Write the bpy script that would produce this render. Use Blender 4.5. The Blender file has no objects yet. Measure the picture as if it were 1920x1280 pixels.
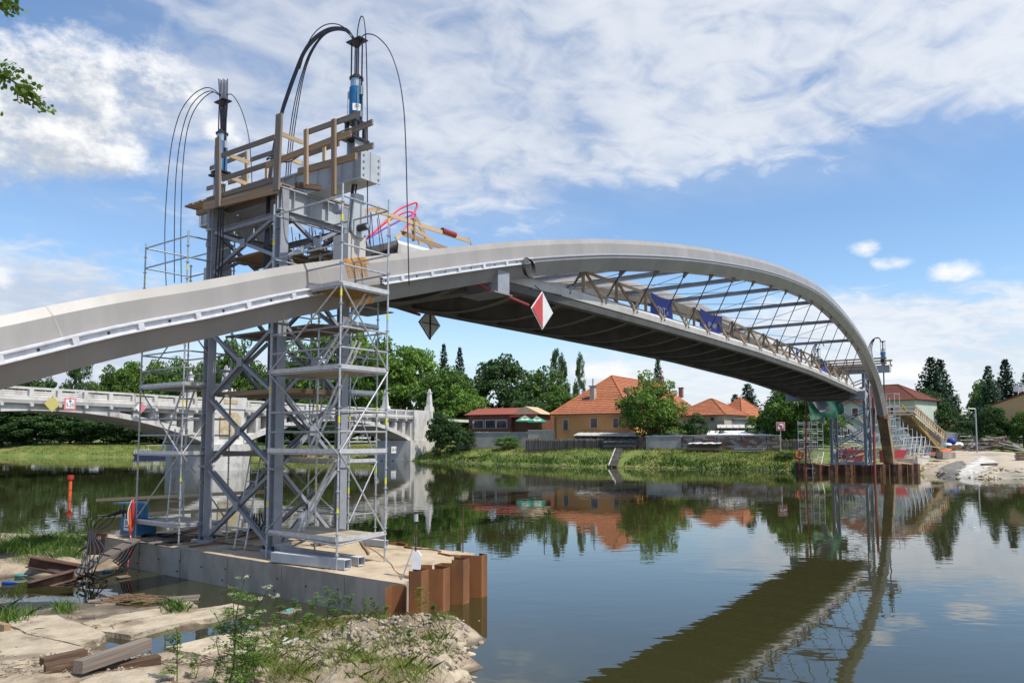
import bpy, math, random
import numpy as np
from mathutils import Vector, Matrix, noise as mnoise
random.seed(7); np.random.seed(7)
scene = bpy.context.scene
COL = scene.collection
# ------------------------------------------------------------------ camera
FPX, CU, CV, YH, CZ = 1400.0, 960.0, 720.0, 822.0, 3.9
PITCH = math.atan((YH - CV) / FPX)
cam = bpy.data.cameras.new('camera'); cam_o = bpy.data.objects.new('camera', cam); COL.objects.link(cam_o)
cam.sensor_fit = 'HORIZONTAL'; cam.sensor_width = 36.0; cam.lens = 36.0 * FPX / 1920.0
cam.shift_y = 80.0 / 1920.0; cam.clip_start = 0.1; cam.clip_end = 6000
cam_o.location = (0, 0, CZ); cam_o.rotation_euler = (math.radians(90) + PITCH, 0, 0)
scene.camera = cam_o
# ------------------------------------------------------------------ view and light
vs = scene.view_settings
vs.view_transform = 'Standard'; vs.look = 'None'; vs.gamma = 1.0; vs.use_curve_mapping = False; vs.exposure = 0.3
SUN_DIR = Vector((0.81, -0.58, 1.60)).normalized()          # towards the sun
SUN_EL = math.asin(SUN_DIR.z); SUN_AZ = math.atan2(SUN_DIR.x, SUN_DIR.y)
sun = bpy.data.lights.new('sun', 'SUN'); sun.energy = 3.9; sun.angle = math.radians(0.6); sun.color = (1.0, 0.95, 0.87)
sun_o = bpy.data.objects.new('sun', sun); COL.objects.link(sun_o)
sun_o.rotation_euler = SUN_DIR.to_track_quat('Z', 'Y').to_euler(); sun_o.location = (40, -20, 60)
# ------------------------------------------------------------------ node expression helper
class E:
    nt = None
    def __init__(s, sock): s.s = sock
    @staticmethod
    def m(op, *a, clamp=False):
        n = E.nt.nodes.new('ShaderNodeMath'); n.operation = op; n.use_clamp = clamp
        for i, x in enumerate(a):
            if isinstance(x, E): E.nt.links.new(x.s, n.inputs[i])
            else: n.inputs[i].default_value = x
        return E(n.outputs[0])
    def __add__(s, o): return E.m('ADD', s, o)
    __radd__ = __add__
    def __mul__(s, o): return E.m('MULTIPLY', s, o)
    __rmul__ = __mul__
    def __sub__(s, o): return E.m('SUBTRACT', s, o)
    def __rsub__(s, o): return E.m('SUBTRACT', o, s)
    def __truediv__(s, o): return E.m('DIVIDE', s, o)
def emax(a, b): return E.m('MAXIMUM', a, b)
def emin(a, b): return E.m('MINIMUM', a, b)
def sstep(x, lo, hi):
    n = E.nt.nodes.new('ShaderNodeMapRange'); n.interpolation_type = 'SMOOTHSTEP'
    E.nt.links.new(x.s, n.inputs[0])
    for i, q in ((1, lo), (2, hi)):
        if isinstance(q, E): E.nt.links.new(q.s, n.inputs[i])
        else: n.inputs[i].default_value = q
    n.inputs[3].default_value = 0; n.inputs[4].default_value = 1
    return E(n.outputs[0])
def comb(x, y, z=0.0):
    n = E.nt.nodes.new('ShaderNodeCombineXYZ')
    for i, q in enumerate((x, y, z)):
        if isinstance(q, E): E.nt.links.new(q.s, n.inputs[i])
        else: n.inputs[i].default_value = q
    return n.outputs[0]
def fbm(vec, scale, detail=8.0, rough=0.55, dist=0.0, w=None):
    n = E.nt.nodes.new('ShaderNodeTexNoise'); n.noise_dimensions = '3D'
    E.nt.links.new(vec, n.inputs['Vector'])
    n.inputs['Scale'].default_value = scale; n.inputs['Detail'].default_value = detail
    n.inputs['Roughness'].default_value = rough; n.inputs['Distortion'].default_value = dist
    return E(n.outputs['Fac'])
def mixc(fac, a, b):
    n = E.nt.nodes.new('ShaderNodeMix'); n.data_type = 'RGBA'
    if isinstance(fac, E): E.nt.links.new(fac.s, n.inputs[0])
    else: n.inputs[0].default_value = fac
    for i, q in ((6, a), (7, b)):
        if isinstance(q, (tuple, list)): n.inputs[i].default_value = (*q[:3], 1)
        else: E.nt.links.new(q.s if isinstance(q, E) else q, n.inputs[i])
    return n.outputs[2]
# ------------------------------------------------------------------ world: Nishita sky with procedural clouds
world = bpy.data.worlds.new('World'); scene.world = world; world.use_nodes = True
nt = world.node_tree; nt.nodes.clear(); E.nt = nt
sky = nt.nodes.new('ShaderNodeTexSky'); sky.sky_type = 'NISHITA'; sky.sun_disc = False
sky.sun_elevation = SUN_EL; sky.sun_rotation = SUN_AZ; sky.air_density = 1.0; sky.dust_density = 0.6; sky.ozone_density = 2.0; sky.altitude = 200
tc = nt.nodes.new('ShaderNodeTexCoord'); sep = nt.nodes.new('ShaderNodeSeparateXYZ'); nt.links.new(tc.outputs['Generated'], sep.inputs[0])
X, Y, Z = E(sep.outputs[0]), E(sep.outputs[1]), E(sep.outputs[2])
AZ = E.m('ARCTAN2', X, Y); EL = E.m('ARCSINE', Z)
def skp(u, v):
    a = math.atan((u - CU) / FPX)
    return a, math.atan((YH - v) / FPX * math.cos(a))
zz = emax(Z, 0.0) + 0.16
plane = comb(X / zz, Y / zz, 0.0)
# streaky high cloud: plane coordinates turned so that streaks run towards the upper right of the picture
rx = (X * 0.80 + Y * 0.60) / zz; ry = (Y * 0.80 - X * 0.60) / zz
streak = comb(rx * 0.55, ry * 1.5, 0.3)
n1 = fbm(streak, 1.25, 7, 0.60, 0.5)
n2 = fbm(plane, 9.0, 5, 0.55, 0.6)
n3 = fbm(comb(AZ * 1.0, EL * 2.2, 1.7), 3.2, 4, 0.58, 0.4)
line = EL - (0.258 + 0.085 * (AZ + 0.078)) + (n3 - 0.5) * 0.16
band = sstep(line, -0.04, 0.08) * sstep(AZ + (n3 - 0.5) * 0.25, -0.72, -0.30)
veil_r = sstep(AZ, 0.10, 0.40) * (1.0 - sstep(EL + (n3 - 0.5) * 0.05, 0.140, 0.205))
veil_l = (1.0 - sstep(AZ, -0.54, -0.22)) * (1.0 - sstep(EL + (n3 - 0.5) * 0.15, 0.15, 0.28))
veil_m = (1.0 - sstep(EL + (n3 - 0.5) * 0.10, 0.075, 0.165)) * 0.9
cov = emax(emax(band * 0.70, veil_r * 0.70), emax(veil_l * 0.78, veil_m * 0.66)) + 0.14
nn = n1 * 0.56 + n2 * 0.44
high = sstep(nn, 0.70 - cov * 0.56, 1.0 - cov * 0.56)
high = emax(high * 0.90, band * 0.42 * sstep(n1, 0.2, 0.6))
# cumulus heaps
BL = [(150, 140, 205, 66), (265, 140, 95, 58), (30, 130, 120, 60), (338, 175, 42, 42), (70, 232, 190, 60),
      (-60, 190, 160, 100), (190, 275, 80, 36), (225, 300, 30, 16), (402, 232, 44, 26),
      (1636, 459, 30, 15), (1682, 488, 40, 13), (1806, 502, 56, 20), (1130, 694, 62, 18), (-40, 505, 60, 26), (1690, 694, 70, 18)]
cn = lambda a, e: fbm(comb(a, e * 1.3, 0.0), 8.0, 4, 0.55) * 0.52 + fbm(comb(a, e * 1.5, 3.0), 30.0, 6, 0.66) * 0.48
def heap(a, e):
    d = None
    for (u, v, ru, rv) in BL:
        a0, e0 = skp(u, v); sa = ru / FPX * math.cos(a0) ** 2; se = rv / FPX
        k = 1.0 if ru > 70 else 0.75
        q = k - E.m('POWER', (a - a0) / sa, 2.0) - E.m('POWER', (e - e0) / se, 2.0)
        d = q if d is None else E.m('SMOOTH_MAX', d, q, 0.5)
    c_ = cn(a, e)
    return emax(d, -2.2) + (c_ - 0.5) * 6.5, c_
h0, c0_ = heap(AZ, EL); h1, c1_ = heap(AZ + 0.014, EL + 0.024)
calpha = sstep(h0, -0.7, 1.3) * 0.97
shade = sstep((h0 - h1) + 0.8 * (c0_ - 0.5), -0.7, 1.3)
ccol = mixc(shade, (3.2, 3.45, 3.8), (5.6, 5.6, 5.6))
hcol = mixc(sstep(n1 * 0.7 + n2 * 0.3 + (AZ * 0.14), 0.34, 0.66), (3.05, 3.4, 4.1), (4.75, 4.95, 5.25))
hs = nt.nodes.new('ShaderNodeHueSaturation'); hs.inputs['Saturation'].default_value = 1.12; hs.inputs['Value'].default_value = 1.0; nt.links.new(sky.outputs[0], hs.inputs['Color'])
hz = (1.0 - sstep(EL, -0.02, 0.20)) * 0.55
c = mixc(hz, hs.outputs[0], (4.2, 4.65, 5.15))
c = mixc(high, c, hcol)
c = mixc(calpha, c, ccol)
bg = nt.nodes.new('ShaderNodeBackground'); bg.inputs[1].default_value = 0.15
nt.links.new(c, bg.inputs[0])
wo = nt.nodes.new('ShaderNodeOutputWorld'); nt.links.new(bg.outputs[0], wo.inputs[0])
world.cycles.sampling_method = 'MANUAL'; world.cycles.sample_map_resolution = 512
scene.cycles.use_denoising = True
scene.cycles.max_bounces = 8; scene.cycles.transparent_max_bounces = 12
# ------------------------------------------------------------------ geometry helpers
def ray(u, v):
    xc = (u - CU) / FPX; yc = (CV - v) / FPX
    cp, sp = math.cos(PITCH), math.sin(PITCH)
    return Vector((xc, cp - yc * sp, sp + yc * cp))
CAM = Vector((0, 0, CZ))
def W(u, v, Y):                       # point seen at picture position (u, v) at depth Y
    d = ray(u, v); return CAM + d * (Y / d.y)
def Wz(u, v, z):                      # ... on the level plane z
    d = ray(u, v); return CAM + d * ((z - CZ) / d.z)
def Wp(u, v, p0, n):
    d = ray(u, v); return CAM + d * ((Vector(p0) - CAM).dot(n) / d.dot(n))
TH = math.radians(36.7)
BA = Vector((math.sin(TH), math.cos(TH), 0)); BR = Vector((math.cos(TH), -math.sin(TH), 0)); BT = Vector((-7.0, 22.2, 0)); UP = Vector((0, 0, 1))
def BF(s, q, z): return BT + BA * s + BR * q + UP * z
def Ps(u, v, s0): return Wp(u, v, BT + BA * s0, BA)
def Pq(u, v, q0): return Wp(u, v, BT + BR * q0, BR)
def sq(p): d = Vector(p) - BT; return d.dot(BA), d.dot(BR)

MWD = {}
def _link(o, M, parent):
    COL.objects.link(o)
    MWD[o.name] = M.copy()
    if parent is not None:
        o.parent = parent; o.matrix_parent_inverse = MWD[parent.name].inverted()
    o.matrix_basis = M
    return o
def thing(name, label, cat, loc, group=None):
    o = bpy.data.objects.new(name, None); o.empty_display_size = 0.2
    _link(o, Matrix.Translation(Vector(loc)), None)
    o['label'] = label; o['category'] = cat
    if group: o['group'] = group
    return o
def tag(o, label, cat, group=None):
    o['label'] = label; o['category'] = cat
    if group: o['group'] = group
    return o
def kind(o, k): o['kind'] = k; return o
_mc = {}
def _mesh(key, v, f, mat, smooth=False):
    k = (key, mat.name)
    if k not in _mc:
        me = bpy.data.meshes.new(key); me.from_pydata(v, [], f); me.materials.append(mat)
        if smooth:
            for p in me.polygons: p.use_smooth = True
        _mc[k] = me
    return _mc[k]
_bv = [(x, y, z) for x in (-.5, .5) for y in (-.5, .5) for z in (-.5, .5)]
_bf = [(0, 1, 3, 2), (4, 6, 7, 5), (0, 4, 5, 1), (2, 3, 7, 6), (0, 2, 6, 4), (1, 5, 7, 3)]
def frame(p0, p1, up=UP):
    p0, p1 = Vector(p0), Vector(p1); x = (p1 - p0); L = x.length or 1e-6; x = x / L
    up = Vector(up)
    if abs(x.dot(up.normalized())) > 0.995: up = BR if abs(x.dot(BR)) < .9 else BA
    y = up.cross(x).normalized(); z = x.cross(y)
    return (p0 + p1) / 2, x, y, z, L
def MX(c, x, y, z, sx, sy, sz):
    M = Matrix.Identity(4)
    for i in range(3):
        M[i][0] = x[i] * sx; M[i][1] = y[i] * sy; M[i][2] = z[i] * sz; M[i][3] = c[i]
    return M
def piece(name, mat, p0, p1, w, h, parent=None, up=UP):     # straight squared timber / plate: long axis p0-p1, width w, height h
    c, x, y, z, L = frame(p0, p1, up)
    o = bpy.data.objects.new(name, _mesh('squared', _bv, _bf, mat))
    return _link(o, MX(c, x, y, z, L, w, h), parent)
def _cyl(n):
    v = []
    for s in (-.5, .5):
        for i in range(n):
            a = 2 * math.pi * i / n; v.append((s, math.cos(a), math.sin(a)))
    f = [(i, (i + 1) % n, n + (i + 1) % n, n + i) for i in range(n)] + [tuple(range(n))[::-1], tuple(range(n, 2 * n))]
    return v, f
def rod(name, mat, p0, p1, r, parent=None, n=8, r2=None):
    c, x, y, z, L = frame(p0, p1)
    v, f = _cyl(n)
    me = _mesh('round%d' % n, v, f, mat)
    o = bpy.data.objects.new(name, me)
    return _link(o, MX(c, x, y, z, L, r, r2 or r), parent)
def _H(tf, tw):
    ys = .5; a = .5 - tf; b = tw / 2
    prof = [(-ys, -.5), (ys, -.5), (ys, -a), (b, -a), (b, a), (ys, a), (ys, .5), (-ys, .5), (-ys, a), (-b, a), (-b, -a), (-ys, -a)]
    n = 12; v = [(-.5, y, z) for y, z in prof] + [(.5, y, z) for y, z in prof]
    f = [(i, (i + 1) % n, n + (i + 1) % n, n + i) for i in range(n)]
    for o in (0, n):
        f += [(o + 0, o + 1, o + 2, o + 11), (o + 3, o + 4, o + 9, o + 10), (o + 5, o + 6, o + 7, o + 8), (o+2, o+3, o+10, o+11), (o+4,o+5,o+8,o+9)]
    return v, f
def hbeam(name, mat, p0, p1, w, h, parent=None, up=UP, tf=.08, tw=.1):
    c, x, y, z, L = frame(p0, p1, up)
    v, f = _H(tf, tw)
    o = bpy.data.objects.new(name, _mesh('hsec%g_%g' % (tf, tw), v, f, mat))
    return _link(o, MX(c, x, y, z, L, w, h), parent)
class MB:
    def __init__(s): s.v = []; s.f = []
    def add(s, v, f):
        b = len(s.v); s.v += [tuple(p) for p in v]; s.f += [tuple(b + i for i in q) for q in f]
    def box(s, p0, p1, w, h, up=UP):
        c, x, y, z, L = frame(p0, p1, up)
        s.add([c + x * (a * L) + y * (b * w) + z * (d * h) for a, b, d in _bv], _bf)
    def abox(s, lo, hi):
        s.add([(lo[0] if a < 0 else hi[0], lo[1] if b < 0 else hi[1], lo[2] if d < 0 else hi[2]) for a, b, d in _bv], _bf)
    def prism(s, poly, ext):
        ext = Vector(ext); n = len(poly); P = [Vector(p) for p in poly]
        s.add(P + [p + ext for p in P], [tuple(range(n))[::-1], tuple(range(n, 2 * n))] + [(i, (i + 1) % n, n + (i + 1) % n, n + i) for i in range(n)])
    def cyl(s, p0, p1, r, n=8, r1=None):
        c, x, y, z, L = frame(p0, p1); r1 = r if r1 is None else r1
        v = []
        for p, rr in ((Vector(p0), r), (Vector(p1), r1)):
            for i in range(n):
                a = 2 * math.pi * i / n; v.append(p + y * (math.cos(a) * rr) + z * (math.sin(a) * rr))
        s.add(v, [(i, (i + 1) % n, n + (i + 1) % n, n + i) for i in range(n)] + [tuple(range(n))[::-1], tuple(range(n, 2 * n))])
    def tube(s, pts, r, n=6, cap=True):
        P = [Vector(p) for p in pts]; m = len(P); rs = r if isinstance(r, (list, tuple)) else [r] * m
        ref = None; v = []
        for i in range(m):
            t = (P[min(i + 1, m - 1)] - P[max(i - 1, 0)]).normalized()
            if ref is None: ref = t.orthogonal().normalized()
            y = (ref - t * ref.dot(t)); y = y.normalized() if y.length > 1e-6 else t.orthogonal().normalized(); ref = y; z = t.cross(y)
            for k in range(n):
                a = 2 * math.pi * k / n; v.append(P[i] + y * (math.cos(a) * rs[i]) + z * (math.sin(a) * rs[i]))
        f = [(i * n + k, i * n + (k + 1) % n, (i + 1) * n + (k + 1) % n, (i + 1) * n + k) for i in range(m - 1) for k in range(n)]
        if cap: f += [tuple(range(n))[::-1], tuple(range((m - 1) * n, m * n))]
        s.add(v, f)
    def grid(s, rows):                       # rows of points -> quads
        n = len(rows[0]); v = [p for r in rows for p in r]
        s.add(v, [(i * n + k, i * n + k + 1, (i + 1) * n + k + 1, (i + 1) * n + k) for i in range(len(rows) - 1) for k in range(n - 1)])
    def obj(s, name, mat, parent=None, smooth=False, loc=None):
        if loc is None:
            if s.v: loc = Vector((sum(p[0] for p in s.v), sum(p[1] for p in s.v), 0)) / len(s.v); loc.z = min(p[2] for p in s.v)
            else: loc = Vector((0, 0, 0))
        loc = Vector(loc)
        me = bpy.data.meshes.new(name); me.from_pydata([(p[0] - loc.x, p[1] - loc.y, p[2] - loc.z) for p in s.v], [], s.f)
        me.materials.append(mat); me.update()
        if smooth:
            for p in me.polygons: p.use_smooth = True
        o = bpy.data.objects.new(name, me)
        return _link(o, Matrix.Translation(loc), parent)
def catmull(pts, m=6):
    P = [Vector(p) for p in pts]; out = []
    Q = [P[0] * 2 - P[1]] + P + [P[-1] * 2 - P[-2]]
    for i in range(1, len(Q) - 2):
        for k in range(m):
            t = k / m; a, b, c_, d = Q[i - 1], Q[i], Q[i + 1], Q[i + 2]
            out.append(0.5 * ((2 * b) + (c_ - a) * t + (2 * a - 5 * b + 4 * c_ - d) * t * t + (3 * b - a - 3 * c_ + d) * t ** 3))
    out.append(P[-1]); return out
def npmesh(name, verts, quads, mat, loc=(0, 0, 0), parent=None, smooth=False):
    me = bpy.data.meshes.new(name); k = quads.shape[1]
    me.vertices.add(len(verts)); me.vertices.foreach_set('co', np.asarray(verts, np.float32).ravel())
    me.loops.add(quads.size); me.loops.foreach_set('vertex_index', quads.astype(np.int32).ravel())
    me.polygons.add(len(quads)); me.polygons.foreach_set('loop_start', np.arange(0, quads.size, k, dtype=np.int32))
    me.update(calc_edges=True); me.validate()
    me.materials.append(mat)
    if smooth: me.polygons.foreach_set('use_smooth', np.ones(len(quads), bool))
    o = bpy.data.objects.new(name, me)
    return _link(o, Matrix.Translation(Vector(loc)), parent)
# ------------------------------------------------------------------ materials
def mat(name, col, col2=None, scale=2.0, rough=0.6, metal=0.0, bump=0.0, bscale=None, jitter=0.0, coord='pos', stretch=(1, 1, 1),
        detail=6, contrast=(0.35, 0.68), col3=None, scale3=0.4, con3=(0.5, 0.65), spec=0.5, rvar=0.0, dist=0.01, trans=0.0):
    m = bpy.data.materials.new(name); m.use_nodes = True; nt = m.node_tree; E.nt = nt
    b = nt.nodes['Principled BSDF']
    if coord == 'pos':
        g = nt.nodes.new('ShaderNodeNewGeometry'); vec = g.outputs['Position']
    else:
        g = nt.nodes.new('ShaderNodeTexCoord'); vec = g.outputs['Object']
    mp = nt.nodes.new('ShaderNodeMapping'); nt.links.new(vec, mp.inputs[0]); mp.inputs['Scale'].default_value = stretch
    oi = nt.nodes.new('ShaderNodeObjectInfo')
    if coord != 'pos':
        nt.links.new(comb(E(oi.outputs['Random']) * 37.0, E(oi.outputs['Random']) * 11.0, 0.0), mp.inputs['Location'])
    vec = mp.outputs[0]
    n = fbm(vec, scale, detail, 0.6)
    c = mixc(sstep(n, *contrast), col, col2 or tuple(x * 0.8 for x in col))
    if col3:
        n3 = fbm(vec, scale3, 5, 0.65)
        c = mixc(sstep(n3, *con3), c, col3)
    if jitter:
        hs = nt.nodes.new('ShaderNodeHueSaturation'); nt.links.new(c, hs.inputs['Color'])
        nt.links.new((E(oi.outputs['Random']) * (2 * jitter) + (1 - jitter)).s, hs.inputs['Value']); c = hs.outputs[0]
    nt.links.new(c, b.inputs['Base Color'])
    b.inputs['Metallic'].default_value = metal; b.inputs['Specular IOR Level'].default_value = spec
    if rvar: nt.links.new((fbm(vec, scale * 1.7, 4, 0.6) * (2 * rvar) + (rough - rvar)).s, b.inputs['Roughness'])
    else: b.inputs['Roughness'].default_value = rough
    if bump:
        bn = fbm(vec, bscale or scale * 3, 6, 0.6)
        bp = nt.nodes.new('ShaderNodeBump'); bp.inputs['Strength'].default_value = bump; bp.inputs['Distance'].default_value = dist
        nt.links.new(bn.s, bp.inputs['Height']); nt.links.new(bp.outputs[0], b.inputs['Normal'])
    if trans:                                  # thin leaf: part of the light comes through
        tr = nt.nodes.new('ShaderNodeBsdfTranslucent'); nt.links.new(c, tr.inputs[0])
        mx = nt.nodes.new('ShaderNodeMixShader'); mx.inputs[0].default_value = trans
        nt.links.new(b.outputs[0], mx.inputs[1]); nt.links.new(tr.outputs[0], mx.inputs[2])
        nt.links.new(mx.outputs[0], nt.nodes['Material Output'].inputs[0])
    return m
M = {}
M['rib'] = mat('rib_paint', (.285, .268, .255), (.25, .236, .225), 1.2, 0.40, spec=.5, bump=.05, bscale=3, col3=(.34, .325, .31), scale3=.5, con3=(.5, .75), stretch=(1, 1, .3), rvar=.08)
M['seam'] = mat('seam_paint', (.35, .335, .32), (.30, .285, .27), 3, .5)
M['ribwhite'] = mat('ledge_paint', (.60, .61, .64), (.48, .49, .52), 6, .5)
M['steelpaint'] = mat('grey_steel_paint', (.285, .30, .335), (.24, .255, .285), 3, .5, jitter=.08, rvar=.1, col3=(.27, .24, .21), scale3=1.3, con3=(.66, .74))
M['steellight'] = mat('light_grey_paint', (.43, .46, .49), (.36, .39, .42), 2, .45, rvar=.08, col3=(.30, .27, .24), scale3=1.1, con3=(.66, .8))
M['galv'] = mat('galvanised_steel', (.50, .52, .54), (.36, .37, .39), 14, .45, metal=.55, jitter=.15, rvar=.12)
M['alu'] = mat('ladder_aluminium', (.60, .60, .60), (.48, .46, .44), 9, .45, metal=.4, jitter=.1)
M['dark'] = mat('dark_steel', (.03, .032, .038), (.05, .045, .045), 4, .45, metal=.3)
M['cable'] = mat('strand_steel', (.035, .035, .05), (.06, .055, .06), 8, .5, metal=.3)
M['hose'] = mat('black_rubber', (.018, .018, .02), None, 4, .55)
M['blue'] = mat('jack_blue', (.02, .16, .34), (.015, .12, .27), 4, .35, jitter=.05)
M['silver'] = mat('machined_steel', (.5, .55, .57), (.4, .44, .46), 10, .3, metal=.7)
M['wood'] = mat('sawn_timber', (.37, .245, .135), (.21, .13, .07), 1.0, .75, coord='obj', stretch=(1.2, 7, 7), jitter=.22, bump=.2, bscale=3, dist=.01, col3=(.27, .22, .17), scale3=.8)
M['woodpale'] = mat('pale_timber', (.52, .39, .24), (.40, .28, .16), 1.0, .75, coord='obj', stretch=(1.2, 7, 7), jitter=.15)
M['woodgrey'] = mat('weathered_timber', (.26, .215, .175), (.15, .12, .10), 1.0, .8, coord='obj', stretch=(1.2, 7, 7), jitter=.25)
M['wooddark'] = mat('old_dark_timber', (.105, .06, .035), (.05, .03, .02), 1.0, .8, coord='obj', stretch=(1.0, 6, 6), jitter=.2, bump=.4, bscale=3, col3=(.22, .14, .08), scale3=1.2, con3=(.52, .7))
M['deckwood'] = mat('scaffold_board', (.42, .36, .28), (.29, .235, .175), 1.0, .8, coord='obj', stretch=(1.2, 7, 7), jitter=.15)
M['concrete'] = mat('pad_concrete', (.41, .37, .31), (.28, .25, .21), 1.6, .85, bump=.25, bscale=9, col3=(.18, .165, .145), scale3=.55, con3=(.56, .74), stretch=(1, 1, .55))
M['concpale'] = mat('deck_concrete', (.52, .50, .47), (.44, .42, .39), 1.5, .8, bump=.1, bscale=8, jitter=.05)
M['oldconc'] = mat('old_bridge_concrete', (.60, .585, .555), (.47, .455, .435), .9, .85, bump=.15, bscale=4, col3=(.27, .25, .23), scale3=.45, con3=(.54, .70), stretch=(1, 1, .5))
M['sandstone'] = mat('carved_sandstone', (.55, .45, .30), (.38, .30, .19), 1.6, .9, bump=.8, bscale=3, dist=.1)
M['sand'] = mat('pad_sand', (.50, .41, .29), (.37, .29, .20), 1.4, .95, bump=.6, bscale=12, dist=.02, col3=(.26, .19, .13), scale3=.7, con3=(.56, .72))
M['rust'] = mat('rusty_steel', (.235, .095, .03), (.12, .052, .026), 1.8, .85, bump=.3, bscale=12, jitter=.18, col3=(.33, .16, .05), scale3=.9, con3=(.5, .68), stretch=(1, 1, .35))
M['rustdark'] = mat('dark_rusty_steel', (.12, .055, .03), (.07, .035, .025), 2.5, .85, bump=.3, bscale=10, jitter=.2, col3=(.2, .12, .08), scale3=1.1)
M['orange'] = mat('orange_plastic', (.78, .14, .03), (.70, .11, .03), 3, .45)
M['red'] = mat('red_paint', (.50, .03, .025), (.42, .03, .03), 3, .5)
M['redpipe'] = mat('red_brown_pipe', (.26, .035, .035), (.2, .03, .03), 3, .5)
M['white'] = mat('white_paint', (.80, .80, .80), (.70, .70, .70), 3, .5)
M['black'] = mat('black_paint', (.02, .02, .02), None, 3, .5)
M['signred'] = mat('sign_red', (.52, .06, .05), (.46, .05, .05), 3, .45)
M['signgrey'] = mat('sign_grey', (.40, .42, .42), (.33, .35, .35), 3, .4)
M['signwhite'] = mat('sign_white', (.66, .68, .68), (.6, .62, .62), 3, .45)
M['yellow'] = mat('yellow_sign', (.55, .47, .16), (.5, .43, .14), 3, .5)
M['tape'] = mat('yellow_tape', (.72, .68, .05), None, 3, .5)
M['pink'] = mat('faded_pink', (.70, .20, .25), (.62, .18, .2), 3, .5)
M['bannerblue'] = mat('banner_blue', (.035, .05, .32), (.03, .04, .27), 3, .6)
M['cream'] = mat('cream_panel', (.58, .54, .47), (.5, .46, .4), 1, .7)
M['pvcred'] = mat('red_conduit', (.75, .03, .08), None, 3, .4)
M['pvcviolet'] = mat('violet_conduit', (.22, .05, .40), None, 3, .4)
M['rustystain'] = mat('ochre_stain', (.40, .20, .04), (.26, .12, .04), 6, .8)
M['ochreboard'] = mat('ochre_stained_board', (.36, .21, .05), (.22, .13, .05), 1.0, .8, coord='obj', stretch=(1.2, 7, 7), jitter=.2)
M['teal'] = mat('teal_plastic', (.05, .30, .30), None, 3, .4)
M['bluebottle'] = mat('blue_plastic', (.02, .10, .40), None, 3, .35)
# ------------------------------------------------------------------ water
wm = bpy.data.materials.new('river_water'); wm.use_nodes = True; E.nt = wm.node_tree; nt = wm.node_tree
b = nt.nodes['Principled BSDF']
g = nt.nodes.new('ShaderNodeNewGeometry')
b.inputs['Base Color'].default_value = (.034, .033, .012, 1); b.inputs['Roughness'].default_value = 0.012; b.inputs['IOR'].default_value = 1.50
mp = nt.nodes.new('ShaderNodeMapping'); nt.links.new(g.outputs['Position'], mp.inputs[0]); mp.inputs['Scale'].default_value = (.55, 1.0, 1.0)
mp.inputs['Rotation'].default_value = (0, 0, .25)
na = fbm(mp.outputs[0], 1.25, 2, .5, .4); nb = fbm(mp.outputs[0], 0.16, 3, .5)
hgt = na * sstep(nb, .28, .72) * 1.0 + fbm(mp.outputs[0], 4.2, 1, .5) * .12
bp = nt.nodes.new('ShaderNodeBump'); bp.inputs['Strength'].default_value = 1.0; bp.inputs['Distance'].default_value = .0075
nt.links.new(hgt.s, bp.inputs['Height']); nt.links.new(bp.outputs[0], b.inputs['Normal'])
mb = MB(); mb.add([(-900, -60, 0), (900, -60, 0), (900, 900, 0), (-900, 900, 0)], [(0, 1, 2, 3)])
kind(mb.obj('river_water', wm), 'structure')
# ------------------------------------------------------------------ far bank terrain (one sheet to the horizon)
def XY(u, v): p = Wz(u, v, 0.0); return (p.x, p.y)
BANK = [(-700, 380), (-300, 240), (-113, 165)] + [XY(*q) for q in ((250, 857), (480, 859), (690, 862), (800, 864.5), (890, 867.5), (1000, 872), (1150, 875.5), (1300, 878), (1462, 881.5), (1500, 884), (1600, 884.5), (1722, 886.5))] + \
       [XY(1780, 893), XY(1850, 896.5), XY(1935, 898), (62, 62), (95, 40), (170, 0), (500, -150)]
OFF = [-6, -1.2, 0, .5, 2, 4.5, 8, 12, 18, 30, 50, 90, 200, 700, 2500]
HG = [-1.5, -.5, -.04, .30, .75, 1.45, 2.2, 2.45, 2.6, 2.9, 3.3, 3.6, 3.8, 4, 4]
HY = [-1.5, -.5, -.04, .28, .45, .62, .85, 1.1, 1.4, 1.9, 2.5, 3.2, 3.8, 4, 4]
INL = Vector((.52, .854, 0))
def bank_pts():
    pts = [Vector((x, y, 0)) for x, y in BANK]; out = []
    for i in range(len(pts) - 1):
        L = (pts[i + 1] - pts[i]).length; m = max(1, min(24, int(L / 2.5)))
        for k in range(m): out.append((pts[i].lerp(pts[i + 1], k / m), i + k / m))
    out.append((pts[-1], len(pts) - 1)); return out
BP = bank_pts()
def yardw(i): return min(1, max(0, (i - 13.0) / 1.6))
def bh(i, o, x, y):
    w = yardw(i); h = np.interp(o, OFF, HG) * (1 - w) + np.interp(o, OFF, HY) * w
    if 0 < o < 60: h += .14 * mnoise.noise(Vector((x * .35, y * .35, 1))) * min(1, o / 2) + .05 * mnoise.noise(Vector((x * 1.4, y * 1.4, 4)))
    return float(h)
rows = []
for p, i in BP:
    sh = .6 * mnoise.noise(Vector((p.x * .12, p.y * .12, 0))) + .25 * mnoise.noise(Vector((p.x * .6, p.y * .6, 3)))
    rows.append([Vector((p.x + INL.x * (o + sh), p.y + INL.y * (o + sh), bh(i, o, p.x + INL.x * o, p.y + INL.y * o))) for o in OFF])
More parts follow.
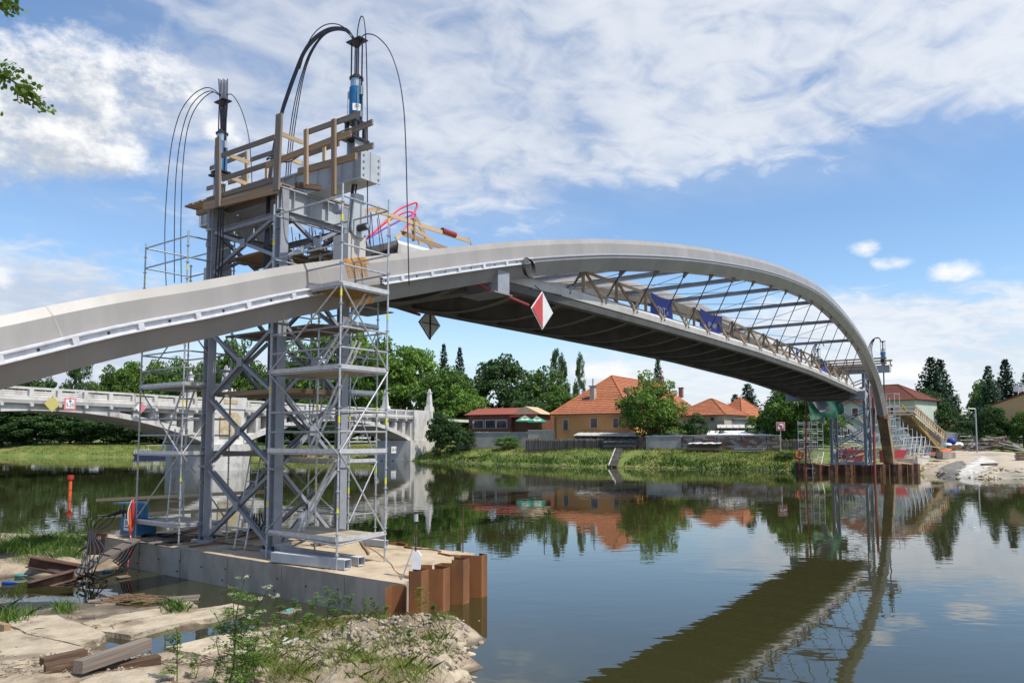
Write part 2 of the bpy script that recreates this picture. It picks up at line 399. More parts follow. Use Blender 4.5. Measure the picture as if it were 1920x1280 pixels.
def bankz(x, y):                      # ground height of the far bank at (x, y)
    best = None
    for k in range(len(BP) - 1):
        a, i0 = BP[k]; b_, i1 = BP[k + 1]; d = b_ - a
        den = d.x * INL.y - d.y * INL.x
        if abs(den) < 1e-9: continue
        t = ((x - a.x) * INL.y - (y - a.y) * INL.x) / den
        if -.001 <= t <= 1.001:
            q = a + d * t; o = (x - q.x) * INL.x + (y - q.y) * INL.y
            if best is None or abs(o) < abs(best[1]): best = (i0 + (i1 - i0) * t, o)
    if best is None: return 3.5
    w = yardw(best[0]); return float(np.interp(best[1], OFF, HG) * (1 - w) + np.interp(best[1], OFF, HY) * w)
M['grass'] = mat('bank_grass', (.13, .18, .032), (.085, .13, .025), .7, .95, bump=.8, bscale=3, dist=.15, col3=(.20, .20, .05), scale3=.22, con3=(.45, .65))
M['grassrough'] = mat('rough_grass', (.10, .15, .025), (.06, .09, .02), .7, .95, jitter=.1)
mb = MB(); mb.grid(rows)
kind(mb.obj('far_bank_ground', M['grass'], smooth=True), 'structure')
# sandy construction yard laid over the bank on the right
M['yard'] = mat('yard_sand', (.46, .39, .30), (.36, .30, .225), .5, .95, bump=.4, bscale=4, dist=.05, col3=(.24, .22, .19), scale3=.13, con3=(.55, .7))
def ground_patch(name, poly, m_, dz=.05, step=1.2):
    xs = [p[0] for p in poly]; ys = [p[1] for p in poly]; mb = MB(); nx = int((max(xs) - min(xs)) / step) + 2; ny = int((max(ys) - min(ys)) / step) + 2
    def inside(x, y):
        c = False; j = len(poly) - 1
        for i in range(len(poly)):
            if (poly[i][1] > y) != (poly[j][1] > y) and x < (poly[j][0] - poly[i][0]) * (y - poly[i][1]) / (poly[j][1] - poly[i][1]) + poly[i][0]: c = not c
            j = i
        return c
    idx = {}
    def vid(i, j):
        if (i, j) not in idx:
            x = min(xs) + i * step + .3 * step * mnoise.noise(Vector((i * 1.7, j * 1.3, 0))); y = min(ys) + j * step + .3 * step * mnoise.noise(Vector((i * 1.1, j * 1.9, 7)))
            idx[i, j] = len(mb.v); mb.v.append((x, y, bankz(x, y) + dz))
        return idx[i, j]
    for i in range(nx):
        for j in range(ny):
            if inside(min(xs) + (i + .5) * step, min(ys) + (j + .5) * step): mb.f.append((vid(i, j), vid(i + 1, j), vid(i + 1, j + 1), vid(i, j + 1)))
    return kind(mb.obj(name, m_, smooth=True), 'structure')
yp = [Wz(1735, 884, .8), Wz(1790, 886, .6), Wz(1870, 886, .6), Wz(1935, 888, .6), Wz(1990, 870, 1.2), Wz(1960, 848, 2.2), Wz(1860, 845, 2.2), Wz(1790, 844, 2.2), Wz(1700, 850, 2.0), Wz(1660, 858, 1.6), Wz(1690, 872, 1.0)]
ground_patch('sand_yard', [(p.x, p.y) for p in yp], M['yard'], .12)
# ------------------------------------------------------------------ near bank (foreground shore)
CP = [(60,1105,-.16),(150,1115,-.16),(250,1085,-.2),(330,1098,-.2),(230,1118,-.16),(400,1112,-.2),(470,1128,-.2),(535,1140,-.2),(600,1148,-.15),(300,1072,-.2),(400,1092,-.3),(480,1110,-.3),(570,1128,-.2),(200,1064,-.2),(20,1092,-.12),(110,1095,-.14),(520,1160,-.1),(440,1140,-.08),(350,1122,-.08),
      (40,1032,.55),(100,1020,.6),(30,1012,.5),(130,1040,.5),(0,1055,.3),(60,1062,.15),(150,1066,.05),(175,1040,.3),(90,1045,.4),(-60,1040,.6),(-80,1090,.2),(0,1005,.25),(60,1000,.15),(110,1003,.15),(30,990,-.1),(100,990,-.15),(-60,985,-.1),(-200,1000,.3),
      (60,1185,.13),(130,1180,.13),(180,1200,.12),(60,1230,.15),(0,1200,.14),(200,1163,.06),(300,1150,.07),(400,1148,.08),(350,1165,.08),(250,1160,.06),(60,1150,.05),(0,1145,.08),(130,1158,.05),(-100,1180,.2),(-100,1260,.3),
      (200,1215,-.05),(240,1203,-.05),(300,1190,-.06),(340,1205,-.05),(400,1175,-.06),(440,1168,-.06),(480,1160,-.05),(290,1215,-.03),
      (370,1212,.10),(450,1200,.13),(520,1190,.16),(560,1185,.16),(640,1168,.2),(400,1230,.15),(330,1235,.08),
      (700,1172,.40),(790,1160,.50),(820,1160,.30),(760,1195,.80),(690,1200,.72),(640,1222,.75),(590,1245,.75),(560,1225,.45),(820,1200,.45),(850,1225,.28),(845,1262,.15),(800,1250,.65),(700,1260,.85),(740,1280,.8),(640,1285,.8),
      (100,1275,.3),(220,1280,.5),(300,1275,.4),(400,1270,.4),(480,1260,.5),(520,1290,.6),(150,1250,.2),
      (950,1150,-.6),(920,1200,-.35),(905,1262,-.3),(1000,1250,-.9),(960,1080,-.8),(880,1170,-.15),(1000,1050,-1.2),(890,1290,-.2),(640,1060,-.6),(800,1060,-.6),(300,1000,-.8),(500,1000,-.8),(700,1000,-.9),(900,1010,-1.2),(860,1150,-.35),(1000,1150,-1)]
cpx = [Wz(u, v, z) for u, v, z in CP] + [Vector(p) for p in ((0, 0, 2.3), (-6, 2, 2.2), (-12, 3, 2.0), (4, 3, 1.3), (7, 6, -.8), (2.5, 7, .1), (-3, 7, 1.4), (-8, 7.5, 1.2), (-14, 8, 1.2), (1.5, 9.5, -.8), (-.4, 9.6, -.15), (.2, 10.6, -.5), (-.3, 11.2, -.3), (.8, 11.5, -.7), (.5, 8.5, -.2), (-20, 10, 1), (-20, 16, .6), (-20, 22, .4), (5, 12, -1.2), (-4, -8, 2.5), (8, -8, 2), (-15, -8, 2.4), (14, 0, -1), (-18, 26, -.6), (-12, 27, -.9), (-4, 26, -1.2))]
CPA = np.array([(p.x, p.y, p.z) for p in cpx])
def nearz(x, y):
    d2 = (CPA[:, 0] - x) ** 2 + (CPA[:, 1] - y) ** 2 + .04
    w = d2 ** -1.9
    return float((w * CPA[:, 2]).sum() / w.sum())
def nearzn(x, y):
    z = nearz(x, y)
    r = min(1, max(0, (z - .22) / .3))
    z += .035 * mnoise.noise(Vector((x * 1.3, y * 1.3, 0))) + .02 * mnoise.noise(Vector((x * 4, y * 4, 5))) + r * (.15 * mnoise.noise(Vector((x * 2.1, y * 2.1, 9))) + .10 * mnoise.noise(Vector((x * 5, y * 5, 2))) + .07 * abs(mnoise.noise(Vector((x * 11, y * 11, 3)))))
    return z
xs = np.concatenate([np.linspace(-40, -14, 14), np.linspace(-13.6, -5.6, 80), np.linspace(-5.5, 1.4, 140), np.linspace(1.8, 16, 14)]); ys = np.concatenate([np.linspace(-30, 8, 16), np.linspace(8.3, 17.5, 150), np.linspace(17.6, 24.5, 50), np.linspace(25, 30, 5)])
mb = MB(); mb.grid([[(x, y, nearzn(x, y)) for x in xs] for y in ys])
m_ = mat('shore_earth', (.42, .345, .25), (.29, .235, .165), 2.6, .95, bump=1.0, bscale=7, dist=.08, col3=(.22, .165, .11), scale3=.7, con3=(.47, .62))
E.nt = m_.node_tree; nt = m_.node_tree; b = nt.nodes['Principled BSDF']       # wet and dark near the water line
g = nt.nodes.new('ShaderNodeNewGeometry'); sp = nt.nodes.new('ShaderNodeSeparateXYZ'); nt.links.new(g.outputs['Position'], sp.inputs[0])
lk = b.inputs['Base Color'].links[0]; src = lk.from_socket
wet = 1.0 - sstep(E(sp.outputs[2]) + (fbm(g.outputs['Position'], 3, 4) - .5) * .12, .015, .10)
nt.links.new(mixc(wet, src, (.115, .085, .055)), b.inputs['Base Color'])
nt.links.new((.92 - wet * .5).s, b.inputs['Roughness'])
M['shore'] = m_
kind(mb.obj('near_bank_ground', m_, smooth=True), 'structure')
# ------------------------------------------------------------------ arch footbridge
fb = thing('arch_footbridge', 'long grey steel arch footbridge spanning the river with leaning ribs and thin hangers', 'footbridge', BF(36, 0, 0))
def ribq(z): return 3.2 + .42 * max(0.0, z - 10.5)
def ribpt(u, v):
    lo, hi = 8.0, 110.0; d = ray(u, v)
    p = None
    for _ in range(40):
        mid = (lo + hi) / 2; p = CAM + d * (mid / d.y); s, q = sq(p)
        # walking away from the camera the ray moves from right of the rib plane to left of it
        if q > ribq(p.z): lo = mid
        else: hi = mid
    return p
RPX = [(0,661),(120,632),(240,606),(390,580),(540,547),(702,524),(834,504.5),(972,487),(1097,480),(1160,480),(1285,486),(1419,508),(1490,533),(1532,555.5),(1570,592),(1592,619),(1609,643),(1619,661),(1637,702),(1648,741),(1655,775)]
RP = [ribpt(u, v) for u, v in RPX]
RSZ = [(*sq(p), p.z) for p in RP]                    # s, q, z along the rib
d0 = (Vector(RSZ[0]) - Vector(RSZ[2])).normalized()
RSZ = [tuple(Vector(RSZ[0]) + d0 * 9), tuple(Vector(RSZ[0]) + d0 * 4)] + RSZ
RC = catmull([Vector((a, b_, c_)) for a, b_, c_ in RSZ], 4)
for _ in range(3):
    RC = [RC[0]] + [(RC[i-1] + RC[i]*2 + RC[i+1]) / 4 for i in range(1, len(RC)-1)] + [RC[-1]]
SEC = [(.30, .64), (.43, .44), (.50, -.06), (.50, -.16), (.22, -.64)]
SEC = SEC + [(-x, y) for x, y in SEC[::-1]]
def ribframe(i, side):
    def w(k): a = RC[max(0, min(len(RC) - 1, k))]; return BF(a.x, a.y * side, a.z)
    p = w(i); t = (w(i + 1) - w(i - 1)).normalized(); x = (BR * side); x = (x - t * x.dot(t)).normalized(); n = x.cross(t)
    if n.z < 0: n = -n
    if abs(n.z) < .25 and n.dot(BA) < 0: pass
    return p, t, x, n
def rib(side):
    mb = MB(); rows = []
    for i in range(len(RC)):
        p, t, x, n = ribframe(i, side)
        rows.append([p + x * a + n * b_ for a, b_ in SEC])
    k = len(SEC); v = [q for r in rows for q in r]
    f = [(i * k + j, i * k + (j + 1) % k, (i + 1) * k + (j + 1) % k, (i + 1) * k + j) for i in range(len(rows) - 1) for j in range(k)]
    f += [tuple(range(k)), tuple(range((len(rows) - 1) * k, len(rows) * k))]
    mb.add(v, f); return mb.obj('arch_rib', M['rib'], fb)
rib1 = rib(1); rib2 = rib(-1)
# light ledge with clips along the near part of the outer corner
SS = [a.x for a in RC]
def rib_at(s, side, a, b_):
    i = int(np.searchsorted(SS, s)); i = max(1, min(len(RC) - 1, i)); t = (s - SS[i - 1]) / (SS[i] - SS[i - 1] + 1e-9)
    p0, _, x0, n0 = ribframe(i - 1, side); p1, _, x1, n1 = ribframe(i, side)
    return p0.lerp(p1, t) + x0.lerp(x1, t).normalized() * a + n0.lerp(n1, t).normalized() * b_
def s_of_u(u, v): return sq(ribpt(u, v))[0]
def ledge(sa, sb):
    mb = MB(); m = max(4, int((sb - sa) / .6)); rows = []
    prof = [(.495, .02), (.60, -.0), (.60, -.035), (.535, -.045), (.535, -.155), (.615, -.175), (.615, -.20), (.47, -.19)]
    for k in range(m + 1):
        s = sa + (sb - sa) * k / m; rows.append([rib_at(s, 1, a, b_) for a, b_ in prof])
    mb.grid(rows); return mb.obj('ledge_rail', M['ribwhite'], rib1)
s1 = s_of_u(605, 548); s2 = s_of_u(690, 524); s3 = s_of_u(975, 487)
ledge(RC[0].x + .5, s1); ledge(s2, s3)
k = 0; s = RC[0].x + .8
while s < s3:
    if not (s1 < s < s2):
        if k % 2 == 0: piece('ledge_clip', M['ribwhite'], rib_at(s, 1, .53, -.02), rib_at(s, 1, .53, -.17), .12, .14, rib1, up=BR)
        else: piece('ledge_bolt', M['dark'], rib_at(s, 1, .53, -.075), rib_at(s, 1, .53, -.125), .05, .03, rib1, up=BR)
    s += .62; k += 1
# dark seam along the outer corner of the middle part
mb = MB(); pr = []
for k in range(60):
    s = s3 + (72 - s3) * k / 59; pr.append([rib_at(s, 1, .496, .02), rib_at(s, 1, .535, -.02), rib_at(s, 1, .535, -.055), rib_at(s, 1, .49, -.075)])
mb.grid(pr); mb.obj('corner_plate', M['steelpaint'], rib1)
for sd, rb_ in ((1, rib1), (-1, rib2)):                 # weld seams between the rib segments
    s = RC[0].x + 3.2
    while s < 72:
        mb = MB(); o = .004
        ring = lambda s_: [rib_at(s_, sd, a + (o if a > 0 else -o), b_ + (o if b_ > 0 else -o)) for a, b_ in SEC] 
        A_r, B_r = ring(s), ring(s + .035); mb.grid([A_r + A_r[:1], B_r + B_r[:1]]); mb.obj('weld_seam', M['seam'], rb_); s += 6.1
# deck: height along s
DS = [-.5, 4, 10, 18, 26, 34, 41, 46, 51, 55, 59, 63, 67]; DZ = [9.75, 9.82, 9.87, 9.88, 9.86, 9.80, 9.62, 9.50, 9.28, 9.05, 8.85, 8.62, 8.40]
def dz(s): return float(np.interp(s, DS, DZ))
S_N, S_F = 1.9, 66.0
DW = 3.0
mb = MB(); rows = []
for k in range(66):
    s = S_N + (S_F - S_N) * k / 65; z = dz(s)
    prof = [(-DW, 0), (DW, 0), (DW, -.10), (DW - .32, -.17), (1.6, -.30), (-1.6, -.30), (-DW + .32, -.17), (-DW, -.10), (-DW, 0)]
    rows.append([BF(s, q, z + h) for q, h in prof])
mb.grid(rows)
mb.f.append(tuple(range(8))[::-1]); n0 = len(mb.v) - 9; mb.f.append(tuple(range(n0, n0 + 8)))
mb.obj('deck_slab', M['concpale'], fb)
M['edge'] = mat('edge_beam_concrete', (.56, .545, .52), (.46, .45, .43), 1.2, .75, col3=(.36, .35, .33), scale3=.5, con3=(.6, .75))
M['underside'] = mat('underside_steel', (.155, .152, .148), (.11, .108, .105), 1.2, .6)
for sd in (1, -1):
    mb = MB(); rows = []
    for k in range(66):
        s = S_N + .003 + (S_F - S_N) * k / 65; z = dz(s)
        prof = [(DW - .42, .012), (DW + .04, .012), (DW + .10, -.10), (DW + .06, -.36), (DW - .02, -.38), (DW - .35, -.33), (DW - .42, .012)]
        rows.append([BF(s, q * sd, z + h) for q, h in prof])
    mb.grid(rows); mb.obj('edge_beam', M['edge'], fb)
    mb = MB(); rows = []
    for k in range(66):
        s = S_N + .003 + (S_F - S_N) * k / 65; z = dz(s) - .40
        prof = [(DW - .03, .018), (DW + .03, 0), (DW - .05, -.24), (DW - .2, -.3), (DW - .3, -.02), (DW - .03, .018)]
        rows.append([BF(s, q * sd, z + h) for q, h in prof])
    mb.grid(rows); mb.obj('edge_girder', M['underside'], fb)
# bottom plate and cross beams (curved, deepest at mid width)
mb = MB(); rows = []
for k in range(40):
    s = S_N + (S_F - S_N) * k / 39; rows.append([BF(s, q, dz(s) - .32) for q in (-2.7, -1, 1, 2.7)])
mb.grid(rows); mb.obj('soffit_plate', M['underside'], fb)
M['flange'] = mat('flange_grey', (.20, .195, .185), (.16, .155, .15), 2, .6)
def crossbeam(s):
    z = dz(s) - .33; mb = MB(); n = 12; w = .02
    prof = [(q, -.20 - .42 * (1 - (abs(q) / 2.75) ** 2)) for q in np.linspace(-2.75, 2.75, n)]
    mb.prism([BF(s - w, -2.75, z - .01)] + [BF(s - w, q, z + h) for q, h in prof] + [BF(s - w, 2.75, z - .01)], BA * (2 * w))
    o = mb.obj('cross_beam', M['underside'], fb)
    mb = MB(); mb.grid([[BF(s - .16, q, z + h - .012) for q, h in prof], [BF(s + .16, q, z + h - .012) for q, h in prof], [BF(s + .16, q, z + h - .03) for q, h in prof], [BF(s - .16, q, z + h - .03) for q, h in prof], [BF(s - .16, q, z + h - .012) for q, h in prof]])
    mb.obj('flange', M['flange'], o)
HU = [1055, 1127, 1193, 1243, 1285, 1330, 1365, 1397.5, 1427, 1454, 1479, 1500.6, 1519, 1538, 1555, 1570]
def dedge(u):
    lo, hi = 5, 75
    for _ in range(40):
        m_ = (lo + hi) / 2; p = BF(m_, DW, dz(m_)); dp = p - CAM
        dep = dp.y * math.cos(PITCH) + dp.z * math.sin(PITCH); uu = CU + FPX * dp.x / dep
        if uu < u: lo = m_
        else: hi = m_
    return lo
HS0 = [dedge(u) for u in HU]
hp = (HS0[-2] - HS0[3]) / 11.0
HS = [HS0[3] + hp * (k - 3) for k in range(17)]
HS = [s for s in HS if s < 64.5]
for s in [HS[0] - hp, HS[0] - 2 * hp, HS[0] - 3 * hp] + HS + [HS[-1] + hp * .8]:
    if S_N + .5 < s < S_F: crossbeam(s)
for s in HS:
    for sd in (1, -1):
        p1 = rib_at(s + .15, sd, .05 if sd > 0 else .05, -.60); p0 = BF(s, (DW + .02) * sd, dz(s) - .06)
        if p1.z - p0.z < .3: continue
        d = (p1 - p0); L = d.length; d = d / L
        h = rod('hanger', M['dark'], p0 + d * .05, p1 - d * .05, .028, fb, 6)
        mb = MB(); t = BA; mb.prism([p1 - t * .32 + d * .12, p1 + t * .32 + d * .12, p1 + t * .06 - d * .34, p1 - t * .06 - d * .34], BR * (.06 * sd)); mb.obj('top_gusset', M['underside'], h)
        mb = MB(); mb.cyl(p0 - d * .12, p0 + d * .22, .12, 8, .06); mb.obj('socket', M['steelpaint'], h)
        if sd > 0: piece('anchor_block', M['dark'], p0 - d * .22, p0 - d * .02, .2, .24, h)
# struts between the ribs and cross wires
ST = [s_of_u(u, v) for u, v in ((1213, 494), (1316, 506), (1419, 524), (1479, 549), (1529, 580), (1569, 610), (1598, 645))]
stp = [s - .5 for s in ST]
stp = [stp[0] - (stp[1] - stp[0]) * .8] + stp
for i, s in enumerate(stp):
    a = rib_at(s, 1, -.35, -.30); b_ = rib_at(s, -1, -.35, -.30)
    hbeam('rib_strut', M['steelpaint'], a, b_, .22, .24, fb)
    if i:
        s0 = stp[i - 1]
        rod('wind_wire', M['cable'], rib_at(s0, 1, -.3, -.45), rib_at(s, -1, -.3, -.45), .018, fb, 5); rod('wind_wire', M['cable'], rib_at(s0, -1, -.3, -.45), rib_at(s, 1, -.3, -.45), .018, fb, 5)
# corbels that carry the deck end on the ribs
for sd in (1, -1):
    for s in (s_of_u(925, 520), 62.5):
        c0 = rib_at(s, sd, -.1, -.3)
        z1 = c0.z - .02; zb_ = min(c0.z - .7, dz(s) - 1.0)
        mb = MB(); mb.prism([BF(s - .32, 2.3 * sd, zb_), BF(s + .32, 2.3 * sd, zb_), BF(s + .32, 2.3 * sd, zb_ + .75), BF(s - .32, 2.3 * sd, zb_ + .75)], BR * (1.35 * sd)); c_ = mb.obj('corbel', M['steelpaint'], fb)
        piece('corbel_flange', M['steelpaint'], BF(s - .5, 2.9 * sd, zb_ - .02), BF(s + .5, 2.9 * sd, zb_ - .02), 1.5, .035, c_)
# cross girder at deck ends
for s in (S_N + .6, s_of_u(925, 520), 62.5, S_F - .5):
    z = dz(s); mb = MB(); mb.prism([BF(s - .25, -2.9, z - .35), BF(s - .25, -2.5, z - .85), BF(s - .25, 2.5, z - .85), BF(s - .25, 2.9, z - .35)], BA * .5); mb.obj('end_girder', M['flange'], fb)
# ------------------------------------------------------------------ near lifting tower
PADZ = .80
def text_obj(name, txt, mat_, p, x, y, size, parent=None, align='CENTER', ext=.002):
    cu = bpy.data.curves.new(name, 'FONT'); cu.body = txt; cu.size = size; cu.align_x = align; cu.align_y = 'CENTER'; cu.extrude = ext
    tmp = bpy.data.objects.new('tmp_text', cu); COL.objects.link(tmp)
    me = bpy.data.meshes.new_from_object(tmp.evaluated_get(bpy.context.evaluated_depsgraph_get())); bpy.data.objects.remove(tmp); bpy.data.curves.remove(cu)
    me.materials.clear(); me.materials.append(mat_)
    x = Vector(x).normalized(); y = Vector(y).normalized(); z = x.cross(y)
    o = bpy.data.objects.new(name, me); return _link(o, MX(Vector(p), x, y, z, 1, 1, 1), parent)
CS, CQ = (-1.05, 1.2), (1.5, -1.9)
def lifting_tower(label, s0, zt, sgn=1, hi=True, zb=PADZ):
    """four columns with crossed braces, a girder pair and a cross girder; s0 = place along the bridge"""
    tw = thing('lifting_tower', label, 'lifting tower', BF(s0, -.2, zb), 'lifting towers')
    C = [(s, q) for s in CS for q in CQ]
    for s, q in C:
        c = hbeam('column', M['steelpaint'], BF(s0 + s, q, zb + .12), BF(s0 + s, q, zt), .26, .27, tw, up=BR, tf=.12, tw=.12)
        piece('base_plate', M['steelpaint'], BF(s0 + s - .27, q, zb + .07), BF(s0 + s + .27, q, zb + .07), .52, .13, c)
        for zz_ in (3.08, 7.1):
            piece('splice_flange', M['steelpaint'], BF(s0 + s - .17, q, zz_), BF(s0 + s + .17, q, zz_), .35, .06, c)
        if hi:
            for a in (-1, 1):
                for b_ in (-1, 1):
                    rod('anchor_bolt', M['dark'], BF(s0 + s + .2 * a, q + .19 * b_, zb + .13), BF(s0 + s + .2 * a, q + .19 * b_, zb + .24), .045, c, 6)
            for k in range(9): piece('stiffener', M['steelpaint'], BF(s0 + s, q - .115, 1.6 + k * 1.02), BF(s0 + s, q + .115, 1.6 + k * 1.02), .2, .02, c)
    zz_ = [(1.02, 2.95), (3.2, 5.05), (5.2, 7.0), (7.2, 8.95), (9.0, 10.15)]
    faces = [((CS[0], CQ[1]), (CS[0], CQ[0]), -BA), ((CS[0], CQ[0]), (CS[1], CQ[0]), BR), ((CS[1], CQ[1]), (CS[1], CQ[0]), BA), ((CS[0], CQ[1]), (CS[1], CQ[1]), -BR)]
    for (a, b_, nrm) in faces:
        for z0, z1 in zz_:
            if z1 > zt: continue
            A0 = BF(s0 + a[0], a[1], z0); A1 = BF(s0 + a[0], a[1], z1); B0 = BF(s0 + b_[0], b_[1], z0); B1 = BF(s0 + b_[0], b_[1], z1)
            e = (B0 - A0).normalized() * .2
            br = hbeam('brace', M['steelpaint'], A0 + e, B1 - e, .095, .11, tw, up=nrm, tf=.14, tw=.14)
            hbeam('brace', M['steelpaint'], A1 + e + nrm * .03, B0 - e + nrm * .03, .095, .11, tw, up=nrm, tf=.14, tw=.14)
            c = (A0 + B1) / 2; piece('gusset', M['steelpaint'], c + nrm * .11 - UP * .13, c + nrm * .11 + UP * .13, .24, .02, br, up=nrm)
        if hi: hbeam('top_tie', M['steelpaint'], BF(s0 + a[0], a[1], zt - .75) + nrm * .02, BF(s0 + b_[0], b_[1], zt - .75) + nrm * .02, .14, .16, tw)
    for q in CQ:
        g_ = hbeam('girder', M['steellight'], BF(s0 - 1.22, q, zt + .01 - .0 + .33 - .68), BF(s0 + 1.55, q, zt + .01 + .33 - .68), .30, .66, tw, tf=.05, tw=.08)
        for k in range(4):
            for o in (-1, 1): piece('stiffener', M['steellight'], BF(s0 - .75 + k * .6, q + .09 * o, zt - .62), BF(s0 - .75 + k * .6, q + .09 * o, zt - .06), .015, .12, g_, up=BR)
    cg = None
    mb = MB()
    for h0, h1 in ((0, .05), (.69, .74)): mb.prism([BF(s0 - .31, -3.9, zt + h0), BF(s0 + .33, -3.9, zt + h0), BF(s0 + .33, -3.9, zt + h1), BF(s0 - .31, -3.9, zt + h1)], BR * 7.8)
    for o in (-.22, .24): mb.prism([BF(s0 + o - .015, -3.9, zt + .05), BF(s0 + o + .015, -3.9, zt + .05), BF(s0 + o + .015, -3.9, zt + .69), BF(s0 + o - .015, -3.9, zt + .69)], BR * 7.8)
    cg = mb.obj('cross_girder', M['steellight'], tw)
    for k in range(15):
        q = -3.6 + k * .51; piece('stiffener', M['steellight'], BF(s0 - .27, q, zt + .055), BF(s0 - .27, q, zt + .685), .02, .075, cg, up=BA)
    for sd in (1, -1):
        ep = piece('end_plate', M['steellight'], BF(s0 + .01, 3.92 * sd, zt - .03), BF(s0 + .01, 3.92 * sd, zt + .77), .72, .035, cg, up=BR)
        if hi:
            for k in range(4):
                for o in (-.26, .28): rod('bolt', M['silver'], BF(s0 + o, 3.93 * sd, zt + .1 + k * .18), BF(s0 + o, 3.965 * sd, zt + .1 + k * .18), .033, ep, 6)
    return tw
ZT = 10.9
tower = lifting_tower('tall grey steel lifting tower with crossed braces standing on the near concrete pad', 0, ZT)
# ------------------------------------------------------------------ strand jacks
def zs(v, u=668, s=0.0): return Ps(u, v, s).z
def strand_jack(label, q, zv, s=0.0, hi=True):
    """zv: heights from pedestal bottom: [pedestal, flange, cage, cylinder, sleeve, head, rods top]"""
    z0, z1, z2, z3, z4, z5, z6 = zv
    jk = thing('strand_jack', label, 'strand jack', BF(s, q, z0), 'strand jacks')
    P = lambda ds, dq, z: BF(s + ds, q + dq, z)
    hbeam('pedestal', M['steellight'], P(0, 0, z0), P(0, 0, z1), .32, .34, jk, up=BR)
    piece('flange', M['dark'], P(-.3, 0, z1 + .03), P(.3, 0, z1 + .03), .5, .06, jk)
    for a in (-.17, .17):
        for b_ in (-.17, .17): piece('cage_post', M['dark'], P(a, b_, z1 + .06), P(a, b_, z2), .09, .09, jk)
    piece('cage_plate', M['dark'], P(-.23, 0, z2 + .0), P(.23, 0, z2 + .0), .46, .05, jk)
    rod('strand_core', M['cable'], P(0, 0, z1), P(0, 0, z2), .1, jk, 8)
    cy = rod('cylinder', M['blue'], P(0, 0, z2 + .03), P(0, 0, z3), .19, jk, 20)
    rod('sleeve', M['silver'], P(0, 0, z3 + .003), P(0, 0, z4), .165, jk, 16)
    rod('head_flange', M['dark'], P(0, 0, z4), P(0, 0, z4 + .05), .2, jk, 12)
    rod('anchor_head', M['dark'], P(0, 0, z4 + .05), P(0, 0, z5), .1, jk, 10)
    for o in (-.22, .22):
        rod('guide_rod', M['cable'], P(0, o, z2), P(0, o, z6), .022, jk, 6)
        piece('valve_block', M['steellight'], P(0, o, z3 - .25), P(0, o, z3 - .02), .1, .1, jk, up=BA)
        rod('oil_pipe', M['silver'], P(-.12, o * .95, z2 + .05), P(-.12, o * .95, z3 - .1), .012, jk, 5)
    for k in range(7):
        a = k * 2 * math.pi / 6; r = 0 if k == 6 else .055
        rod('strand', M['cable'], P(r * math.cos(a), r * math.sin(a), z5 - .05), P(r * math.cos(a), r * math.sin(a), z6 + .02), .014, jk, 5)
    mb = MB(); mb.prism([P(-.16, -.28, z6), P(.16, -.28, z6), P(.16, .28, z6), P(-.16, .28, z6)], UP * .03); mb.cyl(P(0, 0, z6 - .14), P(0, 0, z6), .07, 10, .16); mb.obj('guide_plate', M['dark'], jk)
    if hi:
        d = (-BA * .55 + BR * .83).normalized(); x = UP.cross(d).normalized()
        c = P(0, 0, (z2 * .62 + z3 * .38)) + d * .197
        pl = piece('name_plate', M['white'], c - x * .12, c + x * .12, .008, .20, jk, up=UP)
        text_obj('lettering', 'JDI', M['black'], c + d * .008 + UP * .03, x, UP, .105, pl)
    return jk
zj = [zs(v) for v in (304, 266, 231, 166, 150, 141, 80)]; zj[0] = ZT + .745
jack1 = strand_jack('blue strand jack with looping black strands above the bolted girder end', 3.3, zj)
zj2 = [ZT + .745] + [Ps(418, v, 0).z for v in (331, 322, 266, 252, 243, 192)]
jack2 = strand_jack('blue strand jack with straight flaring strands at the far end of the timber platform', -3.3, zj2, hi=False)
def strands(parent, curves, r, pl=0.0, n=5):
    for pts in curves:
        P = [Ps(u, v, (w[0] if w else pl)) for u, v, *w in pts]
        mb = MB(); mb.tube(catmull(P, 6), r, n); mb.obj('strand_tail', M['cable'], parent, smooth=True)
for k in range(6):
    o = (k - 2.5) * 1.1
    strands(jack1, [[(668 + o * .4, 80), (655 + o * .5, 60 + o), (636, 54 + o), (613, 57 + o), (590 + o, 73 + o * .6), (570 + o, 99), (553 + o, 140), (540 + o, 176), (528 + o * .9, 214), (516 + o, 270), (507 + o, 330, -.6), (502 + o, 410, -.9), (500 + o * 2, 500, -.9)]], .021)
for k in range(3):
    o = (k - 1) * 4
    strands(jack1, [[(667, 80), (645, 58), (612, 62 + o * .4), (585 + o * .5, 95), (568 + o * .6, 140), (555 + o, 200), (546 + o, 262), (540 + o, 330), (536 + o, 400), (533 + o * 1.5, 480)]], .016)
strands(jack1, [[(668, 80), (655, 60), (633, 46), (610, 47), (590, 62), (575, 88), (562, 130)],
                [(669, 80), (671, 55), (675, 36), (679, 31), (683, 40), (686, 75), (688, 150), (689, 260), (689, 360), (690, 420), (698, 480)],
                [(672, 80), (679, 69), (690, 64), (708, 70), (730, 95), (747, 142), (757, 205), (761, 280), (763, 360), (765, 450), (767, 535)]], .016)
q2 = -3.3
strands(jack2, [[(413, 178), (400, 168), (385, 165), (362, 178), (340, 207), (326, 250), (318, 300), (312, 370), (309, 450), (312, 545)],
                [(413, 180), (395, 171), (375, 180), (356, 203), (343, 240), (334, 290), (329, 350), (327, 430), (327, 530)],
                [(414, 181), (400, 173), (380, 186), (362, 212), (350, 250), (343, 310), (340, 380), (339, 450), (340, 530)],
                [(424, 178), (435, 178), (448, 196), (459, 225), (467, 262), (471, 310), (473, 370)]], .016, 0)
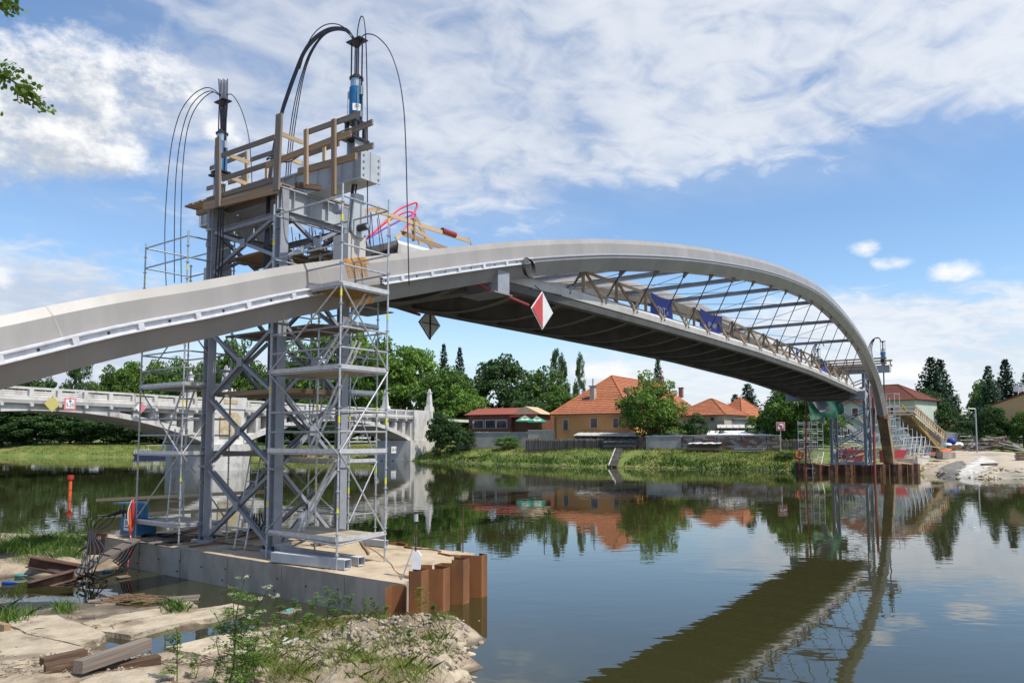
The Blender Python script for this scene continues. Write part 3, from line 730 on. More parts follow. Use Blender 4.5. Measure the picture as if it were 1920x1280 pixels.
for k in range(7):
    u = 410 + k * 2.8; p0 = Ps(413 + k * 1.6, 290, 0); p1 = Ps(u, 148 + (k % 3) * 1.5, 0)
    mb = MB(); mb.tube([p0, Ps(414 + k * 1.4, 250, 0), Ps(413 + k * 2.2, 200, 0), p1], .018, 5); mb.obj('strand_tail', M['cable'], jack2)
# pick-up gear under the girder ends: strand bundle, clevis, lug box on the rib
for sd, jk, nm in ((1, jack1, 'near'), (-1, jack2, 'far')):
    top = rib_at(.1, sd, 0, .64)
    lb = thing('lifting_lug', 'pale rust-streaked lifting lug box on the near arch rib' if sd > 0 else 'pale lifting lug box on the rear arch rib behind the tower', 'lifting lug', top, 'lifting lugs')
    mb = MB(); mb.box(top - UP * .2 - BA * .0, top + UP * .62, .62, .62, up=BA); mb.obj('lug_box', M['concpale'], lb)
    for o in (-.13, .13):
        mb = MB(); n = 14
        c = top + UP * .78 + BR * (sd * (.2 + 0)) + BA * o * 0
        c = top + UP * .80 + BR * (.33 * (1 if o > 0 else .55))
        poly = [c + (BA * math.cos(a) * .26 + UP * math.sin(a) * .26) for a in np.linspace(math.pi, 2 * math.pi, n)] + [c + BA * .15 + UP * .95, c - BA * .15 + UP * .95]
        mb.prism(poly, BR * .05); cl = mb.obj('clevis_plate', M['steellight'], lb)
    rod('pin', M['dark'], c - BR * .2, c + BR * .36, .10, lb, 12)
    rod('pin_cap', M['silver'], c + BR * .2, c + BR * .40, .06, lb, 8)
    for k in range(5): rod('lifting_strand', M['cable'], top + UP * 1.6 + BA * (.06 * math.cos(k * 1.25)) + BR * (.06 * math.sin(k * 1.25) + .1), BF(.06 * math.cos(k * 1.25), sd * 3.3 + .06 * math.sin(k * 1.25), ZT + .04), .022, lb, 5)
    rod('pulley', M['steelpaint'], BF(-.5, sd * 3.1, ZT - .75), BF(-.42, sd * 3.1, ZT - .75), .15, lb, 14)
# ochre rust runs below the lug on the near rib
rr = random.Random(3)
for k in range(20):
    sc = -.44 + k * .042 + rr.uniform(-.015, .015); ln = rr.choice([.3, .4, .6, .8, .98]); w = rr.uniform(.012, .034)
    mb = MB(); path = [(.30, .645), (.434, .44), (.457, .27), (.48, .1), (.505, -.05)]; m = 1 + int(ln * 4)
    mb.grid([[rib_at(sc - w * (1 - .6 * j / 5), 1, a + .004, b_), rib_at(sc + w * (1 - .6 * j / 5), 1, a + .004, b_)] for j, (a, b_) in enumerate(path[:m])])
    mb.obj('rust_run', M['rustystain'], rib1)
mb = MB(); mb.grid([[rib_at(s, 1, a, b_) for s in (-.5, -.2, .1, .4)] for a, b_ in ((.499, -.17), (.40, -.38), (.275, -.648))]); mb.obj('rust_run', M['rustystain'], rib1)
# ------------------------------------------------------------------ timber platform on top of the tower
pf = thing('timber_work_platform', 'timber work platform with plank railings on top of the near lifting tower', 'work platform', BF(0, 0, ZT + .15))
SF, SB = -1.35, 1.55
zf = Ps(520, 347, SF).z
for k, s in enumerate((-1.0, -.6)): piece('joist', M['woodgrey'], BF(s, -2.9, ZT + .1), BF(s, 1.3, ZT + .1), .12, .18, pf)
for k, s in enumerate((.6, 1.25)): piece('joist', M['woodgrey'], BF(s, -2.0, ZT + .1), BF(s, 1.3, ZT + .1), .12, .18, pf)
for k in range(19):
    q = -3.35 + k * .25
    for a, b_ in ((-1.38 - random.random() * .06, -.36), (.38, 1.6 + random.random() * .1)):
        if (a > 0 and q < -2.0) or q < -3.0: continue
        piece('floor_plank', random.choice([M['wood'], M['woodgrey'], M['wood']]), BF(a, q, ZT + .22), BF(b_, q, ZT + .22), .22, .05, pf)
def railpiece(m_, a, b_, pl, w=.05, h=.14, nm='rail'):
    return piece(nm, M[m_], Ps(*a, pl), Ps(*b_, pl), w, h, pf)
railpiece('wood', (382, 388), (522, 354), SF - .1, .06, .24, 'fascia_board'); railpiece('woodgrey', (386, 379), (520, 345), SF - .03, .06, .16, 'fascia_board')
for (a, b_) in (((416, 292), (516, 257)), ((574, 249), (677, 213)), ((417, 336), (520, 302)), ((417, 366), (520, 335))): railpiece('woodgrey', a, b_, SF - .06)
railpiece('wood', (500, 310), (657, 250), SF - .06, .06, .17); railpiece('wood', (560, 322), (668, 293), SF - .06, .08, .17); railpiece('woodgrey', (655, 247), (699, 229), SF + .35, .05, .15)
railpiece('woodgrey', (660, 283), (700, 273), SF + .35, .05, .15)
for u, v0, v1, w in ((409, 258, 388, .22), (521, 214, 357, .24), (574, 243, 347, .13), (626, 224, 366, .14)):
    a, b_ = Ps(u + (3 if u == 521 else 0), v0, SF - .14), Ps(u - (3 if u == 521 else 0), v1, SF - .14); piece('post', M['woodgrey'] if w > .2 else M['wood'], b_, a, w, .07, pf, up=BA)
for (a, b_) in (((394, 316), (460, 289)), ((388, 354), (465, 332)), ((574, 291), (636, 269)), ((577, 322), (640, 298)), ((470, 300), (520, 283))): railpiece('woodgrey', a, b_, SB, .05, .15)
for u, v0, v1 in ((462, 284, 350), (455, 325, 352), (500, 305, 336), (608, 266, 305)): piece('post', M['woodpale'], Ps(u, v1, SB - .08), Ps(u, v0, SB - .08), .13, .06, pf, up=BA)
for a, b_ in (((429, 291), (467, 305)), ((429, 331), (466, 347)), ((527, 251), (567, 267)), ((526, 291), (566, 307))):
    piece('cross_rail', M['woodpale'], Ps(*a, SF), Ps(*b_, SF + 1.2), .05, .12, pf)
piece('bearer', M['wooddark'], Ps(556, 347, SF - .2), Ps(600, 353, SF + .6), .14, .14, pf)
# ------------------------------------------------------------------ plank platforms inside the tower
def plank_deck(label, z, s0, s1, q0, q1, n, along='q', m_='wood', seed=0, th=.05, group='plank platforms in the tower'):
    t = thing('plank_platform', label, 'platform', BF((s0 + s1) / 2, (q0 + q1) / 2, z), group); rr = random.Random(seed)
    for k in range(n):
        f = (k + .5) / n; j = rr.uniform(-.15, .15); dzz = rr.uniform(-.012, .012) + (.05 if rr.random() < .15 else 0)
        if along == 'q': piece('plank', M[rr.choice([m_, m_, 'woodgrey'])], BF(s0 + (s1 - s0) * f, q0 + j, z + dzz), BF(s0 + (s1 - s0) * f + rr.uniform(-.02, .02), q1 + j, z + dzz), abs(s1 - s0) / n * .93, th, t)
        else: piece('plank', M[rr.choice([m_, m_, 'woodgrey'])], BF(s0 + j, q0 + (q1 - q0) * f, z + dzz), BF(s1 + j, q0 + (q1 - q0) * f, z + dzz), abs(q1 - q0) / n * .93, th, t)
    for f in (.15, .85):
        if along == 'q': piece('bearer', M['galv'], BF(s0 - .1, q0 + (q1 - q0) * f, z - .06), BF(s1 + .1, q0 + (q1 - q0) * f, z - .06), .05, .05, t)
        else: piece('bearer', M['galv'], BF(s0 + (s1 - s0) * f, q0 - .1, z - .06), BF(s0 + (s1 - s0) * f, q1 + .1, z - .06), .05, .05, t)
    return t
plank_deck('dark plank platform in the tower just above the near rib, left bay', 9.35, -.75, .95, -1.6, .9, 7, seed=1)
plank_deck('dark plank platform in the tower beside the lug box, above the rib', 9.1, -.6, 1.9, 1.75, 2.6, 4, 's', seed=2)
plank_deck('dark plank platform in the tower directly below the near rib', 7.0, -.7, .9, -1.6, 2.6, 7, seed=3)
plank_deck('brown timber platform in the tower at the height of the old bridge parapet', 5.25, -.75, .9, -1.9, 1.6, 6, seed=4, th=.14)
plank_deck('brown timber platform in the tower low above the water, second level', 3.45, -.75, .9, -2.1, 1.6, 6, seed=5, th=.13)
# ------------------------------------------------------------------ tube scaffolds
def pole_mesh(h):
    mb = MB(); mb.cyl((0, 0, 0), (0, 0, h), .025, 8)
    z = .35
    while z < h: mb.cyl((0, 0, z), (0, 0, z + .014), .058, 8); z += .5
    mb.cyl((0, 0, 0), (0, 0, .02), .07, 6); return mb
def scaffold(label, s0, s1, q0, q1, zb, zt, decks, guard, hide=(), seed=0, diag=True):
    t = thing('scaffold_tower', label, 'scaffold', BF((s0 + s1) / 2, (q0 + q1) / 2, zb), 'scaffold towers'); rr = random.Random(seed)
    for i, (s, q, h) in enumerate(((s0, q0, zt), (s1, q0, zt - .4), (s0, q1, zt), (s1, q1, zt))):
        mb = pole_mesh(h - zb); p = BF(s, q, zb)
        mb.v = [(v[0] + p.x, v[1] + p.y, v[2] + p.z) for v in mb.v]; po = mb.obj('standard', M['galv'], t, loc=p)
        for k in range(4):
            zz_ = zb + 1.2 + k * 2.25 + rr.random()
            if zz_ < h - .2: rod('tape_mark', M['tape'], BF(s, q, zz_), BF(s, q, zz_ + .16), .028, po, 8)
    def ledger(a, b_, z): return rod('ledger', M['galv'], BF(*a, z), BF(*b_, z), .024, t, 7)
    cs = [((s0, q0), (s0, q1)), ((s0, q1), (s1, q1)), ((s1, q1), (s1, q0)), ((s1, q0), (s0, q0))]
    for z in decks:
        for a, b_ in cs: ledger(a, b_, z - .05)
        n = 5
        for k in range(n):
            s = s0 + .03 + (s1 - s0 - .06) * (k + .5) / n
            piece('deck_board', M['ochreboard'] if abs(z - 7.62) < .01 and q0 > 0 else M['deckwood'], BF(s, q0 + .03, z), BF(s, q1 - .03, z), (s1 - s0) / n * .94, .045, t)
        for a, b_ in (((s0 - .03, q0), (s0 - .03, q1)), ((s0, q1 + .03), (s1, q1 + .03))): piece('toe_board', M['alu'], BF(*a, z + .03), BF(*b_, z + .03), .03, .11, t)
    for z in guard:
        for i, (a, b_) in enumerate(cs): ledger(a, b_, z) if (i, z) not in hide else None
    lv = [zb + .6] + [d for d in decks]
    if diag:
        for i in range(len(lv) - 1):
            rod('diagonal', M['galv'], BF(s1 if i % 2 else s0, q1 + .04, lv[i]), BF(s0 if i % 2 else s1, q1 + .04, lv[i + 1]), .022, t, 6)
            rod('diagonal', M['galv'], BF(s0 - .05, q0 if i % 2 else q1, lv[i]), BF(s0 - .05, q1 if i % 2 else q0, lv[i + 1]), .022, t, 6)
    return t
SA, SBk = -1.8, -.26
scaffold('galvanised tube scaffold around the near arch rib, right of the lifting tower', SA, SBk, 2.2, 4.93, PADZ, 10.1, (1.5, 3.57, 5.6, 7.62), (4.07, 4.57, 6.1, 6.6, 8.12, 8.62, 9.8), seed=1)
scaffold('galvanised tube scaffold left of the lifting tower, behind the blue pump unit', SA, SBk, -4.5, -2.0, PADZ, 10.1, (1.35, 3.45, 5.5, 7.3), (4.0, 4.5, 6.0, 6.5, 9.3, 9.95), seed=2)
scaffold('thin tube scaffold behind the lifting tower, seen through its braces', 1.6, 2.7, -1.9, 1.4, PADZ, 8.9, (3.2, 5.3, 7.4), (1.6, 3.8, 4.3, 5.9, 6.4, 8.0, 8.5), seed=3)
# ------------------------------------------------------------------ ladders
def ladder(label, p0, p1, side, w=.36, m_='alu', group='ladders on the tower'):
    t = thing('ladder', label, 'ladder', p0, group); p0, p1 = Vector(p0), Vector(p1); side = Vector(side).normalized()
    for o in (-1, 1): rod('stile', M[m_], p0 + side * (w / 2 * o), p1 + side * (w / 2 * o), .022, t, 6, .032)
    L = (p1 - p0).length; n = int(L / .28)
    for k in range(1, n): c = p0.lerp(p1, k / n); rod('rung', M[m_], c - side * w / 2, c + side * w / 2, .016, t, 6)
    return t
ladder('aluminium ladder from the pad up to the second deck of the right scaffold', BF(-1.35, 3.0, 1.55), BF(-.75, 4.3, 4.3), BA * .8 - BR * .5)
ladder('aluminium ladder between the middle decks of the right scaffold', BF(-1.3, 3.3, 3.62), BF(-.7, 4.35, 6.4), BA * .8 - BR * .5)
ladder('aluminium ladder reaching the ochre deck below the near rib', BF(-1.3, 3.5, 5.65), BF(-.6, 4.55, 7.6), BA * .8 - BR * .5)
ladder('aluminium ladder leaning from the pad inside the lifting tower', BF(-1.3, .25, PADZ + .02), BF(-.1, -.75, 3.7), BR * .9 + BA * .3)
ladder('short aluminium ladder leaning inside the tower at the old bridge level', BF(.3, 1.3, 3.55), BF(.9, .9, 5.9), BR)
ladder('long aluminium ladder inside the tower behind the second brace cross', BF(.2, -.2, 3.55), BF(.6, -.9, 5.6), BR)
ladder('thin ladder standing inside the left scaffold', BF(-1.2, -3.4, 1.4), BF(-.7, -4.0, 4.2), BA + BR * .4)
ladder('upper ladder inside the left scaffold in front of the old bridge', BF(-1.2, -3.9, 3.5), BF(-.7, -3.3, 6.0), BA + BR * .4)
# ------------------------------------------------------------------ near concrete pad with sheet piles
def gz(u, v, z=PADZ): return Wz(u, v, z)
pad = thing('concrete_pad', 'concrete foundation pad with sandy top under the near lifting tower', 'foundation pad', BF(0, 0, 0))
A_, B_, C_, D_ = BF(-2.13, -5.75, 0), gz(758, 1095), gz(893, 1037), BF(1.9, -5.75, 0)
E_ = gz(730, 1022)
poly = [(p.x, p.y, -1.2) for p in (A_, B_, C_, E_, BF(1.9, 2.2, 0), D_)]
mb = MB(); mb.prism(poly, (0, 0, 2.0)); mb.obj('pad_block', M['concrete'], pad)
mb = MB(); rows = []
for i in range(40):
    t = i / 39; L = A_.lerp(D_, t); R = [B_.lerp(C_, min(1, t * 1.4)), C_.lerp(BF(1.9, 4.6, 0), max(0, (t - .714) / .286))][t > .714]
    row = []
    for k in range(110):
        p = L.lerp(R, .004 + k / 109 * .992); e = min(1, min(k, 109 - k) / 3, (i + .3) / 2, (39 - i) / 2)
        row.append((p.x, p.y, .803 + e * (.022 + .02 * mnoise.noise(Vector((p.x * 1.1, p.y * 1.1, 0))) + .012 * mnoise.noise(Vector((p.x * 5, p.y * 5, 0))))))
    rows.append(row)
mb.grid(rows); mb.obj('sand_layer', M['sand'], pad, smooth=True)
wn = -BA
for k in range(11):
    q = -4.9 + k * 1.12
    for z in ((.48, .18) if k % 2 else (.42,)):
        rod('tie_hole', M['black'], BF(-2.13 - .006, q + z * .4, z), BF(-2.13 + .02, q + z * .4, z), .022, pad, 8)
for k in range(5): piece('form_joint', M['wooddark'], BF(-2.132, -3.6 + k * 2.3, .0), BF(-2.132, -3.6 + k * 2.3, .78), .012, .008, pad, up=BA)
# sheet piles: U shaped sections
def pile_run(parent, pts, zt, m_='rust', depth=.34, pitch=.72, flip=1, zb=-1.4, seed=0):
    rr = random.Random(seed)
    for a, b_ in zip(pts[:-1], pts[1:]):
        a, b_ = Vector((a[0], a[1], 0)), Vector((b_[0], b_[1], 0)); L = (b_ - a).length; n = max(1, round(L / pitch)); e = (b_ - a) / n; t = e.normalized(); nn = Vector((t.y, -t.x, 0)) * flip
        for k in range(n):
            o = a + e * k; p = e.length; sg = 1 if k % 2 == 0 else -1; d = nn * (depth / 2 * sg); th = .014
            prof = [o + t * 0, o + t * (.17 * p) + d, o + t * (.83 * p) + d, o + t * p]
            z1 = zt + rr.uniform(-.05, .05); mb = MB(); off = nn * th
            for q0, q1 in zip(prof[:-1], prof[1:]):
                mb.prism([q0 - off, q1 - off, q1 + off, q0 + off], (0, 0, 0)); mb.v = mb.v[:-8]; mb.f = mb.f[:-6]
                mb.add([*(Vector((q.x, q.y, zb)) for q in (q0 - off, q1 - off, q1 + off, q0 + off)), *(Vector((q.x, q.y, z1)) for q in (q0 - off, q1 - off, q1 + off, q0 + off))], [(0, 1, 2, 3)[::-1], (4, 5, 6, 7), (0, 1, 5, 4), (1, 2, 6, 5), (2, 3, 7, 6), (3, 0, 4, 7)])
            mb.obj('sheet_pile', M[m_], parent)
P0 = Wz(772, 1160, 0); P1 = Wz(899, 1113, 0)
sw = thing('sheet_pile_wall', 'rusty brown corrugated sheet pile wall at the water end of the near pad', 'sheet piles', P0, 'sheet pile walls')
pile_run(sw, [(P0.x - .05, P0.y - .1), (P1.x, P1.y)], 1.0, depth=.50, pitch=.46, flip=1, seed=2)
pile_run(sw, [(P1.x - .05, P1.y + .1), (E_.x, E_.y + .15)], .87, depth=.3, pitch=.75, flip=1, seed=3)
lp = thing('sheet_pile', 'single short rusty sheet pile standing against the pad wall above the rubble', 'sheet pile', Wz(742, 1156, 0), 'sheet pile walls')
pile_run(lp, [(lambda p: (p.x, p.y))(Wz(722, 1176, 0.0)), (lambda p: (p.x, p.y))(Wz(762, 1176, 0))], .80, depth=.62, pitch=1.2, flip=-1, seed=5)
# rusty plate and beams at the left end
lpz = .95
t = thing('rusty_steel_plate', 'rusty brown steel plate closing the left end of the near pad', 'steel plate', Wz(150, 1062, 0))
a, b_ = BF(-2.2, -6.75, 0), BF(-2.05, -5.8, 0); pl = piece('plate', M['rustdark'], a + UP * .25, b_ + UP * .25, .04, 1.25, t); piece('label_patch', M['woodpale'], a.lerp(b_, .55) + UP * .74 - BA * .03, a.lerp(b_, .72) + UP * .74 - BA * .03, .01, .1, pl)
def lying(name, label, cat, u0, v0, u1, v1, z0, z1, w, h, m_, group=None, hb=False):
    p0, p1 = Wz(u0, v0, z0), Wz(u1, v1, z1); o = (hbeam if hb else piece)(name, M[m_], p0, p1, w, h); return tag(o, label, cat, group)
lying('rusty_h_beam', 'rusty steel beam propped on the mud left of the pad', 'steel beam', 55, 1052, 158, 1070, .42, .12, .3, .3, 'rustdark', 'rusty beams by the pad', True)
lying('rusty_h_beam', 'rusty steel beam half sunk in the puddle below the plank ramp', 'steel beam', 52, 1100, 140, 1076, .02, .22, .3, .26, 'rustdark', 'rusty beams by the pad', True)
t = thing('plank_ramp', 'cleated plank ramp leading from the mud up to the pad', 'plank ramp', Wz(125, 1085, .1))
p0, p1 = Wz(122, 1086, .06), Wz(255, 1010, .95); e = (p1 - p0); sd_ = e.cross(UP).normalized()
for o in (-.14, .14): piece('plank', M['woodgrey'], p0 + sd_ * o, p1 + sd_ * o, .25, .05, t)
for k in range(6): c = p0.lerp(p1, .08 + k * .16) + UP * .045; piece('cleat', M['woodgrey'], c - sd_ * .27, c + sd_ * .27, .06, .04, t)
# ------------------------------------------------------------------ steel box beams lying on the pad
def boxbeam(label, a, b_, w, caps=True):
    t = thing('box_beam', label, 'steel box beam', a, 'steel box beams on the pad'); a, b_ = Vector(a) + UP * (w / 2 + .03), Vector(b_) + UP * (w / 2 + .03)
    d = (b_ - a).normalized(); y = UP.cross(d).normalized(); th = .012
    for nm, o, ww, hh in (('top_plate', UP * (w / 2), w, th), ('bottom_plate', -UP * (w / 2), w, th), ('side_plate', y * (w / 2), th, w - th - .004), ('side_plate', -y * (w / 2), th, w - th - .004)): piece(nm, M['ribwhite'] if nm != 'side_plate' else M['steellight'], a + o, b_ + o, ww, hh, t)
    piece('hollow_shade_sheet', M['black'], b_ - d * .5, b_ - d * .48, w - .03, w - .03, t); piece('hollow_shade_sheet', M['black'], a + d * .5, a + d * .48, w - .03, w - .03, t)  # black sheets set inside both ends stand for the shade in the hollow
    return t
boxbeam('white steel box beam lying at the front edge of the pad, open end to the right', gz(514, 1053, .82), gz(652, 1069, .82), .22)
boxbeam('white steel box beam lying just behind the front one on the pad', gz(530, 1040, .82), gz(678, 1062, .82), .20)
boxbeam('short white box beam at the back edge of the pad under the scaffold', gz(683, 1022, .82), gz(724, 1026, .82), .17)
for k, (u, v) in enumerate(((521, 1037), (536, 1035))):
    o = rod('bearing_roller', M['steellight'], gz(u, v, .82) + UP * .14 - BA * .12, gz(u, v, .82) + UP * .14 + BA * .12, .13, None, 10); tag(o, ['left', 'right'][k] + ' grey steel roller at the foot of the central tower column', 'roller', 'rollers at the column foot')
# ------------------------------------------------------------------ hydraulic power unit
hpu = Wz(256, 1003, .84); hu = thing('hydraulic_pump_unit', 'blue hydraulic pump unit with side canopy at the left end of the pad', 'pump unit', hpu)
H = lambda a, b_, c: hpu + BR * a + BA * b_ + UP * c
mb = MB(); mb.box(H(-.42, 0, .32), H(.62, 0, .32), .62, .50); mb.obj('tank', M['blue'], hu)
mb = MB(); mb.cyl(H(.25, .0, .58), H(.25, .0, 1.02), .2, 14); mb.cyl(H(.25, .0, 1.02), H(.25, .0, 1.07), .2, 14, .12); mb.obj('motor', M['blue'], hu)
piece('canopy', M['blue'], H(-.95, 0, .98), H(.1, 0, 1.02), .62, .04, hu); piece('back_panel', M['steellight'], H(-.6, .28, .56), H(.1, .28, .56), .02, .78, hu)
for a in (-.5,): piece('canopy_post', M['blue'], H(a, -.2, .56), H(a, -.2, .97), .05, .05, hu)
piece('skid', M['wood'], H(-.5, -.25, .04), H(.7, -.25, .04), .1, .06, hu); piece('skid', M['wood'], H(-.5, .25, .04), H(.7, .25, .04), .1, .06, hu)
mb = MB(); mb.cyl(H(-.2, -.15, .58), H(-.2, -.15, .8), .1, 8); mb.cyl(H(-.32, 0, .6), H(.0, -.2, .74), .05, 6); mb.cyl(H(-.05, .1, .58), H(-.05, .1, .78), .07, 8); mb.obj('valve_bank', M['dark'], hu)
lb = piece('label_plate', M['white'], H(-.18, -.318, .36), H(.2, -.318, .36), .008, .36, hu)
text_obj('lettering', 'JDI', M['black'], H(.01, -.326, .42), BR, UP, .17, lb); piece('print_line', M['black'], H(-.13, -.324, .28), H(.15, -.324, .28), .004, .03, lb)
# black hoses
def hose(label, pts, r=.018, m_='hose', group='hydraulic hoses', n=6):
    mb = MB(); mb.tube(catmull(pts, 6), r, n); return tag(mb.obj('hydraulic_hose' if m_ == 'hose' else 'rope', M[m_], smooth=True), label, 'hose' if m_ == 'hose' else 'rope', group)
for k in range(5):
    j = k * .05
    hose('black hydraulic hose draped from the pump unit to the mud, ' + ['leftmost of five', 'second from left of five', 'middle one of five', 'fourth from left of five', 'rightmost of five'][4 - k], [H(-.2, -.1, .68 + j * .4), H(-.5 - j * 2, -.3 - j, .78 - j), H(-.75 - j * 3, -.5 - j * 2, .35 + j), H(-.8 - j * 2, -.9, .06), W(196 - k * 9, 1030 + k * 4, 20.6 - j), W(172 - k * 7 + (k % 2) * 14, 1062 + k * 3, 19.6 - j), Wz(150 + k * 13, 1084 + (k % 3) * 4, .05), Wz(100 + k * 14, 1092 + (k % 2) * 5, .03)], .017)
for k in range(4):
    hose('black hydraulic hose hanging over the pad front into the puddle, ' + ['rightmost', 'second from right', 'third from right', 'leftmost'][k] + ' of four', [gz(335 + k * 12, 1012 + k, .83), gz(305 + k * 4, 1016 + k * 2, .84), BF(-2.12, -3.5 - k * .16, .86), BF(-2.25, -3.62 - k * .17, .70), BF(-2.3, -3.9 - k * .2, .3), BF(-2.35, -4.3 - k * .25, .03), Wz(225 - k * 10, 1072 + k * 3, .02), Wz(180 - k * 12, 1080 + k * 3, .04)], .02)
for k in range(4):
    hose('black hydraulic hose lying across the pad between the columns, ' + ['rearmost', 'second', 'third', 'frontmost'][k] + ' of four', [H(.5, -.1, .1), gz(330, 1000 + k * 3, .83), gz(400, 1003 + k * 3, .83), gz(450, 1006 - k * 4, .84), gz(472 + k * 6, 985 + k, 1.1), gz(478 + k * 4, 962, 1.6)], .02)
for k in range(3):
    p = Ps(414 + k * 3, 395, -1.3)
    hose('black hydraulic hose hanging down the left tower column, ' + ['left', 'middle', 'right'][k] + ' of three', [Ps(416 + k * 3, 345, -1.4), Ps(410 + k * 4, 400, -1.4), Ps(408 + k * 5, 450, -1.35), Ps(405 + k * 6, 490, -1.25), Ps(404 + k * 4, 530, -1.2)], .022)
for k in range(2):
    hose('black hydraulic hose looped along the platform railing, ' + ['upper', 'lower'][k] + ' one', [Ps(500, 298 + k * 2, -1.42), Ps(512, 292 + k * 5, -1.42), Ps(540, 300 + k * 4, -1.2), Ps(575, 281 + k * 3, -1.1), Ps(600, 276 + k * 2, -1.0), Ps(625, 254 + k * 2, -.8), Ps(655, 240, -.4)], .018)
# orange float and red rope on the left scaffold pole
fp = BF(SA, -4.5, 0); t = thing('orange_float_bag', 'orange float bag with white cord tied to the left scaffold pole', 'float bag', fp + UP * 1.0)
mb = MB(); C = fp - BA * .14 - BR * .02; mb.tube([C + UP * z for z in (1.86, 1.78, 1.6, 1.32, 1.1, .95)], [.02, .06, .085, .09, .07, .02], 10); mb.obj('bag', M['orange'], t, smooth=True)
mb = MB(); C2 = C + BR * .09; mb.tube([C2 + UP * z for z in (2.05, 1.9, 1.6, 1.2)], [.02, .05, .05, .02], 8); mb.obj('red_wrap', M['red'], t, smooth=True)
mb = MB(); mb.tube(catmull([C + UP * 2.0, C - BA * .1 + UP * 1.7, C - BA * .11 + BR * .04 + UP * 1.35, C - BR * .05 + UP * 1.1, C + UP * .86], 5), .012, 5); mb.obj('cord', M['white'], t)
hose('red cord trailing from the float bag over the pad edge', [C + UP * 1.0, C + UP * .86 + BR * .05, BF(-2.15, -4.0, .84), BF(-2.2, -4.05, .4), BF(-2.3, -3.9, .05)], .012, 'pvcred', 'cords')
# long timbers across the left end, debris planks
for k, (u0, v0, u1, v1, s_, h) in enumerate(((181, 937, 505, 921, 1.5, .12), (184, 968, 432, 955, 1.3, .12), (520, 1004, 640, 1010, .5, .1))):
    a, b_ = Ps(u0, v0, s_), Ps(u1, v1, s_); tag(piece('long_timber', M['woodpale'] if k < 2 else M['wood'], a, b_, .06, h), ('long pale timber sticking out over the water behind the pump unit, upper one', 'long pale timber sticking out over the water behind the pump unit, lower one', 'timber on the pad behind the right scaffold')[k], 'timber', 'loose timbers')
DEB = [(300, 1004, 372, 994, .12), (290, 1012, 380, 1003, .2), (345, 1018, 480, 998, .12), (330, 1000, 385, 985, .2), (405, 1012, 470, 1022, .2), (435, 1030, 505, 1022, .2), (430, 1026, 510, 1030, .12), (470, 1008, 520, 1000, .14), (560, 1010, 640, 1000, .2), (585, 1020, 650, 1012, .16), (675, 1014, 692, 1037, .05), (355, 1024, 500, 1006, .08), (640, 1003, 720, 1008, .1), (278, 1018, 345, 1010, .14), (420, 1000, 500, 992, .2)]
DEBL = ['brown plank on the pad beside the pump unit, rear one', 'grey plank on the pad beside the pump unit, front one', 'brown plank pointing at the foot of the left tower column', 'rusty strip lying behind the left scaffold foot', 'brown plank lying right of the left column foot', 'wide grey plank under the foot of the tower ladder', 'brown plank lying across the foot of the tower ladder', 'rusty strip lying left of the central column foot', 'wide brown plank under the right scaffold deck, rear one', 'grey plank under the right scaffold deck, front one', 'thin brown lath on the sand right of the scaffold', 'rusty strip lying across the pad between two column feet', 'brown plank at the back edge of the pad behind the scaffold', 'grey plank at the pad edge left of the left column', 'brown plank lying in the tower behind the ladder foot']
for k, (u0, v0, u1, v1, w) in enumerate(DEB):
    tag(piece('loose_plank', M[['wood', 'woodgrey', 'wood', 'rust'][k % 4]], gz(u0, v0, .845 + .012 * (k % 5)), gz(u1, v1, .85 + .014 * (k % 4)), w, .035), DEBL[k], 'plank', 'planks scattered on the pad')
hose('thin yellow cable lying on the sand at the right end of the pad', [gz(676, 1016, .84), gz(700, 1030, .84), gz(722, 1046, .84), gz(735, 1058, .84), gz(742, 1070, .84), gz(760, 1078, .84), gz(778, 1074, .84), gz(782, 1064, .9)], .011, 'woodpale', 'cords')
for k, (u, v0, v1) in enumerate(((779, 1084, 975), (868, 1036, 948))):
    p = gz(u, v0, .82); z1 = 3.9 - (v1 - YH) * p.y / FPX
    tag(rod('marker_rod', M['rustdark'], p - UP * .3, Vector((p.x, p.y, z1)), .017, None, 6), ('rusty rod carrying a white box at the right end of the pad', 'thin rusty rod standing at the sheet pile corner')[k], 'rod', 'rusty rods on the pad')
p = gz(779, 1084, .82); t = thing('white_canister', 'white plastic canister tied to the rusty rod on the pad', 'canister', p + UP * .3)
mb = MB(); mb.prism([p + Vector((-.09, -.06, .22)), p + Vector((.11, -.06, .2)), p + Vector((.13, -.06, .5)), p + Vector((.05, -.06, .62)), p + Vector((-.07, -.06, .56))], (0, .1, 0)); mb.obj('body', M['white'], t); piece('prop', M['galv'], p + Vector((-.32, -.2, -.1)), p + Vector((-.04, -.02, .7)), .02, .02, t)
t = thing('warning_lamp', 'small grey warning lamp on top of the rusty rod', 'lamp', p + UP * 1.28); rod('lens', M['signgrey'], p + UP * 1.25, p + UP * 1.42, .05, t, 10); rod('cap', M['dark'], p + UP * 1.42, p + UP * 1.45, .055, t, 10)
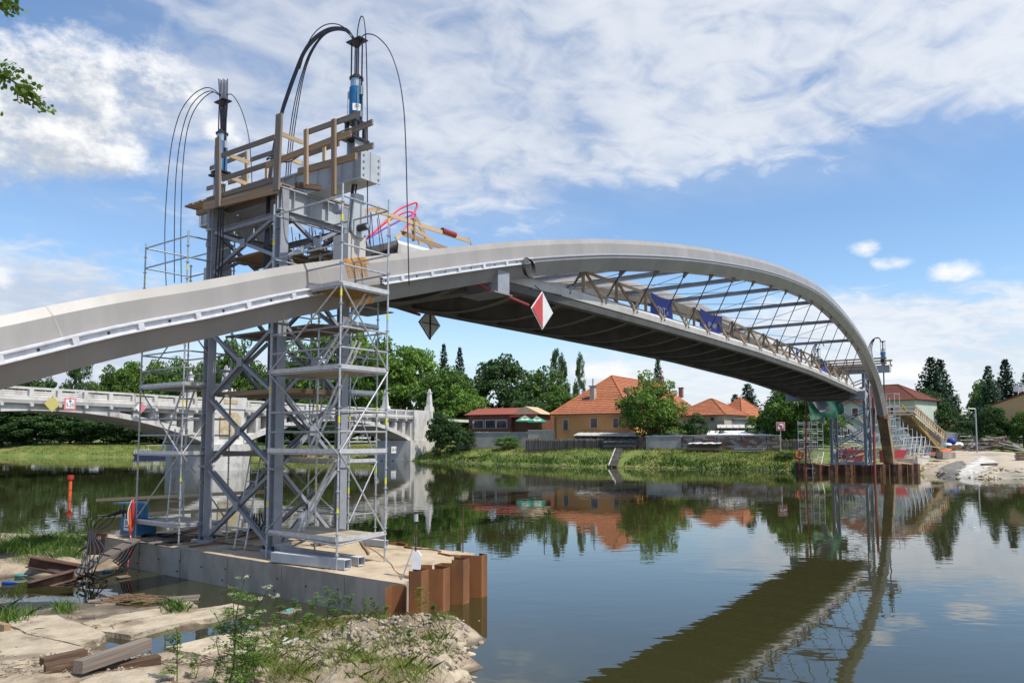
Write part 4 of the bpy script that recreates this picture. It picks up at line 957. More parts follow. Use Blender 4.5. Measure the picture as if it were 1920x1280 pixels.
# ------------------------------------------------------------------ foreground shore: slabs, baulks, litter
SLABS = [([(14, 1164), (34, 1155), (103, 1153), (160, 1170), (200, 1188), (147, 1210), (34, 1181)], .16, 'broad pale concrete slab at the left of the shore'),
         ([(153, 1166), (230, 1150), (306, 1139), (330, 1146), (250, 1160), (180, 1176)], .10, 'narrow pale slab between the two puddles'),
         ([(190, 1181), (240, 1166), (330, 1146), (440, 1130), (462, 1138), (400, 1158), (330, 1168), (240, 1190)], .10, 'long pale slab reaching towards the hemlock plant'),
         ([(312, 1133), (353, 1126), (373, 1137), (331, 1146)], .12, 'small square slab half in the puddle'),
         ([(-40, 1190), (25, 1180), (150, 1213), (95, 1235), (70, 1242), (-40, 1250)], .17, 'cracked pale slab at the lower left corner'),
         ([(305, 1213), (400, 1192), (520, 1180), (545, 1188), (470, 1203), (380, 1226)], .17, 'pale slab in front of the hemlock plant'),
         ([(150, 1280), (190, 1262), (262, 1254), (330, 1268), (320, 1290), (160, 1300)], .52, 'lumpy grey concrete block at the bottom edge')]
M['slab'] = mat('shore_slab', (.48, .405, .30), (.36, .30, .215), 2.4, .9, bump=1.0, bscale=6, dist=.06, jitter=.08, col3=(.24, .19, .135), scale3=1.1, con3=(.52, .66))
for poly, z, lab in SLABS:
    mb = MB(); P = [Wz(u, v, z) for u, v in poly]; Q = []
    for i in range(len(P)):
        a, b_ = P[i], P[(i + 1) % len(P)]
        for k in range(4): f = k / 4; q = a.lerp(b_, f); Q.append(q + Vector((mnoise.noise(q * 3), mnoise.noise(q * 3 + Vector((5, 0, 0))), 0)) * .10)
    c = sum(Q, Vector()) / len(Q); n = len(Q)
    mb.add([c + UP * .015] + [q.lerp(c, .35) + UP * .012 * mnoise.noise(q * 2) for q in Q] + Q + [q - UP * .16 for q in Q], [(0, 1 + i, 1 + (i + 1) % n) for i in range(n)] + [(1 + i, 1 + n + i, 1 + n + (i + 1) % n, 1 + (i + 1) % n) for i in range(n)] + [(1 + n + i, 1 + 2 * n + i, 1 + 2 * n + (i + 1) % n, 1 + n + (i + 1) % n) for i in range(n)])
    tag(mb.obj('concrete_slab', M['slab']), lab, 'concrete slab', 'broken slabs on the shore')
BK = [((146, 1250, .42), (276, 1206, .42), .19, 'woodgrey', 'pale squared baulk on top of the timber stack'), ((84, 1258, .28), (150, 1244, .30), .20, 'wooddark', 'dark rotten baulk end at the left of the timber stack'),
      ((78, 1244, .22), (160, 1226, .22), .18, 'wooddark', 'dark baulk at the back of the timber stack'), ((108, 1278, .14), (298, 1238, .16), .20, 'wooddark', 'dark old baulk at the bottom of the timber stack'), ((70, 1286, .2), (130, 1276, .2), .18, 'wooddark', 'dark baulk end cut by the lower picture edge'), ((-20, 1168, .2), (14, 1176, .2), .12, 'wood', 'short timber end at the left picture edge')]
for a, b_, w, m_, lab in BK:
    z0 = nearz(*(lambda p: (p.x, p.y))(Wz(*a))); 
    tag(piece('timber_baulk', M[m_], Wz(*a), Wz(*b_), w, w), lab, 'timber baulk', 'old timber baulks')
BOARD = [(164, 1127, 205, 1122, .16, .03), (178, 1135, 216, 1131, .22, .02), (219, 1082, 241, 1079, .28, .04), (312, 1122, 375, 1117, .34, .05), (330, 1126, 372, 1122, .2, .02), (146, 1090, 168, 1087, .2, .05), (530, 1150, 556, 1141, .3, .02), (75, 1150, 110, 1146, .06, .07)]
BOARDL = ['thin grey board left of the dead reed heap', 'grey board just below the dead reed heap', 'small square board floating below the hoses', 'wide grey board floating in the middle of the puddle', 'narrow board under the wide floating one', 'small board at the foot of the plank ramp', 'board beside the teal bottle under the pad wall', 'thin stick at the left puddle edge']
for (u0, v0, u1, v1, w, z), lab_ in zip(BOARD, BOARDL): tag(piece('floating_board', M['woodgrey'], Wz(u0, v0, z), Wz(u1, v1, z), w, .03), lab_, 'board', 'boards in the puddle')
def bottle(label, u, v, z, m_, L=.28, yaw=0.0):
    p = Wz(u, v, z); d = Vector((math.cos(yaw), math.sin(yaw), .02)); mb = MB(); mb.tube([p + d * (L * a) for a in (0, .03, .62, .78, .84, 1)], [.02, .045, .045, .02, .016, .016], 10); tag(mb.obj('plastic_bottle', M[m_], smooth=True), label, 'bottle', 'plastic bottles')
bottle('teal plastic bottle on the mud near the rusty beams', 28, 1079, .05, 'teal', .34); bottle('blue plastic bottle in the puddle at the left edge', 4, 1092, .03, 'bluebottle', .42); bottle('teal plastic bottle below the plank ramp', 193, 1071, .03, 'teal', .3); bottle('teal plastic bottle in the puddle under the pad wall', 536, 1146, .04, 'teal', .22, 1.2)
t = thing('reed_bundle', 'tangled heap of dead reed stalks in the puddle', 'reed heap', Wz(240, 1125, 0)); mb = MB(); rr = random.Random(9); c = Wz(240, 1124, .03)
for k in range(150):
    p = c + Vector((rr.gauss(0, .34), rr.gauss(0, .22), 0)); p.z = .02 + max(0, .18 - .3 * (p - c).length) * rr.random(); a = rr.uniform(-.7, .7); d = Vector((math.cos(a), math.sin(a) * .6, rr.uniform(-.15, .15))) * rr.uniform(.12, .3); mb.box(p - d, p + d, .014, .012)
kind(mb.obj('stalks', M['wood'], t), 'stuff')
mb = MB(); pts = []
for i in range(11):
    row = []
    for k in range(9):
        q = Vector(Wz(530 + i * 3.2, 1202 - k * 1.6, .3)); q.z = max(.1, nearz(q.x, q.y)) + .05 + .09 * abs(mnoise.noise(Vector((i * .6, k * .7, 3)))) + .05 * mnoise.noise(Vector((i * 1.4, k * 1.5, 8))); q += Vector((mnoise.noise(Vector((i * .9, k, 0))), mnoise.noise(Vector((i, k * .9, 5))), 0)) * .06
        row.append(q)
    pts.append(row)
mb.grid(pts); tag(mb.obj('plastic_sheet_scrap', M['white'], smooth=True), 'crumpled white plastic scrap among the weeds', 'plastic scrap')
# stones
import bmesh
def stone_mesh(seed, m_):
    bm = bmesh.new(); bmesh.ops.create_icosphere(bm, subdivisions=2, radius=1.0); o = Vector((seed * 7.3, seed * 1.9, 0))
    for v in bm.verts:
        d = v.co.normalized(); r = .8 + .35 * mnoise.noise(d * 1.1 + o) + .16 * mnoise.noise(d * 2.6 + o); v.co = d * r; v.co.z *= .62
        rq = random.Random(seed * 13 + 5)
        for ax in [(rq.gauss(0, 1), rq.gauss(0, 1), rq.gauss(.25, .7)) for _ in range(9)]:
            a = Vector(ax).normalized(); t = v.co.dot(a)
            if t > .42: v.co -= a * (t - .42) * .97
    me = bpy.data.meshes.new('stone'); bm.to_mesh(me); bm.free(); me.materials.append(m_); return me
M['stone'] = mat('shore_stone', (.42, .35, .255), (.30, .25, .18), 3, .9, jitter=.28, bump=.4, bscale=14, dist=.02, col3=(.22, .19, .15), scale3=2)
STM = [stone_mesh(k, M['stone']) for k in range(6)]
rr = random.Random(21)
SP = [(903, 1208, .10), (868, 1192, .13), (880, 1230, .14), (872, 1251, .16), (850, 1204, .14), (838, 1188, .12), (826, 1172, .1), (862, 1218, .18), (846, 1232, .2), (858, 1268, .22), (835, 1250, .24), (842, 1278, .2), (820, 1262, .22), (812, 1240, .18), (833, 1216, .16), (852, 1178, .1), (888, 1216, .12), (869, 1165, .08), (845, 1166, .09), (800, 1272, .26), (866, 1284, .18), (780, 1258, .18), (818, 1222, .15), (805, 1206, .12), (826, 1238, .14), (848, 1248, .12), (836, 1270, .13), (855, 1240, .1), (872, 1240, .09), (879, 1206, .08)]
for k in range(60): SP.append((rr.gauss(842, 22), rr.uniform(1162, 1285), rr.uniform(.045, .1)))
for u, v, r in SP:
    z = 0.0
    for _ in range(4): p = Wz(u, v, z); z = max(-.03, nearz(p.x, p.y))
    o = bpy.data.objects.new('shore_stone', rr.choice(STM)); a = rr.random() * 6.28
    _link(o, Matrix.Translation(Vector((p.x, p.y, z + r * .12))) @ Matrix.Rotation(a, 4, 'Z') @ Matrix.Rotation(rr.uniform(-.3, .3), 4, 'X') @ Matrix.Diagonal((r * rr.uniform(1, 1.4), r, r * rr.uniform(.7, 1.1), 1)), None)
    tag(o, 'buff angular stone on the rubble slope at the waterline', 'stone', 'stones along the near waterline')
# gravel and rubble on the mound (cannot be counted)
def scatter_bits(name, pts, rmin, rmax, m_, seed):
    rs = np.random.RandomState(seed); n = len(pts); base = np.array([(1, 0, 0), (-1, 0, 0), (0, 1, 0), (0, -1, 0), (0, 0, .8), (0, 0, -.8), (.6, .6, .4), (-.6, .5, .45)], float)
    fc = np.array([(4, 0, 6), (4, 6, 2), (4, 2, 7), (4, 7, 1), (4, 1, 3), (4, 3, 0), (5, 2, 0), (5, 1, 2), (5, 3, 1), (5, 0, 3), (0, 2, 6), (1, 7, 2)])
    V = []; 
    r = rs.uniform(rmin, rmax, n) * rs.uniform(.6, 1, n)
    B = base[None] * rs.uniform(.6, 1.3, (n, 8, 3)) * r[:, None, None]; a = rs.uniform(0, 6.28, n); ca, sa = np.cos(a), np.sin(a)
    X_ = B[..., 0] * ca[:, None] - B[..., 1] * sa[:, None]; Y_ = B[..., 0] * sa[:, None] + B[..., 1] * ca[:, None]
    V = np.stack([X_, Y_, B[..., 2]], -1) + np.array(pts)[:, None, :]
    Q = (fc[None] + 8 * np.arange(n)[:, None, None]).reshape(-1, 3)
    return npmesh(name, V.reshape(-1, 3), Q, m_)
pts = []
for k in range(3200):
    u, v = rr.uniform(520, 880), rr.uniform(1150, 1285); p = Wz(u, v, .5 if u < 800 else .25)
    z = nearzn(p.x, p.y)
    if z > .05: pts.append((p.x, p.y, z + .005))
for k in range(700):
    u, v = rr.uniform(-20, 520), rr.uniform(1140, 1285); p = Wz(u, v, .12); z = nearzn(p.x, p.y)
    if z > .04: pts.append((p.x, p.y, z + .004))
M['gravel'] = mat('rubble_gravel', (.38, .325, .25), (.19, .155, .115), 9, .95, contrast=(.4, .6))
kind(scatter_bits('rubble_gravel', pts, .015, .075, M['gravel'], 4), 'stuff')
mb = MB()
for k in range(420):
    u, v = rr.uniform(-20, 860), rr.uniform(1145, 1284); p = Wz(u, v, .2); z = nearzn(p.x, p.y)
    if z < .03: continue
    a = rr.random() * 6.28; L = rr.uniform(.04, .22); d = Vector((math.cos(a), math.sin(a), rr.uniform(-.1, .15))) * L; q = Vector((p.x, p.y, z + .03)); mb.box(q - d, q + d, rr.uniform(.006, .016), .008)
kind(mb.obj('twig_litter', M['wooddark']), 'stuff')
# orange spar buoy
p = Wz(131, 929, 0); t = thing('spar_buoy', 'orange spar buoy standing in the water left of the pad', 'buoy', p)
mb = MB(); mb.cyl(p - UP * .4, p + UP * 1.05, .11, 12, .10); mb.obj('tube', M['orange'], t, smooth=False); mb = MB(); mb.cyl(p + UP * 1.05, p + UP * 1.12, .10, 12, .19); mb.cyl(p + UP * 1.12, p + UP * 1.40, .19, 12, .2); mb.obj('head', M['red'], t); rod('band', M['dark'], p + UP * .35, p + UP * .39, .112, t, 12)
# ------------------------------------------------------------------ timber guardrail, banners, navigation signs on the footbridge
gr = thing('timber_guardrail', 'temporary timber guardrail with slanting props along the footbridge deck edge', 'guardrail', BF(20, 2.9, dz(20)))
pp = [HS[0] + hp * (k - .45) for k in range(-1, 20)]
pp = [s for s in pp if 11 < s < 60]
for i, s in enumerate(pp):
    z = dz(s); piece('post', M['wood'], BF(s, 2.72, z + .02), BF(s, 2.72, z + 1.18), .09, .12, gr)
    piece('prop', M['wood'], BF(s + .12, 2.74, z + 1.05), BF(s + .95, 3.16, z - .12), .07, .11, gr)
    piece('prop', M['woodpale'], BF(s, 2.62, z + 1.05), BF(s, 1.9, z + .03), .05, .1, gr)
    if i:
        s0 = pp[i - 1]
        for h in (.55, 1.08): piece('rail', M['woodpale'], BF(s0, 2.65, dz(s0) + h), BF(s, 2.65, z + h), .04, .13, gr)
        piece('toe_board', M['wood'], BF(s0, 2.66, dz(s0) + .12), BF(s, 2.66, z + .12), .03, .15, gr)
gr2 = thing('timber_guardrail', 'pale timber guardrail along the rear edge of the footbridge deck', 'guardrail', BF(20, -2.9, dz(20)))
for i, s in enumerate(pp):
    z = dz(s); piece('post', M['woodpale'], BF(s, -2.72, z + .02), BF(s, -2.72, z + 1.1), .09, .1, gr2)
    if i:
        s0 = pp[i - 1]
        for h in (.55, 1.0): piece('rail', M['woodpale'], BF(s0, -2.65, dz(s0) + h), BF(s, -2.65, z + h), .04, .13, gr2)
def banner(label, u0, u1, h, txt, sag=.12, drop=1.0):
    s0, s1 = dedge(u0), dedge(u1); z0 = dz(s0); t = thing('banner', label, 'banner', BF(s0, 2.85, z0), 'blue banners on the guardrail'); mb = MB(); rows = []
    for k in range(13):
        f = k / 12; s = s0 + (s1 - s0) * f; top = dz(s) + h + .05 - sag * math.sin(f * math.pi); rows.append([BF(s, 2.84 + .03 * math.sin(f * 9 + j), top - drop * j / 5) for j in range(6)])
    mb.grid(rows); mb.obj('cloth', M['bannerblue'], t)
    c = BF((s0 + s1) / 2, 2.885, dz((s0 + s1) / 2) + h - drop * .72)
    text_obj('lettering', txt, M['white'], c, BA, UP, .46 if len(txt) < 6 else .40, t)
banner('blue banner with white letters ONTA tied to the deck guardrail', 1226, 1266, 1.08, 'ONTA'); banner('long blue banner with white letters farther along the deck guardrail', 1318, 1360, 1.15, 'EFI NEF')
banner('crumpled blue cloth on the guardrail near the far jack', 1546, 1556, 1.1, '', .3); banner('small sky blue cloth on the guardrail before the far tower', 1497, 1501, 1.1, '', .1, .6)
def nav_diamond(label, c, hd, nrm, front, halves, arm):
    t = thing('navigation_sign', label, 'sign', c - UP * hd, 'diamond signs'); x = UP.cross(nrm).normalized(); c = Vector(c)
    def tri(name, pts, m_, o, par=t):
        mb = MB(); mb.prism([c + x * a + UP * b_ + nrm * o for a, b_ in pts], nrm * .02); return mb.obj(name, m_, par)
    tri('back_panel', [(0, -hd), (hd, 0), (0, hd), (-hd, 0)], M['white'] if front else M['dark'], 0)
    k = .93
    if halves:
        tri('half_panel', [(0, -hd * k), (0, hd * k), (-hd * k, 0)], halves[0], .022); tri('half_panel', [(0, -hd * k), (hd * k, 0), (0, hd * k)], halves[1], .022)
    if not front: tri('spine', [(-.04, -hd), (.04, -hd), (.04, hd), (-.04, hd)], M['dark'], .05); tri('cross_bar', [(-hd * .7, -.02), (hd * .7, -.02), (hd * .7, .02), (-hd * .7, .02)], M['dark'], .045)
    for a, b_, r in arm: rod('arm', M['redpipe'] if r > .05 else M['dark'], a, b_, r, t, 7)
    return t
c1 = Pq(1016, 582, 3.75); e1 = Pq(1016, 549, 3.7)
nav_diamond('red and white diamond sign hanging below the footbridge deck', c1, .70, BR, True, (M['signred'], M['signwhite']), [(BF(sq(c1)[0] - 4.6, 2.9, 9.35), c1 - BA * .7 + UP * .1 - BR * .1, .055), (c1 + UP * .70 - BA * .55 - BR * .1, c1 + UP * .9 + BA * 1.9 - BR * .4, .03), (c1 + UP * .68, c1 + UP * .95 - BR * .3, .02)])
c2 = Pq(805, 607, -3.3)
nav_diamond('back of a grey diamond sign hanging beside the right scaffold', c2, .70, BR, False, (M['signwhite'], M['signwhite']), [(c2 + UP * .7 - BA * 1.6, c2 + UP * .75 + BA * .6, .03), (Pq(707, 565, -3.1), Pq(787, 590, -3.2), .06), (c2 + UP * .72 - BA * .2 + BR * .3, c2 + UP * 1.2 - BA * .2 + BR * .6, .02)])
# coil of wire on the rib near the corbel
cc = ribpt(962, 505) + BR * .62; mb = MB()
for k in range(4): mb.tube([cc + BA * (.30 * math.cos(a) + .02 * k) + UP * (.33 * math.sin(a) - .02 * k) + BR * (.03 * k) for a in np.linspace(0, 6.28, 25)], .015, 5)
tag(mb.obj('wire_coil', M['hose']), 'coil of black wire hanging on the near rib beside the corbel', 'wire coil')
# near deck end: reinforcing bars, conduits and timber frame
nd = thing('rebar_cluster', 'bundle of upright reinforcing bars at the unfinished deck end', 'reinforcing bars', BF(1.6, 0, 9.6)); rr = random.Random(5)
for k in range(46):
    q = rr.uniform(-2.6, 2.7); s = 1.85 + rr.uniform(-.4, .2); mb = 0; rod('bar', M['rustdark'] if k % 3 else M['cable'], BF(s, q, 9.5), BF(s + rr.uniform(-.35, .1), q + rr.uniform(-.25, .25), 10.3 + rr.random() * .7), .014, nd, 5)
for k, (m_, lab, pts) in enumerate((('pvcred', 'red plastic conduit arching over the deck end', [(690, 444), (712, 425), (745, 395), (770, 383), (781, 381), (780, 392), (768, 415), (755, 436)]), ('pvcviolet', 'violet plastic conduit arching over the deck end', [(692, 446), (715, 432), (745, 416), (772, 403), (779, 402), (775, 412), (762, 430)]), ('pvcred', 'second red conduit bent low over the deck end', [(688, 448), (720, 420), (755, 400), (772, 398), (772, 410), (757, 432)]))):
    mb = MB(); mb.tube(catmull([Pq(u, v, 1.6 - k * .5) for u, v in pts], 5), .032, 7); tag(mb.obj('conduit', M[m_], smooth=True), lab, 'conduit', 'plastic conduits')
tf = thing('timber_barrier', 'slanting timber barrier frame with a wrapped rail at the near deck end', 'barrier', BF(6, 2.5, 9.9))
q_ = 2.5
for (a, b_, w, m_) in (((705, 395), (880, 452), .13, 'woodpale'), ((660, 402), (712, 390), .13, 'woodpale'), ((752, 436), (885, 484), .14, 'wood'), ((775, 410), (776, 452), .12, 'wood'), ((779, 408), (810, 466), .12, 'wood'), ((742, 447), (772, 425), .12, 'woodpale'), ((785, 455), (812, 448), .12, 'woodpale'), ((772, 428), (800, 443), .12, 'woodpale')):
    piece('timber', M[m_], Pq(*a, q_), Pq(*b_, q_), .05, w, tf)
rod('wrap', M['redpipe'], Pq(829, 432, q_), Pq(853, 441, q_), .10, tf, 10); rod('clamp', M['galv'], Pq(879, 446, q_), Pq(884, 461, q_), .03, tf, 6)
# ------------------------------------------------------------------ old concrete road bridge
OB0 = Vector((-16.4, 135, 0)); OB1 = Vector((-48, 70, 0)); oe = (OB1 - OB0).normalized(); on = Vector((-oe.y, oe.x, 0))
if on.x < 0: on = -on
def OB(t, z, d=0.0): return OB0 + oe * t - on * d + UP * z
def obt(u, v=770): return (Wp(u, v, OB0, on) - OB0).dot(oe)
ob = thing('concrete_arch_bridge', 'old white concrete arch road bridge with panelled parapet on the left', 'bridge', OB(40, 0))
tR, tPr, tPl = obt(772, 830), obt(458, 820), obt(388, 820)
span = tPr - tR; tL = tPl + span
ZP, ZC, ZD = 8.9, 7.65, 7.30; WB = 6.0
def arch(t0, t1, m=28):
    tm = (t0 + t1) / 2; hs = (t1 - t0) / 2; ts = [t0 + (t1 - t0) * k / m for k in range(m + 1)]
    return [(t, 3.3 + 3.35 * (1 - ((t - tm) / hs) ** 2), 4.05 + 3.15 * (1 - ((t - tm) / hs) ** 2)) for t in ts]
for t0, t1 in ((tR, tPr), (tPl, tL)):
    A = arch(t0, t1); mb = MB()
    rows = [[OB(t, zi, 0) for t, zi, zo in A], [OB(t, zo, 0) for t, zi, zo in A], [OB(t, zo, WB) for t, zi, zo in A], [OB(t, zi, WB) for t, zi, zo in A], [OB(t, zi, 0) for t, zi, zo in A]]
    mb.grid(rows); mb.obj('arch_ring', M['oldconc'], ob)
    n = int((t1 - t0) / 2.35); e = (t1 - t0) / n
    for k in range(n + 1):
        t = t0 + e * k; zo = float(np.interp(t, [a[0] for a in A], [a[2] for a in A]))
        if ZD - zo > .25:
            mb = MB(); mb.prism([OB(t - .42, zo - .1, .06), OB(t + .42, zo - .1, .06), OB(t + .42, ZD, .06), OB(t - .42, ZD, .06)], -on * (WB - .2)); mb.obj('deepened_spandrel_column', M['oldconc'], ob)  # column deepened to full width, a wall added to keep the openings dark
    ins = [a for a in A]; mb = MB(); mb.grid([[OB(t, zo - .1, WB - .15) for t, zi, zo in ins], [OB(t, ZD, WB - .15) for t, zi, zo in ins]]); mb.obj('added_back_wall', M['oldconc'], ob)  # back wall added behind the openings so that they show dark
    mb = MB(); cr = [a for a in A if ZD - a[2] < .6]
    mb.prism([OB(cr[0][0], ZD, .03), OB(cr[-1][0], ZD, .03)] + [OB(t, zo - .05, .03) for t, zi, zo in cr[::-1]], -on * .5); mb.obj('crown_wall', M['oldconc'], ob)
    mb = MB(); mb.prism([OB(t0, ZD - .42, .1), OB(t1, ZD - .42, .1), OB(t1, ZD, .1), OB(t0, ZD, .1)], -on * .6); mb.obj('lintel_beam', M['oldconc'], ob)
tE = obt(806); tW = tL + 30
mb = MB(); mb.prism([OB(tE, ZD, -.35), OB(tW, ZD, -.35), OB(tW, ZC, -.45), OB(tE, ZC, -.45)], -on * (WB + .8)); mb.obj('deck_slab', M['oldconc'], ob)
n = int((tW - tE) / 2.75)
for k in range(n + 1):
    t = tE + (tW - tE) * k / n; pz = OB(t, 0)
    if t > tL + 4: break
    piece('parapet_post', M['oldconc'], OB(t, ZC, -.18), OB(t, ZP - .02, -.18), .42, .36, ob, up=on); piece('cornice_bracket', M['oldconc'], OB(t, ZD - .14, -.55), OB(t, ZD - .14, .1), .3, .28, ob)
    if k:
        ta = tE + (tW - tE) * (k - 1) / n
        piece('parapet_rail', M['oldconc'], OB(ta + .18, ZP - .12, -.18), OB(t - .18, ZP - .12, -.18), .34, .22, ob); piece('parapet_plinth', M['oldconc'], OB(ta + .18, ZC + .17, -.18), OB(t - .18, ZC + .17, -.18), .30, .34, ob)
        for h in (.52, .72): piece('parapet_bar', M['woodgrey'], OB(ta + .18, ZC + h, -.15), OB(t - .18, ZC + h, -.15), .08, .06, ob)
mb = MB(); mb.prism([OB(tE, ZC, WB), OB(tW, ZC, WB), OB(tW, ZP, WB), OB(tE, ZP, WB)], -on * .3); mb.obj('rear_parapet', M['oldconc'], ob)
# pier and abutment
tp = (tPr + tPl) / 2; w = (tPl - tPr) / 2
pr_ = MB(); pr_.prism([OB(tp - w - .3, -2, -.8), OB(tp, -2, -2.6), OB(tp + w + .3, -2, -.8), OB(tp + w + .3, -2, WB + .8), OB(tp, -2, WB + 2.4), OB(tp - w - .3, -2, WB + .8)], UP * 5.2); pier = pr_.obj('pier_base', M['oldconc'], ob)
mb = MB(); mb.prism([OB(tp - w * .8, 3.2, -.5), OB(tp + w * .8, 3.2, -.5), OB(tp + w * .8, 3.2, WB), OB(tp - w * .8, 3.2, WB)], UP * (ZC - 3.2)); mb.obj('pier_shaft', M['oldconc'], ob)
mb = MB(); mb.prism([OB(tp - w * .55, 4.2, -.58), OB(tp + w * .55, 4.2, -.58), OB(tp + w * .55, 6.6, -.58), OB(tp + w * .3, 7.2, -.58), OB(tp - w * .3, 7.2, -.58), OB(tp - w * .55, 6.6, -.58)], on * .16); mb.obj('relief_panel', M['sandstone'], ob)
mb = MB(); mb.prism([OB(tp - w * .9, ZC, -.62), OB(tp + w * .9, ZC, -.62), OB(tp + w * .9, ZP + .25, -.62), OB(tp + w * .5, ZP + .9, -.62), OB(tp - w * .5, ZP + .9, -.62), OB(tp - w * .9, ZP + .25, -.62)], -on * .5); mb.obj('pier_parapet', M['oldconc'], ob)
piece('carved_plaque', M['sandstone'], OB(tp - 1.1, ZP - .35, -.64), OB(tp + 1.1, ZP - .35, -.64), .06, .55, ob)
mb = MB(); mb.prism([OB(tE - .2, 0, -.55), OB(tR + .1, 0, -.55), OB(tR + .1, 0, WB + .5), OB(tE - .2, 0, WB + .5)], UP * (ZP + .05)); mb.obj('abutment', M['oldconc'], ob)
mb = MB(); mb.prism([OB(tE - .5, 0, -.75), OB(tR + .6, 0, -.75), OB(tR + 1.5, 0, -.75), OB(tR + 1.5, 0, WB + .5), OB(tE - .5, 0, WB + .5)], UP * 3.6); mb.obj('abutment_plinth', M['oldconc'], ob)
mb = MB(); mb.prism([OB(tE, ZC - .5, WB + .5), OB(tE - 60, ZC - .5, WB + .5), OB(tE - 60, ZC - .5, -.4), OB(tE, ZC - .5, -.4)], UP * .5); mb.obj('approach_slab', M['oldconc'], ob)
def obelisk(label, base, h, r=.46):
    t = thing('obelisk_pillar', label, 'pillar', base, 'bridge pillars'); b0 = Vector(base)
    def fr(z0, z1, r0, r1, nm):
        mb = MB(); v = [b0 + oe * (a * r0) + on * (c * r0) + UP * z0 for a, c in ((-1, -1), (1, -1), (1, 1), (-1, 1))] + [b0 + oe * (a * r1) + on * (c * r1) + UP * z1 for a, c in ((-1, -1), (1, -1), (1, 1), (-1, 1))]
        mb.add(v, [(0, 3, 2, 1), (4, 5, 6, 7), (0, 1, 5, 4), (1, 2, 6, 5), (2, 3, 7, 6), (3, 0, 4, 7)]); mb.obj(nm, M['oldconc'], t)
    fr(0, .9, r * 1.5, r * 1.3, 'plinth'); fr(.9, h * .8, r * .95, r * .6, 'shaft'); fr(h * .8, h * .84, r * .85, r * .85, 'collar'); fr(h * .84, h, r * .5, r * .22, 'finial')
obelisk('stone obelisk pillar on the bridge end, nearer the ivy', OB(tE - .3, ZP, .3), 4.2); obelisk('stone obelisk pillar on the bridge end, behind the scaffold', OB(tE + 5.5, ZP, WB), 4.0)
obelisk('stone obelisk pillar above the bridge pier, right one', OB(tp, ZP + .5, .3), 3.8); obelisk('stone obelisk pillar above the bridge pier, left one', OB(obt(361, 700), ZP, .3), 3.1, .36)
# signs hanging on the old bridge
def hang(label, u, v, half, m_, sq_=False, extra=None):
    c = Wp(u, v, OB0 + on * .9, on); x = -oe; t = thing('bridge_sign', label, 'sign', c - UP * half, 'signs on the old bridge'); h = half
    pts = [(-h, -h), (h, -h), (h, h), (-h, h)] if sq_ else [(0, -h), (h, 0), (0, h), (-h, 0)]
    def pan(nm, P, mm, o): mb = MB(); mb.prism([c + x * a + UP * b_ + on * o for a, b_ in P], on * .02); return mb.obj(nm, mm, t)
    pan('panel', pts, m_, 0); rod('hanger_bar', M['dark'], c + UP * h * .8, Vector((c.x, c.y, ZC + .35)), .06, t, 6)
    return c, x, pan, t, h
hang('plain yellow diamond sign hanging from the old bridge parapet', 98, 757, .80, M['yellow'])
c, x, pan, t, h = hang('square red-rimmed height sign reading 5.25 on the old bridge', 131, 757, .60, M['pink'], True); pan('face', [(-h * .74, -h * .74), (h * .74, -h * .74), (h * .74, h * .74), (-h * .74, h * .74)], M['white'], .022); pan('arrow', [(0, .14), (.16, .36), (-.16, .36)], M['black'], .045); text_obj('lettering', '5.25', M['black'], c + on * .05 - UP * .12, x, UP, .5, t)
c, x, pan, t, h = hang('white and pink diamond sign hanging from the old bridge beside the scaffold', 264, 764, .68, M['white']); pan('half', [(0, -h * .95), (h * .95, 0), (0, h * .95)], M['pink'], .022)
# river kilometre board on the abutment wall
c = Wp(738, 843, OB(0, 0, -1.0), on); t = thing('kilometre_board', 'white kilometre board reading 58.4 on the bridge abutment wall', 'sign', c); mb = MB(); mb.prism([c + oe * .7 - UP * .55, c - oe * .7 - UP * .55, c - oe * .7 + UP * .55, c + oe * .7 + UP * .55], on * .05); mb.obj('panel', M['white'], t); text_obj('lettering', '58.4', M['black'], c + on * .06, -oe, UP, .75, t)
# moored boat seen under the arch
bp0 = Wz(296, 857.5, 0); t = thing('moored_boat', 'long dark blue work boat with white railings moored under the old bridge arch', 'boat', bp0); bx = Vector((1, .12, 0)).normalized(); by = Vector((-.12, 1, 0)).normalized()
B = lambda a, b_, z: bp0 + bx * a + by * b_ + UP * z
M['hull'] = mat('hull_blue', (.02, .03, .10), (.015, .02, .07), 1, .4)
mb = MB(); mb.prism([B(-4.6, -1.2, .75), B(-4.0, -1.2, -.3), B(4.0, -1.2, -.3), B(4.4, -1.2, .65)], by * 2.4); mb.obj('hull', M['hull'], t)
piece('deck', M['woodgrey'], B(-4.4, 0, .78), B(4.3, 0, .70), 2.3, .06, t)
for k in range(9): rod('railing_post', M['white'], B(-4.3 + k * .4, -1.1, .8), B(-4.3 + k * .4, -1.1, 1.7), .03, t, 5)
for z in (1.25, 1.7): rod('railing', M['white'], B(-4.3, -1.1, z), B(-1.1, -1.1, z), .03, t, 5)
for a in (-1.6, 1.0, 3.2): rod('awning_post', M['white'], B(a, -1, .8), B(a, -1, 2.5), .04, t, 5)
piece('awning', M['white'], B(-1.9, 0, 2.52), B(3.4, 0, 2.56), 2.2, .07, t); mb = MB(); mb.box(B(1.8, .2, 1.45), B(3.6, .2, 1.45), 1.6, 1.4); mb.obj('cabin', M['white'], t); piece('cabin_window', M['black'], B(2.0, -.62, 1.7), B(3.3, -.62, 1.7), .04, .5, t); piece('crate', M['cream'], B(-.6, -.4, 1.1), B(.6, -.4, 1.1), .9, .6, t); rod('flag_staff', M['red'], B(-4.4, 0, .8), B(-4.5, 0, 2.1), .03, t, 5)
